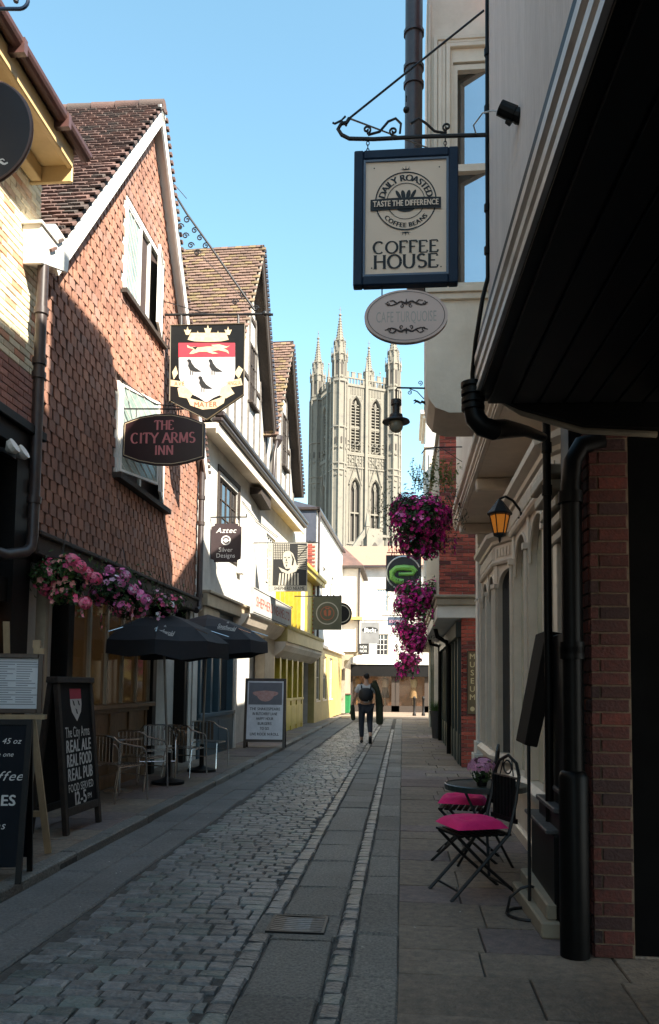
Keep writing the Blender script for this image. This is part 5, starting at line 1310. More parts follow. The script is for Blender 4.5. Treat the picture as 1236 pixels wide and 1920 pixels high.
# inn name sign
cn, nw, nh = hang_sign('inn_name_sign', 'curved maroon black sign reading The City Arms Inn in red letters', 'sign', 229, 384, 775, 873, 10.7)
def Nn(x, y): return px(cn, x, y, -.026)
top = [Nn(232, 792), Nn(262, 781), Nn(290, 776), Nn(322, 775), Nn(352, 781), Nn(384, 793), Nn(383, 858), Nn(350, 868), Nn(322, 873), Nn(290, 872), Nn(258, 866), Nn(229, 855)]
O('board', MB().prism(top, -.025, .025), A_('maroon black board', (.018,.006,.007), (.025,.008,.01), rough=.4, sc=5), cn, bevel=.006)
ctr_ = (sum(p[0] for p in top)/12, sum(p[1] for p in top)/12); inner = [(ctr_[0]+(x-ctr_[0])*.96, ctr_[1]+(z-ctr_[1])*.93) for x, z in top]
mb = MB(); 
for i in range(12):
    a, b = Vector(inner[i]), Vector(inner[(i+1) % 12]); t_ = (b-a).normalized(); n_ = Vector((-t_.y, t_.x))*.004; mb.flat([tuple(a+n_), tuple(b+n_), tuple(b-n_), tuple(a-n_)], -.026)
O('gilt_line', mb, gold, cn)
mb = MB()
for s_, x, y, x0_, x1_, h in (('THE', 308, 797, 291, 327, 17), ('CITY ARMS', 306, 821, 246, 366, 19), ('INN', 308, 844, 292, 327, 17)):
    serif(mb, s_, *Nn(x, y), Nn(x, y-h/2)[1]-Nn(x, y+h/2)[1], -.0265, width=Nn(x1_, y)[0]-Nn(x0_, y)[0], thick=.2, thin=.09)
O('lettering', mb, A_('salmon red letters', (.62,.2,.2), rough=.6), cn)
nb_ = E('name_sign_bracket', 'thin black bracket with curled stay above the maroon inn name sign', 'bracket', tuple(on_y(222, 768, 10.7)), 0)
def Q(x, y): p = px(nb_, x, y, 0); return (p[0], 0, p[1])
mb = MB().tube([(Q(222, 768)[0]-.15, 0, Q(222, 766)[2]), Q(345, 767)], .011, 8).tube([Q(230, 716), Q(260, 735), Q(290, 758), Q(335, 762), Q(345, 767)], .009, 6)
c = Q(322, 757); mb.tube(spiral(c[0], c[2], .05, 0, 1.4), .008, 5)
for x in (256, 335): mb.tube([Q(x, 768), Q(x, 782)], .008, 5)
O('rod', mb, iron, nb_)
# silver shop sign
az, aw, ah = hang_sign('silver_shop_sign', 'brown notched hanging sign of the silver shop with white lettering', 'sign', 397, 453, 982, 1054, 16.0)
h, w_ = ah, aw/2; k = .07
O('board', MB().prism([(-w_+k, 0), (w_-k, 0), (w_-k, -k*.6), (w_, -k), (w_, -h+k), (w_-k, -h+k*.6), (w_-k, -h), (-w_+k, -h), (-w_+k, -h+k*.6), (-w_, -h+k), (-w_, -k), (-w_+k, -k*.6)], -.02, .02), A_('dark brown board', (.035,.02,.022), rough=.6), az)
mb = MB(); write(mb, 'Aztec', .0, -.14, .15, -.021, width=.42, slant=.25, bold=.01)
for k_ in range(24):
    a0, a1 = 2*pi*k_/24, 2*pi*(k_+1)/24
    for r0, r1 in ((.1, .075), (.045, .0)): mb.flat([(r0*cos(a0), -.35+r0*sin(a0)), (r0*cos(a1), -.35+r0*sin(a1)), (r1*cos(a1), -.35+r1*sin(a1)), (r1*cos(a0), -.35+r1*sin(a0))], -.021)
mb.flat([(-.1, -.34), (.1, -.34), (.1, -.36), (-.1, -.36)], -.021)
write(mb, 'Silver', 0, -.54, .13, -.021, width=.3); write(mb, 'Designs', 0, -.66, .13, -.021, width=.4)
O('lettering', mb, A_('off white letters', (.75,.73,.7)), az)
ab = E('silver_sign_bracket', 'straight iron bar bracket above the brown silver shop sign', 'bracket', tuple(on_y(388, 970, 16.0)), 0)
O('bar', MB().box(-.2, .84, -.01, .01, -.012, .012).box(.82, .84, -.01, .01, 0, .07).box(.06, .08, -.008, .008, -.13, 0).box(.66, .68, -.008, .008, -.13, 0), iron, ab)
# pub sign with woodcut bust
sk, sw, sh_ = hang_sign('pub_portrait_sign', 'white bordered pub sign with woodcut bust of bearded man in a ruff', 'sign', 512, 577, 1018, 1109, 20.0)
O('board', MB().box(-sw/2, sw/2, -.02, .02, -sh_, 0), A_('cream sign border', (.4,.38,.32), rough=.7), sk)
O('side_board', MB().box(-sw/2-.12, -sw/2-.005, -.018, .018, -sh_-.02, 0), A_('cream sign border'  , (.7,.68,.58)), sk)
cr_ = A_('woodcut cream', (.42,.39,.32))
x0, x1, z0, z1 = -sw/2+.015, sw/2-.015, -sh_+.15, -.015
O('woodcut_ground', MB().flat([(x0, z0), (x1, z0), (x1, z1), (x0, z1)], -.022), ink, sk)
mb = MB()
for i in range(9):
    for j in range(9):
        x = x0+.03+i*.047; z = z1-.03-j*.045
        if x < -.12 or (j < 4): mb.flat([(x-.014, z-.016), (x+.014, z-.016), (x+.014, z+.016), (x-.014, z+.016)], -.024)
for j in range(14): mb.flat([(.2, z1-.05-j*.045), (x1-.01, z1-.07-j*.045), (x1-.01, z1-.085-j*.045), (.2, z1-.07-j*.045)], -.024)
O('hatching', mb, cr_, sk)
mb = MB(); hx, hz = -.05, -.42
mb.flat([(hx-.13, hz+.1), (hx-.08, hz+.2), (hx+.03, hz+.22), (hx+.13, hz+.14), (hx+.2, hz-.05), (hx+.24, hz-.2), (hx+.1, hz-.24), (hx-.05, hz-.25), (hx-.1, hz-.17), (hx-.13, hz-.04)], -.026)
mb.flat([(hx-.24, hz-.2), (hx-.02, hz-.3), (hx+.3, hz-.12), (hx+.22, hz-.32), (hx+.02, hz-.38), (hx-.16, hz-.32)], -.027)
for k_ in range(7): mb.flat([(hx-.24+k_*.08, z0+.01), (hx-.21+k_*.075, hz-.36), (hx-.17+k_*.075, hz-.36), (hx-.19+k_*.08, z0+.01)], -.026)
O('figure', mb, cr_, sk)
mb = MB()
for P_ in ([(-.1, .05), (-.04, .055), (-.04, .04), (-.1, .035)], [(0, .05), (.06, .05), (.06, .035), (0, .035)], [(-.04, .03), (-.055, -.05), (-.02, -.055)], [(-.08, -.09), (.0, -.085), (.0, -.1), (-.08, -.1)], [(-.05, -.14), (-.01, -.14), (-.03, -.2)], [(.08, .15), (.12, 0), (.1, -.15), (.14, -.16), (.16, 0)], [(-.02, -.29), (.05, -.24), (.06, -.26), (0, -.31)]):
    mb.flat([(hx+a, hz+b) for a, b in P_], -.03)
O('line_work', mb, ink, sk)
O('lettering', write(MB(), 'SHEPHERD NEAME', 0, z0-.07, .13, -.022, width=sw*.88, bold=.01), ink, sk)
O('side_lettering', write(MB(), 'THE', -sw/2-.06, -.2, .08, -.02).v and (lambda m_: ([write(m_, c, -sw/2-.062, -.1-i*.1, .09, -.02) for i, c in enumerate('THE SHAKESPEARE'[:12])], m_)[1])(MB()), A_('grey letters', (.25,.23,.2)), sk)
sbk = E('pub_sign_bracket', 'thin iron bar bracket above the white bordered pub portrait sign', 'bracket', tuple(on_y(488, 1018, 20.0)), 0)
O('bar', MB().box(-.3, 1.5, -.012, .012, -.012, .012).box(1.3, 1.32, -.3, .0, -.01, .01), iron, sbk)
# olive square sign
og, gw, gh = hang_sign('olive_crest_sign', 'olive green square hanging sign with cream ring and red crest', 'sign', 588, 641, 1119, 1181, 25.0)
O('board', MB().box(-gw/2, gw/2, -.02, .02, -gh, 0), A_('olive board', (.1,.1,.06), (.08,.08,.05), rough=.7), og)
def ringmb(cx, cz, r0, r1, y, n=32, mb=None):
    mb = mb or MB()
    for k in range(n):
        a0, a1 = 2*pi*k/n, 2*pi*(k+1)/n; mb.flat([(cx+r0*cos(a0), cz+r0*sin(a0)), (cx+r0*cos(a1), cz+r0*sin(a1)), (cx+r1*cos(a1), cz+r1*sin(a1)), (cx+r1*cos(a0), cz+r1*sin(a0))], y)
    return mb
O('ring', ringmb(0, -gh/2, .36, .325, -.021), cr_, og)
mb = ringmb(0, -gh/2, .22, .2, -.021)
for k in (-1, 1): mb.flat([(k*.02, -gh/2-.1), (k*.1, -gh/2-.06), (k*.12, -gh/2+.08), (k*.04, -gh/2+.12)], -.022)
mb.flat([(-.05, -gh/2+.13), (.05, -gh/2+.13), (.08, -gh/2+.19), (0, -gh/2+.16), (-.08, -gh/2+.19)], -.022); write_arc(mb, 'HOTEL BAR' if False else '', 0, 0, 1, 1, 0)
O('crest', mb, A_('dull red print', (.4,.12,.06)), og)
ob = E('crest_sign_bracket', 'iron bar bracket with small finials above the olive crest sign', 'bracket', tuple(on_y(570, 1118, 25.0)), 0)
mb = MB().tube([(-.3, 0, 0), (1.2, 0, 0)], .018, 6)
for k in range(5): mb.ball((.35+k*.2, 0, .02), .03, 5)
for k in (.55, .85): mb.tube([(k, 0, 0), (k, 0, .3), (k+.03, 0, .4)], .012, 5)
O('bar', mb, iron, ob)
rk, rw, rh = hang_sign('round_black_sign', 'small round black sign half hidden behind the olive sign', 'sign', 628, 653, 1130, 1172, 29)
O('board', MB().prism(_arc(0, -rh/2, rh/2*.95, rh/2, 0, 360, 28)[:-1], -.02, .02), black, rk); O('ring', ringmb(0, -rh/2, rh*.4, rh*.36, -.021), cr_, rk)
# green looped logo sign (right)
ge, ew, eh = hang_sign('green_loop_sign', 'dark square sign with a glossy green loop emblem inside a silver ring', 'sign', 724, 790, 1041, 1109, 20.0)
O('board', MB().box(-ew/2, ew/2, -.03, .03, -eh, 0), A_('graphite board', (.03,.028,.03), rough=.5), ge, bevel=.01)
O('ring', MB().tube([(.42*cos(a), -.035, -eh*.5+.42*sin(a)) for a in [radians(20) + radians(330)*k/40 for k in range(41)]], .02, 6), A_('silver ring', (.85,.85,.85), metal=.6, rough=.3), ge)
cz = -eh/2
loop = [(.28, cz+.12), (-.16, cz+.12), (-.28, cz+.05), (-.3, cz-.05), (-.24, cz-.15), (-.12, cz-.2), (.2, cz-.2)]
O('loop_emblem', MB().tube([(x, -.035, z) for x, z in [(.3, cz+.02), (.22, cz+.12), (0, cz+.14), (-.18, cz+.12), (-.29, cz+.02), (-.28, cz-.12), (-.16, cz-.2), (0, cz-.22)]], .075, 8).tube([(-.12, -.05, cz-.03), (.24, -.05, cz-.02), (.3, -.05, cz+.06)], .045, 8), A_('glossy green', (.35,.75,.15), (.2,.5,.1), rough=.3), ge, smooth=True)
geb = E('loop_sign_bracket', 'thin bracket holding the green loop sign to the brick building', 'bracket', tuple(on_y(808, 1036, 20)), 0)
O('bar', MB().tube([(.15, 0, 0), (-1.1, 0, .0)], .014, 6).tube([(.1, 0, .4), (-.8, 0, 0)], .008, 5), iron, geb)
# far small signs
for (nm, lb, a, b, c, d, Y, bc, txt, tc, oval) in (
    ('grey_shop_sign', 'grey hanging shop sign with dark oval name plate over the lane end', 677, 711, 1167, 1207, 38, (.2,.2,.2), 'Blacks', (.8,.8,.78), True),
    ('black_square_sign', 'small black square sign with white NOX NOX lettering', 672, 692, 1207, 1227, 40, (.01,.01,.01), 'NOX', (.85,.85,.83), False),
    ('blue_shop_sign', 'narrow dark blue shop sign beside the pink flowers at lane end', 727, 757, 1157, 1173, 38, (.04,.06,.1), 'EVERY', (.4,.2,.25), False)):
    r, w_, h_ = hang_sign(nm, lb, 'sign', a, b, c, d, Y)
    O('board', MB().box(-w_/2, w_/2, -.03, .03, -h_, 0), A_(nm+' face', bc, rough=.6), r)
    mb = MB()
    if oval:
        O('name_plate', MB().flat([(.38*cos(t_), -.36*h_/1 + .15*sin(t_)) for t_ in [2*pi*k/24 for k in range(24)]], -.031), ink, r)
        write(mb, txt, 0, -.36*h_, .3, -.04, width=.58, slant=.2, bold=.02)
    elif txt == 'NOX':
        write(mb, 'NOX', 0, -h_*.3, .2, -.031, width=w_*.7); write(mb, 'NOX', 0, -h_*.68, .2, -.031, width=w_*.7)
    else: write(mb, 'BOUTIQUE', 0, -h_*.5, .2, -.031, width=w_*.8, bold=.02)
    O('lettering', mb, A_(nm+' letters', tc), r)
    if nm != 'black_square_sign': O('rod', MB().tube([(-w_*.9, 0, .08), (w_, 0, .08)], .02, 5).tube([(-w_/3, 0, 0), (-w_/3, 0, .08)], .015, 4).tube([(w_/3, 0, 0), (w_/3, 0, .08)], .015, 4), iron, r)
# round sign top-left
rs = E('round_navy_sign', 'big round navy sign with brown rim cut by the left picture edge', 'sign', tuple(on_y(-42, 250, 5.6)), 0)
rr = .43
O('board', MB().prism(_arc(0, 0, rr, rr, 0, 360, 48)[:-1], -.02, .02), A_('deep navy board', (.006,.009,.016), rough=.5), rs)
O('rim', MB().tube([(rr*cos(2*pi*k/48), 0, rr*sin(2*pi*k/48)) for k in range(48)], .02, 8, closed=True), A_('brown rim', (.1,.05,.035), rough=.5), rs, smooth=True)
mb = MB(); ribbon(mb, [px(rs, x, y, -.021) for x, y in ((-60, 300), (-40, 280), (-20, 305), (0, 303), (8, 308), (15, 305))], .03, -.0215); ribbon(mb, [px(rs, x, y, -.021) for x, y in ((0, 300), (5, 298), (9, 301))], .012, -.0215)
O('script_lettering', mb, chalk, rs)
rb = E('round_sign_bracket', 'dark blue scrolled bracket at top left corner', 'bracket', tuple(on_y(0, 17, 5.6)), 0)
c = px(rb, 38, 2, 0)
O('rod', MB().tube([(-1.2, 0, 0), (.02, 0, 0)] + [(c[0]+.065*cos(a), 0, c[1]+.065*sin(a)) for a in [-pi/2 + pi*1.2*k/10 for k in range(11)]], .014, 8).tube([(px(rb, 30, 0)[0], 0, .05), (px(rb, 30, 0)[0]+.02, 0, .3)], .02, 6).tube([(-.16, 0, 0), (-.16, 0, -.28)], .008, 5), navy, rb, smooth=True)
# ================================================= LAMPS
sl_y = 9.0
lm = E('street_lamp', 'hanging street lamp with dark shade and glass bowl on scrolled wall bracket', 'street lamp', tuple(on_y(797, 727, sl_y)), 0)
def LL(x, y): p = px(lm, x, y, 0); return (p[0], 0, p[1])
mb = MB().tube([LL(803, 728), LL(745, 727), LL(743, 730), LL(743, 752)], .011, 8)
c = LL(788, 718); mb.tube(spiral(c[0], c[2], .03, -pi/2, 1.4), .005, 5); c = LL(768, 736); mb.tube(spiral(c[0], c[2], .028, pi/2, 1.4, dirn=-1), .005, 5)
mb.tube([LL(768, 729), LL(782, 734), LL(795, 748)], .006, 5)
O('arm', mb, iron, lm)
mb = MB().tube([LL(790, 752), LL(805, 760), LL(822, 772), LL(838, 778), LL(848, 773)], [.012, .02, .018, .012, .004], 6)
for P_ in ([(776, 757), (782, 752), (792, 756)], [(798, 757), (806, 747), (812, 762)], [(812, 764), (822, 756), (828, 770)], [(790, 758), (778, 750), (775, 752)]): mb.tube([LL(*p) for p in P_], [.004, .014, .004], 5)
O('leaf_ornament', mb, iron, lm)
a = LL(743, 752)[0]; z1_ = LL(743, 750)[2]; sc_ = .006
O('shade', MB().lathe([(.03, 0), (.06, -.0), (.062, -.06), (.045, -.065), (.042, -.16), (.075, -.175), (.08, -.215), (.155, -.245), (.16, -.262), (.02, -.258)], (a, 0, z1_), n=24), iron, lm, smooth=True)
O('bowl', MB().lathe([(.078, -.262), (.083, -.30), (.075, -.34), (.05, -.37), (.01, -.385)], (a, 0, z1_), n=20), A_('frosted bowl', (.5,.48,.38), rough=.15, trans=.5), lm, smooth=True)
lt = E('amber_lantern', 'small black wall lantern with glowing amber glass under the cream soffit', 'lantern', tuple(on_y(937, 943, 8.0)), 0)
z_ = lambda y: on_y(937, y, 8.0).z - on_y(937, 943, 8.0).z
O('roof', MB().lathe([(.004, .045), (.03, .02), (.125, z_(962)), (.12, z_(966))], n=6), iron, lt)
mb = MB()
for k in range(6):
    a = k*pi/3; mb.tube([(.1*cos(a), .1*sin(a), z_(966)), (.055*cos(a), .055*sin(a), z_(1003))], .006, 5)
mb.lathe([(.066, z_(1000)), (.06, z_(1005)), (.015, z_(1008)), (.012, z_(1014)), (.002, z_(1018))], n=6)
O('cage', mb, iron, lt)
O('glass', MB().lathe([(.092, z_(967)), (.05, z_(1002))], n=6), A_('amber glass', (.6,.2,.03), (.4,.12,.02), rough=.2, emit=(1, .33, .04), es=.06), lt)
mb = MB().tube([(.0, 0, .04), (.06, .02, .07), (.14, .05, .03), (.22, .1, -.06), (.24, .12, -.16), (.2, .12, -.12)], .013, 6)
O('bracket', mb, iron, lt)
# spotlight on the near cornice
cc = E('spotlight', 'black cylindrical spotlight with pale cable on the near cornice', 'spotlight', tuple(on_y(965, 214, 3.3)), 0)
M_ = Matrix.Rotation(radians(118), 4, 'Y')
O('body', MB().lathe([(.032, -.07), (.034, 0), (.03, .002), (.034, .02), (.03, .04), (.034, .06)], n=14, M=M_), black, cc, smooth=False)
p = Vector(on_y(965, 214, 3.3)); f_ = lambda x, y, Y=3.3: tuple(Vector(on_y(x, y, Y)) - p)
O('bracket', MB().tube([f_(985, 238), f_(990, 225, 3.35)], .01, 6).tube([f_(950, 226), f_(958, 232)], .012, 6), black, cc)
O('cable', MB().tube([f_(893, 252, 4.2), f_(888, 235, 4.1), f_(905, 212, 3.9), f_(925, 207, 3.5), f_(945, 212)], .004, 5), A_('grey cable', (.5,.5,.5)), cc)
# ================================================= HANGING BASKETS
def star(mb, c, n, r, m=0, cone=.35):
    n = Vector(n).normalized(); a = n.orthogonal().normalized(); a = Matrix.Rotation(random.uniform(0, 2*pi), 3, n) @ a; b = n.cross(a)
    vs = [Vector(c) - n*r*cone]; k = 10
    for i in range(k):
        an = 2*pi*i/k; rr = r if i % 2 == 0 else r*.72
        vs.append(Vector(c) + a*cos(an)*rr + b*sin(an)*rr)
    mb.add(vs, [(0, i+1, (i+1) % k+1) for i in range(k)], m)
def leafq(mb, c, n, L, w, m=0):
    n = Vector(n).normalized(); a = Matrix.Rotation(random.uniform(0, 2*pi), 3, n) @ n.orthogonal().normalized(); b = n.cross(a)
    c = Vector(c); mb.add([c - a*L/2, c + b*w/2 + n*w*.15, c + a*L/2 - n*L*.15, c - b*w/2 + n*w*.15], [(0, 1, 2), (0, 2, 3)], m)
def basket(label, loc, R, nl, nf, fr, mats, leafm, trail, group, up=.0, chain=.6, lumps=7, bowl=None, buds=True, flow_low=-1.2):
    r = E('hanging_basket', label, 'hanging basket', loc, random.uniform(0, 3), group)
    b = bowl or R*.5
    O('bowl', MB().lathe([(.02, -b*.9), (b*.5, -b*.75), (b*.85, -b*.35), (b, 0), (b*.95, .02), (b*.1, .0)], n=16), black_m, r, smooth=True)
    mb = MB()
    for k in range(3): a = 2*pi*k/3; mb.tube([(b*cos(a), b*sin(a), 0), (0, 0, chain)], .004, 4)
    O('chain', mb, iron, r)
    L = []
    for k in range(lumps):
        a = random.uniform(0, 2*pi); q = random.uniform(.15, .75)
        L.append((Vector((R*q*cos(a), R*q*sin(a), R*(up + random.uniform(-trail, .35)))), R*random.uniform(.26, .52)))
    L.append((Vector((0, 0, .05)), R*.7))
    lf = MB(); fl = [MB() for _ in mats]
    for i in range(nl):
        c, q = random.choice(L); d = Vector((random.gauss(0, 1), random.gauss(0, 1), random.gauss(0, 1))).normalized(); p = c + d*q*random.uniform(.5, 1.08)
        leafq(lf, p, d + Vector((0, 0, .5)), fr*random.uniform(1.1, 2), fr*random.uniform(.7, 1.1))
    for i in range(nf):
        c, q = random.choice(L); d = Vector((random.gauss(0, 1), random.gauss(0, 1), random.gauss(0, .8))).normalized(); p = c + d*q*random.uniform(.95, 1.14)
        star(fl[random.randrange(len(mats)) if random.random() < .9 else 0], p, d + Vector((0, 0, .25)), fr*random.uniform(.75, 1.15))
    for i in range(int(nl*.12)):   # wispy sprigs
        a = random.uniform(0, 2*pi); p = Vector((R*.6*cos(a), R*.6*sin(a), random.uniform(-.2, .6)*R)); d = Vector((cos(a), sin(a), random.uniform(-.8, .9))).normalized()
        leafq(lf, p + d*R*random.uniform(.4, .75), d, fr*1.6, fr*.6)
    for k in range(20 if nf > 300 else 4):   # trailing strands
        a = random.uniform(0, 2*pi); q = R*random.uniform(.35, .95); x, y, z = q*cos(a), q*sin(a), -R*random.uniform(.1, .6)
        for j in range(random.randint(3, 7)):
            z -= fr*1.1; x += random.uniform(-.4, .4)*fr; y += random.uniform(-.4, .4)*fr
            for _ in range(3): leafq(lf, Vector((x, y, z)) + Vector((random.uniform(-1, 1), random.uniform(-1, 1), random.uniform(-1, 1)))*fr*.8, (cos(a), sin(a), .4), fr*1.5, fr*.7)
            if random.random() < .6: star(fl[random.randrange(len(mats))], Vector((x, y, z)) + Vector((cos(a), sin(a), 0))*fr*.7, (cos(a)+random.uniform(-.6, .6), sin(a)+random.uniform(-.6, .6), random.uniform(-.2, .5)), fr*random.uniform(.7, 1.1))
    O('foliage', lf, leafm, r, kind='stuff', fixn=False)
    for f, m in zip(fl, mats):
        if f.v: O('blossom', f, m, r, kind='stuff', fixn=False)
    return r
GL_, GR_ = 'flower baskets hung along the inn', 'magenta flower baskets on the right'
basket('basket of pink geraniums nearest the camera on the inn front', tuple(on_y(122, 1090, 8.6)), .36, 1500, 160, .04, [pink, A_('salmon petal', (.8,.35,.3), rnd=.3)], leaf, .4, GL_, bowl=.2)
basket('basket of mauve and pink flowers left of the dark parasols', tuple(on_y(228, 1112, 10.0)), .38, 1700, 170, .042, [mauve, pink], leaf_d, .5, GL_, bowl=.24)
basket('basket of mixed pink and white flowers just above the parasol', tuple(on_y(302, 1140, 11.4)), .36, 900, 130, .035, [pink, mauve, A_('white petal', (.8,.75,.78))], leaf, .1, GL_)
# geranium heads as clusters
for nm, ctrs, Y, m in (('hanging_basket', [(90, 1060), (135, 1050), (165, 1075), (85, 1105), (160, 1130), (150, 1062), (180, 1085)], 8.5, pink), ('hanging_basket.001', [(205, 1070), (235, 1080), (250, 1105), (262, 1115), (225, 1095), (275, 1125), (230, 1135)], 9.8, mauve)):
    r = bpy.data.objects[nm]; mb = MB(); Mi = WM[nm].inverted()
    for (x, y) in ctrs:
        c = on_y(x, y, Y - random.uniform(0, .15))
        for k in range(40):
            d = Vector((random.gauss(0, 1), random.gauss(0, 1), random.gauss(0, 1))).normalized(); star(mb, Mi @ (c + d*.07), Mi.to_3x3() @ d, .028, cone=.1)
    O('geranium_head', mb, m, r, kind='stuff', fixn=False)
MG = [magenta, A_('deep magenta petal', (.6,.012,.28), (.45,.01,.2), rnd=.3)]
basket('largest magenta petunia basket in front of the brick chimney', tuple(on_y(787, 975, 12.6)), .60, 5600, 1350, .038, MG, leaf_d, .75, GR_, chain=.9, lumps=16)
basket('magenta petunia basket hanging below the green loop sign', tuple(on_y(781, 1122, 17.0)), .50, 3000, 1100, .041, MG, leaf, .8, GR_, lumps=14)
basket('magenta petunia basket third from the camera on the right', tuple(on_y(772, 1188, 21.0)), .5, 2000, 800, .045, MG, leaf_d, .7, GR_, lumps=12)
basket('farthest and smallest magenta petunia basket on the right', tuple(on_y(766, 1238, 25.0)), .38, 700, 380, .055, MG, leaf_d, .4, GR_, lumps=8)
# pale shoots growing above the large basket
r = bpy.data.objects['hanging_basket.003']; mb = MB(); Mi = WM[r.name].inverted()
for k in range(46):
    x = random.uniform(775, 850); c = on_y(x, random.uniform(895, 925), 12.6); t_ = on_y(x + random.uniform(-16, 16), random.uniform(850, 900), 12.6); mb.tube([Mi @ c, Mi @ t_], [.004, .002], 3)
    for q in range(9): leafq(mb, Mi @ (c + (t_-c)*(q/8)) + Vector((random.uniform(-.03, .03), random.uniform(-.03, .03), 0)), (random.uniform(-1, 1), random.uniform(-1, 1), 1), .06, .03)
O('shoot', mb, A_('pale green leaf', (.14,.2,.05), (.1,.15,.04), rnd=.3), r, kind='stuff', fixn=False)
bk = E('basket_bracket', 'thin curled iron bracket above the largest petunia basket', 'bracket', tuple(on_y(862, 838, 12.6)), 0)
O('bar', MB().tube([(0.1, 0, 0), (-.4, 0, .0), (-.55, 0, -.03), (-.6, 0, -.1)], .01, 6).tube([(.05, 0, -.25), (-.3, 0, 0)], .006, 5).tube(spiral(-.35, -.05, .05, 0, 1.3), .006, 5), iron, bk)
# ================================================= LEFT FURNITURE
GZ0 = .065
# city arms A-board (faces the street)
cb = E('pub_a_board', 'tall black A-board with shield and chalk style real ale lettering', 'A-board', (-3.2, 7.95, GZ0), radians(88))
wA, hA, tl = .82, 1.5, .16
Tm = Matrix.Translation((0, 0, 0)) @ Matrix.Rotation(-math.atan(tl/hA)*-1, 4, 'X')
def tilt(mb, M): mb.v = [tuple(M @ Vector(v)) for v in mb.v]; return mb
Tf = Matrix.Rotation(-math.atan(tl/hA), 4, 'X'); Tb = Matrix.Translation((0, 2*tl + .05, 0)) @ Matrix.Rotation(math.atan(tl/hA), 4, 'X')
for T_ in (Tf, Tb):
    mb = MB().box(-wA/2, -wA/2+.06, -.02, .03, 0, hA).box(wA/2-.06, wA/2, -.02, .03, 0, hA).box(-wA/2-.02, wA/2+.02, -.035, .035, hA-.03, hA+.03).box(-wA/2+.06, wA/2-.06, -.02, .03, .17, .25)
    f = O('frame', tilt(mb, T_), timber, cb, bevel=.004); O('board', tilt(MB().box(-wA/2+.06, wA/2-.06, -.004, .015, .25, hA-.03), T_), blackboard, f)
mb = MB()
def U(z): return z
write(mb, 'The City Arms', 0, .98, .15, -.006, width=.56, bold=.01)
for s_, z, sz in (('REAL ALE', .84, .17), ('REAL FOOD', .70, .17), ('REAL PUB', .56, .17)): write(mb, s_, 0, z, sz, -.006, width=.58, slant=.12, bold=.035)
write(mb, 'FOOD SERVED', 0, .43, .11, -.006, width=.58, bold=.015); write(mb, '12-5', -.04, .32, .18, -.006, width=.3, bold=.03); write(mb, 'PM', .18, .31, .08, -.006, width=.1, bold=.02)
O('chalk_lettering', tilt(mb, Tf), chalk, cb)
sx = lambda x, z: (x*.13, 1.27 + z*.19)
mb = MB().flat([sx(-1, .2), sx(1, .2), sx(1, -.1), sx(.8, -.5), sx(0, -1), sx(-.8, -.5), sx(-1, -.1)], -.006); O('shield', tilt(mb, Tf), A_('white shield', (.65,.63,.6)), cb)
O('shield_chief', tilt(MB().flat([sx(-1, .2), sx(1, .2), sx(1, .75), sx(-1, .75)], -.006), Tf), A_('shield red', (.45,.05,.08)), cb)
mb = MB()
for x, z in ((-.45, 0), (.45, 0), (0, -.45)): mb.flat([sx(x-.2, z+.15), sx(x+.05, z+.08), sx(x+.22, z-.18), sx(x-.05, z-.12)], -.009)
O('birds', tilt(mb, Tf), ink, cb)
# easel with menu board
es_ = E('menu_easel', 'pale wooden easel holding a dark framed white menu board', 'easel', tuple(on_z(60, 1600, GZ0)), radians(12))
Y_ = 0
def Z(x, y, ly=0): p = px(es_, x, y, ly); return (p[0], ly, p[1])
mb = MB()
a = Z(62, 1345, .02); b = Z(90, 1592, -.02); mb.box(-.001, .001, 0, .001, 0, .001)
def plank(mb, a, b, w_, t_):
    a, b = Vector(a), Vector(b); d = (b-a).normalized(); n_ = Vector((d.z, 0, -d.x)).normalized()*w_/2; u_ = Vector((0, 1, 0))*t_/2
    mb.add([a-n_-u_, a+n_-u_, a+n_+u_, a-n_+u_, b-n_-u_, b+n_-u_, b+n_+u_, b-n_+u_], [(0, 1, 2, 3), (7, 6, 5, 4), (0, 4, 5, 1), (1, 5, 6, 2), (2, 6, 7, 3), (3, 7, 4, 0)]); return mb
gnd = -Matrix.Identity(4).translation.z
plank(mb, (a[0], .0, a[2]), (b[0], .0, 0), .055, .03); l0 = Z(-60, 1345)[0]; plank(mb, (l0, 0, a[2]), (l0-.13, 0, 0), .055, .03)
plank(mb, (l0-.09, 0.032, .33), (b[0]-.035, .032, .33), .05, .03); plank(mb, ((a[0]+l0)/2, .06, 2.0), ((a[0]+l0)/2, .5, 0), .05, .03)
O('leg', mb, wood_l, es_)
zt_m, zb_m = Z(40, 1226)[2], Z(40, 1337)[2]; xr_ = Z(84, 1280)[0]; xl_ = Z(-70, 1280)[0]
O('ledge', MB().box(xl_-.05, xr_+.03, -.09, .0, zb_m-.05, zb_m-.01), wood_l, es_)
mb = MB().box(xl_, xl_+.045, -.075, -.02, zb_m, zt_m).box(xr_-.045, xr_, -.075, -.02, zb_m, zt_m).box(xl_+.045, xr_-.045, -.075, -.02, zb_m, zb_m+.04).box(xl_+.045, xr_-.045, -.075, -.02, zt_m-.04, zt_m)
O('menu_frame', mb, wood_b, es_, bevel=.005)
O('menu_sheet', MB().box(xl_+.045, xr_-.045, -.05, -.03, zb_m+.04, zt_m-.04), paper, es_)
mb = MB(); rr_ = random.Random(5)
for cI in range(3):
    for k in range(19):
        x = xl_+.08 + cI*(xr_-xl_-.12)/3; z = zt_m-.07-k*(zt_m-zb_m-.13)/19; L = rr_.uniform(.1, .2); mb.flat([(x, z), (x+L, z), (x+L, z-.006), (x, z-.006)], -.051)
O('menu_text', mb, A_('grey print', (.25,.27,.3)), es_)
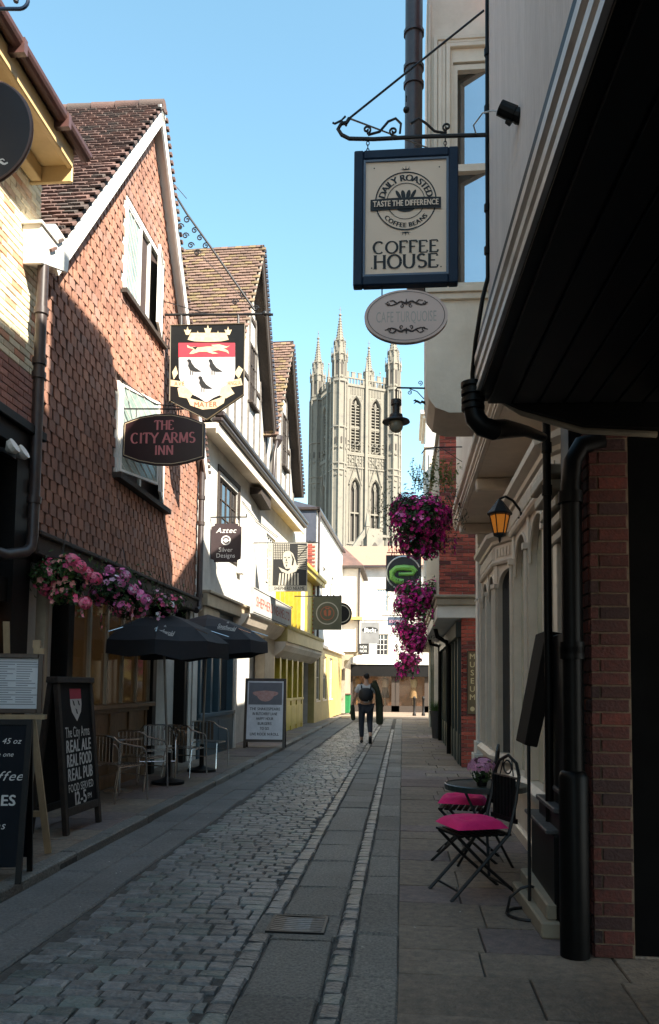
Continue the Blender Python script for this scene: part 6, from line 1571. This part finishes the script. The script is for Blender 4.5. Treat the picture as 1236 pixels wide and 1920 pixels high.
O('clip', MB().box((xl_+xr_)/2+.25, (xl_+xr_)/2+.34, -.06, 0, zt_m, zt_m+.05).box((xl_+xr_)/2+.24, (xl_+xr_)/2+.3, -.05, .01, zt_m+.05, zt_m+.12), wood_l, es_)
# chalk board in front of it
kb = E('chalk_a_board', 'low black chalk A-board with white script at left edge', 'A-board', tuple(on_z(-45, 1660, GZ0)), radians(14))
hB, wB, tB = 1.2, .62, .2
for T_ in (Matrix.Rotation(-math.atan(tB/hB), 4, 'X'), Matrix.Translation((0, 2*tB, 0)) @ Matrix.Rotation(math.atan(tB/hB), 4, 'X')):
    f = O('frame', tilt(MB().box(-wB/2, -wB/2+.04, -.015, .02, 0, hB).box(wB/2-.04, wB/2, -.015, .02, 0, hB).box(-wB/2+.04, wB/2-.04, -.015, .02, hB-.04, hB), T_), black, kb); O('board', tilt(MB().box(-wB/2+.04, wB/2-.04, -.005, .015, .12, hB-.04), T_), A_('slate blue board', (.004,.007,.012), rough=.7, spec=.2), f)
T_ = Matrix.Rotation(-math.atan(tB/hB), 4, 'X'); mb = MB()
write(mb, 'wine 45 oz', .1, 1.04, .06, -.007, slant=.3); write(mb, 'blue one', .1, .94, .05, -.007, slant=.3); write(mb, 'coffee', .12, .78, .1, -.007, slant=.4, width=.3); write(mb, 'CAKES', .06, .6, .11, -.007, bold=.03); write(mb, 'teas', .1, .42, .08, -.007, slant=.3)
O('chalk_lettering', tilt(mb, T_), chalk, kb)
# burger pub A-board
sa = E('pub_poster_board', 'wood framed A-board with white poster and pink emblem outside the white pub', 'A-board', tuple(on_z(495, 1403, GZ0)), radians(4))
a = px(sa, 456, 1403)[0]; b = px(sa, 534, 1403)[0]; hS = px(sa, 492, 1271)[1]; wS = b-a; cS = (a+b)/2; tS = .2
for T_ in (Matrix.Rotation(-math.atan(tS/hS), 4, 'X'), Matrix.Translation((0, 2*tS, 0)) @ Matrix.Rotation(math.atan(tS/hS), 4, 'X')):
    f = O('frame', tilt(MB().box(a, a+.06, -.02, .02, 0, hS).box(b-.06, b, -.02, .02, 0, hS).box(a+.06, b-.06, -.02, .02, hS-.06, hS).box(a+.06, b-.06, -.02, .02, .14, .2), T_), wood_b, sa)
    O('poster', tilt(MB().box(a+.06, b-.06, -.01, .01, .2, hS-.06), T_), A_('poster white', (.8,.8,.83), rough=.4), f)
T_ = Matrix.Rotation(-math.atan(tS/hS), 4, 'X')
O('picture', tilt(MB().flat([(a+.09, hS*.62), (b-.09, hS*.62), (b-.09, hS-.1), (a+.09, hS-.1)], -.0105), T_), A_('grey picture', (.2,.2,.22)), sa)
e = MB(); ez = hS*.79
for k, (rx, rz) in enumerate(((.3, .1), (.2, .17), (.1, .06))):
    e.flat([(cS+rx*cos(t_), ez-.03*k+rz*sin(t_)*(1 if sin(t_) < 0 else .5)) for t_ in [2*pi*i/20 for i in range(20)]], -.012-.002*k)
O('emblem', tilt(e, T_), A_('pink emblem', (.5,.25,.22), (.6,.4,.36), sc=14), sa)
mb = MB()
for s_, z, w__ in (('THE SHAKESPEARE', .56, .74), ('IN BUTCHERY LANE', .49, .6), ('HAPPY HOUR', .42, .42), ('BURGERS', .35, .34), ('TO GO', .28, .22), ('LIVE ROCK N ROLL', .20, .7)): write(mb, s_, cS, hS*z, .09, -.0115, width=wS*w__, bold=.02)
O('lettering', tilt(mb, T_), ink, sa)
# parasols
def parasol(label, foot, top, rx, zr, zt, grp, seed):
    r = E('parasol', label, 'parasol', foot, 0, grp)
    f = Vector(foot); t_ = Vector(top) - f
    O('base', MB().lathe([(.24, 0), (.24, .04), (.1, .07), (.04, .1), (.035, .45), (.0, .46)], n=20), black, r, smooth=True)
    O('pole', MB().tube([(0, 0, .1), (t_.x, t_.y, t_.z-.02)], .019, 8), A_('grey metal pole', (.32,.3,.27), metal=.6, rough=.35), r, smooth=True)
    n = 8; vs = [(t_.x, t_.y, t_.z)]; rd = random.Random(seed); fs = []
    for ring, (q, dz) in enumerate(((.35, .12), (.7, .30), (1.0, .56), (1.01, .82))):
        for k in range(n*2):
            a = 2*pi*k/(n*2) + .2; sag = (.93 if k % 2 else 1.); vs.append((t_.x + rx*q*sag*cos(a), t_.y + rx*q*sag*sin(a), t_.z - dz*(zt-zr)/.42*(1 if k % 2 else .97) + (rd.uniform(-.05, .03) if ring == 3 else 0)))
    N2 = n*2
    for k in range(N2): fs.append((0, 1+k, 1+(k+1) % N2))
    for q in range(3):
        for k in range(N2): fs.append((1+q*N2+k, 1+(q+1)*N2+k, 1+(q+1)*N2+(k+1) % N2, 1+q*N2+(k+1) % N2))
    o = O('canopy', MB().add(vs, fs), A_('black parasol canvas', (.011,.012,.016), (.016,.017,.022), sc=8, rough=.8), r, fixn=False); sm = o.modifiers.new('t', 'SOLIDIFY'); sm.thickness = .006
    mb = MB()
    for k in range(n): a = 2*pi*2*k/N2+.2; mb.tube([(t_.x, t_.y, t_.z-.05), (t_.x+rx*cos(a), t_.y+rx*sin(a), t_.z-(zt-zr)-.0)], .007, 4)
    O('rib', mb, steel, r)
    p = Vector(on_x(307, 1183, 0)) if False else None
    return r
PG = 'black parasols outside the inn'
P1 = parasol('black parasol with white script on its rim, nearer of two', (-3.42, 11.6, GZ0), tuple(on_y(306, 1148, 11.6)), .98, 2.2, 2.55, PG, 1)
P2 = parasol('black parasol above the farther aluminium chairs, next to teal shop', (-3.35, 13.3, GZ0), tuple(on_y(390, 1152, 13.3)), 1.02, 2.2, 2.55, PG, 2)
for P_, x, y, Y in ((P1, 307, 1184, 10.84), (P2, 425, 1176, 12.55)):
    mb = MB(); write(mb, 'Southwold', 0, 0, .1, 0, width=.3, slant=.3, bold=.02); mb.flat([(-.14, -.05), (.15, -.03), (.15, -.037), (-.14, -.057)], 0); mb.flat([(-.02, .07), (.0, .1), (.02, .07)], 0)
    T2 = Matrix.Translation(on_y(x, y, Y)) @ Matrix.Rotation(radians(-12), 4, 'X') @ Matrix.Rotation(radians(12), 4, 'Y')
    mb.v = [tuple(T2 @ Vector(v)) for v in mb.v]; O('script_lettering', mb, chalk, P_, world=True)
# aluminium chairs: faces -y locally
ch = E('aluminium_chair', 'aluminium bistro armchair nearest the camera beside the pub A-board', 'chair', (-3.55, 9.9, GZ0), radians(150), 'aluminium armchairs outside the inn')
for s in (-1, 1):
    mb = MB().tube([(s*.27, -.24, 0), (s*.265, -.2, .6), (s*.262, -.14, .665), (s*.26, .0, .69), (s*.245, .22, .74), (s*.2, .27, .80)] , .0125, 8)
    O('arm', mb, steel, ch, smooth=True)
    O('leg', MB().tube([(s*.25, .27, 0), (s*.235, .2, .43), (s*.22, -.2, .44)], .0125, 8), steel, ch, smooth=True)
O('back_rail', MB().tube([(-.2, .27, .80), (-.1, .3, .815), (.1, .3, .815), (.2, .27, .80)], .0125, 8), steel, ch, smooth=True)
mb = MB()
for k in range(9): mb.box(-.2, .2, -.2+k*.045, -.168+k*.045, .445, .455)
O('seat', mb, steel, ch)
mb = MB()
for k in range(6): x = -.19+k*.064; mb.box(x, x+.045, .262, .27, .5, .8)
O('backrest', mb, steel, ch); O('stretcher', MB().tube([(-.262, -.235, .3), (.262, -.235, .3)], .009, 6), steel, ch)
for (x, Y, a, lb) in ((-3.62, 11.0, 160, 'second aluminium armchair, left of the leaning parasol pole'), (-3.72, 12.0, 20, 'aluminium armchair behind the leaning parasol pole, facing away'), (-3.45, 12.6, 165, 'aluminium armchair between the two parasol poles'), (-3.4, 14.0, 170, 'farthest aluminium armchair in front of the teal shopfront')):
    copy_tree(ch, (x, Y, GZ0), radians(a), lb)
tb = E('aluminium_table', 'round aluminium cafe table among the armchairs by the wood dado', 'table', (-3.8, 10.6, GZ0), 0)
O('tabletop', MB().lathe([(.28, .7), (.3, .71), (.3, .73), (.0, .735)], n=24), steel, tb); O('pedestal', MB().tube([(0, 0, 0), (0, 0, .7)], .025, 8).lathe([(.2, 0), (.2, .02), (.03, .05)], n=16), steel, tb)
# green wheelie bin, planter, bollard
bn = E('green_bin', 'green wheelie bin at far left end of the lane', 'bin', (on_z(647, 1339).x, on_z(647, 1339).y, 0), 0)
O('body', MB().add([(-.24, -.25, .06), (.24, -.25, .06), (.24, .25, .06), (-.24, .25, .06), (-.29, -.33, 1.0), (.29, -.33, 1.0), (.29, .33, 1.0), (-.29, .33, 1.0)], [(0, 3, 2, 1), (4, 5, 6, 7), (0, 1, 5, 4), (1, 2, 6, 5), (2, 3, 7, 6), (3, 0, 4, 7)]), A_('green plastic', (.01,.16,.05), (.008,.13,.04), rough=.5), bn, bevel=.03)
O('lid', MB().box(-.31, .31, -.37, .36, 1.0, 1.07), A_('brown lid', (.1,.06,.04), rough=.5), bn, bevel=.02)
for s in (-1, 1): O('wheel', MB().tube([(s*.24-.03, .3, .09), (s*.24+.03, .3, .09)], .09, 12), black, bn)
v = on_z(819, 1384)
pl = E('potted_grass', 'tall dark planter with green grass beside the downpipe on the right', 'planter', (v.x, v.y, 0), 0)
O('pot', MB().lathe([(.13, 0), (.2, .75), (.22, .76), (.22, .8), (.17, .8), (.16, .76)], n=20), A_('dark grey pot', (.05,.05,.055), rough=.5), pl, smooth=True)
mb = MB()
for k in range(260):
    a = random.uniform(0, 2*pi); q = random.uniform(0, .16); h_ = random.uniform(.15, .42); d = random.uniform(0, .2); x, y = q*cos(a), q*sin(a)
    mb.add([(x-.005, y, .76), (x+.005, y, .76), (x+d*cos(a), y+d*sin(a), .76+h_)], [(0, 1, 2)])
O('grass', mb, leaf, pl, kind='stuff', fixn=False)
for i, (x, y) in enumerate(((777, 1342), (794, 1342))):
    v = on_z(x, y); b_ = E('bollard', ['black bollard with white band at the lane end', 'second black bollard close to the green shopfront'][i], 'bollard', (v.x, v.y, 0), 0, 'bollards at the lane end')
    O('post', MB().lathe([(.09, 0), (.09, .1), (.06, .14), (.055, .8), (.08, .84), (.08, .9), (.03, .98)], n=12), black, b_, smooth=True)
v = on_z(748, 1332); ea = E('small_easel', 'small pale wooden easel sign at the lane end', 'easel', (v.x, v.y, 0), 0)
O('leg', MB().tube([(-.35, 0, 0), (-.05, .1, 1.35)], .03, 5).tube([(.35, 0, 0), (.05, .1, 1.35)], .03, 5).tube([(0, .5, 0), (0, .12, 1.3)], .03, 5), wood_l, ea); O('board', MB().box(-.35, .35, -.05, -.02, .45, 1.05), A_('pale sign', (.55,.42,.32)), ea)
O('lettering', write(write(MB(), 'OPEN', 0, .85, .2, -.051, width=.4), 'SALE', 0, .62, .2, -.051, width=.4), A_('brown print', (.3,.14,.1)), ea)
# ================================================= RIGHT BISTRO SET
bt = E('bistro_table', 'small round dark metal table with green top at right', 'table', (.71, 6.95, 0), 0)
O('tabletop', MB().lathe([(.345, .675), (.35, .68), (.352, .72), (.34, .725), (.335, .718), (.0, .716)], n=36), A_('dark green table enamel', (.02,.03,.028), (.03,.045,.04), rough=.35, sc=6), bt)
mb = MB()
for k in range(3): a = 2*pi*k/3+.5; mb.tube([(.27*cos(a), .27*sin(a), 0), (.05*cos(a), .05*sin(a), .36), (.22*cos(a), .22*sin(a), .68)], .012, 6)
O('leg', mb, iron, bt)
ff = E('flower_pot', 'small pot of pale pink flowers on the bistro table', 'flower pot', (on_y(905, 1430, 6.75).x, 6.82, .72), 0)
O('pot', MB().lathe([(.04, 0), (.055, .09), (.05, .09)], n=12), black, ff)
mb = MB(); lf = MB()
for k in range(170): d = Vector((random.gauss(0, 1), random.gauss(0, 1), abs(random.gauss(0, .7)))).normalized(); star(mb, Vector((0, 0, .14)) + Vector((d.x*.12, d.y*.12, d.z*.1)), d, .02, cone=.1)
for k in range(120): d = Vector((random.gauss(0, 1), random.gauss(0, 1), random.gauss(0, .7))).normalized(); leafq(lf, Vector((0, 0, .1)) + d*.08, d, .04, .025)
O('blossom', mb, A_('dusty pink petal', (.6,.3,.42), (.5,.2,.32), rnd=.3), ff, kind='stuff', fixn=False); O('foliage', lf, leaf_d, ff, kind='stuff', fixn=False)
fc = E('folding_chair', 'black folding bistro chair with hot pink cushion nearest the camera', 'chair', (.53, 6.2, 0), radians(-68), 'folding bistro chairs with pink cushions')
for s in (-1, 1):
    O('leg', MB().tube([(s*.19, -.27, 0), (s*.19, .0, .26), (s*.19, .2, .46), (s*.19, .26, .7), (s*.185, .29, .88)], .013, 6), iron, fc, smooth=True)
    O('leg', MB().tube([(s*.165, .3, 0), (s*.165, .0, .25), (s*.165, -.2, .45)], .013, 6), iron, fc, smooth=True)
O('stretcher', MB().tube([(-.165, .22, .07), (.165, .22, .07)], .009, 6).tube([(-.19, -.2, .065), (.19, -.2, .065)], .009, 6), iron, fc)
mb = MB()
for k in range(8): mb.box(-.2, .2, -.21+k*.055, -.17+k*.055, .45, .464)
O('seat', mb, black, fc)
mb = MB().tube([(-.185, .29, .88), (-.13, .3, .97), (0, .305, 1.02), (.13, .3, .97), (.185, .29, .88)], .013, 6)
mb.tube([(-.185, .285, .86), (.185, .285, .86)], .01, 5)
mb.tube([(.06*cos(a), .298, .93+.05*sin(a)) for a in [2*pi*k/14 for k in range(14)]], .006, 5, closed=True)
for x in (-.1, .1): mb.tube([(x, .29, .87), (x*.6, .3, .99)], .006, 4)
O('back_rail', mb, iron, fc)
mb = MB()
for k in range(7): x = -.15+k*.05; mb.box(x-.017, x+.017, .262, .272, .56, .86)
mb.box(-.19, .19, .255, .275, .53, .565)
O('backrest', mb, black, fc)
vs = []; fs = []; n = 14
for s_, zz in ((1, .075), (-1, -.008)):
    for i in range(n+1):
        for j in range(n+1):
            x, y = (i/n-.5)*.42, (j/n-.5)*.42-.01; u_ = 1-(abs(x)/.21)**3.; v_ = 1-(abs(y+.01)/.21)**3.
            tuft = .25*abs(sin(x*70+2*sin(y*25)))*abs(sin(y*60)) + sum(math.exp(-((x-a)**2+(y-b)**2)/.0012) for a in (-.08, .08) for b in (-.09, .07))
            vs.append((x*(1-.03*(1-v_)), y*(1-.03*(1-u_)), .505 + s_*abs(zz)*max(0, u_*v_)**.45*(1-.45*tuft)*(1 if s_ > 0 else .8)))
N1 = (n+1)**2
for q in range(2):
    for i in range(n):
        for j in range(n): a = q*N1+i*(n+1)+j; f = (a, a+1, a+n+2, a+n+1); fs.append(f if q == 0 else f[::-1])
O('cushion', MB().add(vs, fs), cushion_m, fc, smooth=True)
copy_tree(fc, (.56, 7.42, 0), radians(-100), 'black folding bistro chair with hot pink cushion behind the round table')
# menu stand
mn = E('menu_stand', 'black tilted menu board on slim pole with hoop foot beside the bistro chairs', 'stand', (.865, 5.65, 0), 0)
def Mn(x, y, ly=0): p = px(mn, x, y, ly); return (p[0], ly, p[1])
O('pole', MB().tube([(0, 0, .02), (0, 0, Mn(988, 1395)[2])], .012, 8), iron, mn)
mb = MB().tube([(.155*cos(2*pi*k/20), .155*sin(2*pi*k/20), .012) for k in range(20)], .011, 6, closed=True)
mb.tube([(-.155, 0, .012), (-.13, 0, .12), (-.06, 0, .18), (0, 0, .2), (.06, 0, .18), (.13, 0, .12), (.155, 0, .012)], .01, 6)
O('hoop_foot', mb, iron, mn)
a, b = Vector(Mn(1000, 1400)), Vector(Mn(1040, 1185)); d = (b-a).normalized(); n_ = Vector((d.z, 0, -d.x))*.062
mb = MB().add([a-n_+Vector((0, -.02, 0)), a+n_*.4+Vector((0, -.02, 0)), b+n_+Vector((0, -.02, 0)), b-n_+Vector((0, -.02, 0)), a-n_+Vector((0, .42, 0)), a+n_*.4+Vector((0, .42, 0)), b+n_+Vector((0, .42, 0)), b-n_+Vector((0, .42, 0))], [(0, 1, 2, 3), (7, 6, 5, 4), (0, 4, 5, 1), (1, 5, 6, 2), (2, 6, 7, 3), (3, 7, 4, 0)])
O('menu_board', mb, A_('dark brown menu board', (.008,.006,.005), (.012,.009,.007), rough=.8, spec=.1), mn, bevel=.006)
# ================================================= WALKING MAN
def skin(name, pts, edges, m, parent, root=0, sub=2, scale=1, **kw):
    me = bpy.data.meshes.new(name); me.from_pydata([p[0] for p in pts], edges, [])
    o = bpy.data.objects.new(name, me); COL.objects.link(o)
    bm = bmesh.new(); bm.from_mesh(me); lay = bm.verts.layers.skin.verify(); bm.verts.ensure_lookup_table()
    for i, v in enumerate(bm.verts):
        r_ = pts[i][1]; v[lay].radius = (r_, r_) if not isinstance(r_, tuple) else r_; v[lay].use_root = (i == root)
    bm.to_mesh(me); bm.free()
    o.modifiers.new('skin', 'SKIN').use_smooth_shade = True
    s_ = o.modifiers.new('sub', 'SUBSURF'); s_.levels = sub; s_.render_levels = sub
    dg_ = bpy.context.evaluated_depsgraph_get(); ev = bpy.data.meshes.new_from_object(o.evaluated_get(dg_)); ev.name = name
    bpy.data.objects.remove(o); bpy.data.meshes.remove(me)
    ev.materials.clear(); ev.materials.append(m)
    ev.polygons.foreach_set('use_smooth', [True]*len(ev.polygons))
    o = bpy.data.objects.new(name, ev); COL.objects.link(o); o.parent = parent; WM[o.name] = WM[parent.name]
    if kw: tag(o, **kw)
    return o
v = on_z(686, 1393)
mn_ = E('person', 'man in grey white T-shirt and dark jeans walking away with black backpack and green jacket', 'person', (v.x, v.y, 0), radians(2))
skin_m = A_('skin', (.5,.3,.21), (.45,.26,.18), rough=.6)
body = [((0, 0, .98), .14), ((0, .01, 1.2), .15), ((0, 0, 1.42), .17), ((0, 0, 1.56), .07), ((0, .02, 1.64), .058), ((0, .03, 1.75), .098), ((0, .035, 1.84), .085),
        ((-.1, 0, .95), .1), ((-.12, .0, .55), .075), ((-.11, -.02, .1), .045), ((-.11, .1, .04), .04),
        ((.1, 0, .95), .1), ((.1, .06, .55), .075), ((.12, -.22, .22), .045), ((.12, -.26, .12), .04),
        ((-.2, 0, 1.48), .06), ((-.3, -.02, 1.22), .045), ((-.37, .06, .98), .034), ((-.39, .09, .9), .032),
        ((.2, 0, 1.48), .06), ((.3, .0, 1.24), .045), ((.27, .16, 1.42), .034), ((.24, .14, 1.5), .032)]
be = [(0, 1), (1, 2), (2, 3), (3, 4), (4, 5), (5, 6), (0, 7), (7, 8), (8, 9), (9, 10), (0, 11), (11, 12), (12, 13), (13, 14), (2, 15), (15, 16), (16, 17), (17, 18), (2, 19), (19, 20), (20, 21), (21, 22)]
bd = skin('body', body, be, skin_m, mn_)
mb = MB()
for s in (-1, 1): mb.ball((s*.1, .02, 1.74), .022, 6, sq=(.5, 1, 1.4))
mb.ball((0, .135, 1.735), .018, 6); O('ears_and_nose', mb, skin_m, mn_, smooth=True)
mb = MB()
for s in (-1, 1): mb.ball((s*.037, .118, 1.765), .012, 6)
mb.box(-.03, .03, .118, .128, 1.688, 1.696); O('eyes_and_mouth', mb, A_('dark eye', (.04,.02,.02)), mn_)
for hs_, (hx, hy, hz) in ((-1, (-.39, .09, .9)), (1, (.24, .14, 1.5))):
    for k in range(4):
        d = -1 if hs_ < 0 else 1; L = (.075, .085, .08, .06)[k]
        skin('finger', [((hx-.022+k*.015, hy, hz+d*.02), .011), ((hx-.024+k*.016, hy+.01, hz+d*(.02+L*.5)), .0095), ((hx-.02+k*.015, hy+.03, hz+d*(.02+L*.85)), .008)], [(0, 1), (1, 2)], skin_m, bd, sub=1)
    skin('thumb', [((hx+.02, hy, hz), .012), ((hx+.045, hy+.02, hz+d*.03), .011), ((hx+.05, hy+.035, hz+d*.055), .009)], [(0, 1), (1, 2)], skin_m, bd, sub=1)
skin('jeans', [((0, -.005, 1.0), .165), ((-.105, 0, .93), .115), ((-.12, .0, .55), .085), ((-.11, -.02, .13), .062), ((.105, 0, .93), .115), ((.1, .065, .55), .085), ((.12, -.2, .26), .06)], [(0, 1), (1, 2), (2, 3), (0, 4), (4, 5), (5, 6)], A_('dark jeans', (.022,.026,.036), (.03,.035,.05), sc=15, rough=.85), mn_)
skin('t_shirt', [((0, 0, .99), .165), ((0, .01, 1.2), .165), ((0, 0, 1.43), .185), ((0, 0, 1.55), .085), ((-.2, 0, 1.48), .085), ((-.27, -.015, 1.31), .07), ((.2, 0, 1.48), .085), ((.27, -.005, 1.31), .07)], [(0, 1), (1, 2), (2, 3), (2, 4), (4, 5), (2, 6), (6, 7)], A_('pale grey T-shirt', (.5,.5,.5), (.42,.42,.43), rough=.9), mn_)
skin('hair', [((0, .0, 1.85), .095), ((0, -.035, 1.76), .085), ((0, -.03, 1.69), .05)], [(0, 1), (1, 2)], A_('dark brown hair', (.02,.013,.01), rough=.6, bump=.5, bsc=40), mn_)
O('shoe', MB().box(-.155, -.07, -.09, .2, .0, .085), A_('black shoe', (.015,.015,.017), rough=.5), mn_, bevel=.03)
o = O('shoe', tilt(MB().box(-.045, .045, -.07, .2, -.04, .045), Matrix.Translation((.12, -.3, .14)) @ Matrix.Rotation(radians(-58), 4, 'X')), A_('black shoe', (.015,.015,.017)), mn_, bevel=.03)
bp = skin('backpack', [((0, -.24, 1.08), (.2, .15)), ((0, -.25, 1.28), (.22, .17)), ((0, -.22, 1.48), (.17, .12))], [(0, 1), (1, 2)], A_('black backpack', (.008,.008,.01), (.014,.014,.016), rough=.7), mn_)
O('strap', MB().tube([(-.12, -.12, 1.45), (-.13, .0, 1.58), (-.13, .14, 1.45), (-.12, .1, 1.2)], .02, 6).tube([(.12, -.12, 1.45), (.13, .0, 1.58), (.13, .14, 1.45), (.12, .1, 1.2)], .02, 6), black, bp)
O('badge', MB().ball((.07, -.4, 1.12), .012, 5), chalk, bp)
jk = A_('olive green jacket', (.035,.042,.02), (.02,.026,.012), sc=9, rough=.9, bump=.6, bsc=18)
skin('jacket', [((.14, -.1, 1.56), .08), ((.26, -.12, 1.52), (.09, .08)), ((.33, -.12, 1.3), (.12, .07)), ((.35, -.1, 1.0), (.13, .06)), ((.36, -.08, .7), (.14, .05)), ((.36, -.08, .48), (.13, .04)), ((.2, -.16, 1.66), .05), ((.42, -.1, .9), (.05, .05))], [(0, 1), (1, 2), (2, 3), (3, 4), (4, 5), (1, 6), (2, 7)], jk, mn_)
skin('jacket_sleeve', [((-.36, .06, 1.02), .05), ((-.36, .05, .8), .075), ((-.33, .03, .58), .06)], [(0, 1), (1, 2)], jk, mn_)

# ================================================= SMALL WEATHERED DETAILS
def cable(root, pts, r=.008, m=None, name='cable'): O(name, MB().tube(pts, r, 5), m or A_('grey cable', (.5,.5,.5)), root)
mb = MB()
for k in range(60):
    x = random.uniform(-2.7, 1.2); y = random.uniform(4.2, 14); s_ = random.uniform(.004, .014); a = random.uniform(0, 3)
    if -.95 < x < -.4 and 5 < y < 5.5: continue
    mb.add([(x-s_*cos(a), y-s_*sin(a), .012), (x+s_*.4, y-s_*.3, .014), (x+s_*cos(a), y+s_*sin(a), .013), (x-s_*.3, y+s_*.5, .016)], [(0, 1, 2, 3)])
O('litter', mb, A_('pale litter scrap', (.6,.58,.52)), road, kind='stuff', fixn=False)
cable(L2, [(.4, -.02, 6.2), (.42, -.02, 3.4)]); cable(L2, [(3.6, -.02, 5.9), (5.2, -.03, 5.75), (8.0, -.03, 5.85)], .01, black)
O('alarm_box', MB().box(3.2, 3.5, -.12, -.002, 4.1, 4.5), white_paint, L2, bevel=.02)
O('vent', MB().box(3.05, 3.3, -.03, -.002, 5.2, 5.35), lime, L2)
cable(R2, [(13.99-9.2+0*1, .58, .0)[:0] or (.3, .60, 4.0), (4.0, .60, 3.98), (8.0, .60, 4.02)], .01, cream)
splitstuff('louvre', 'slit_opening', 'verge_tile', 'dentil', 'geranium_head')
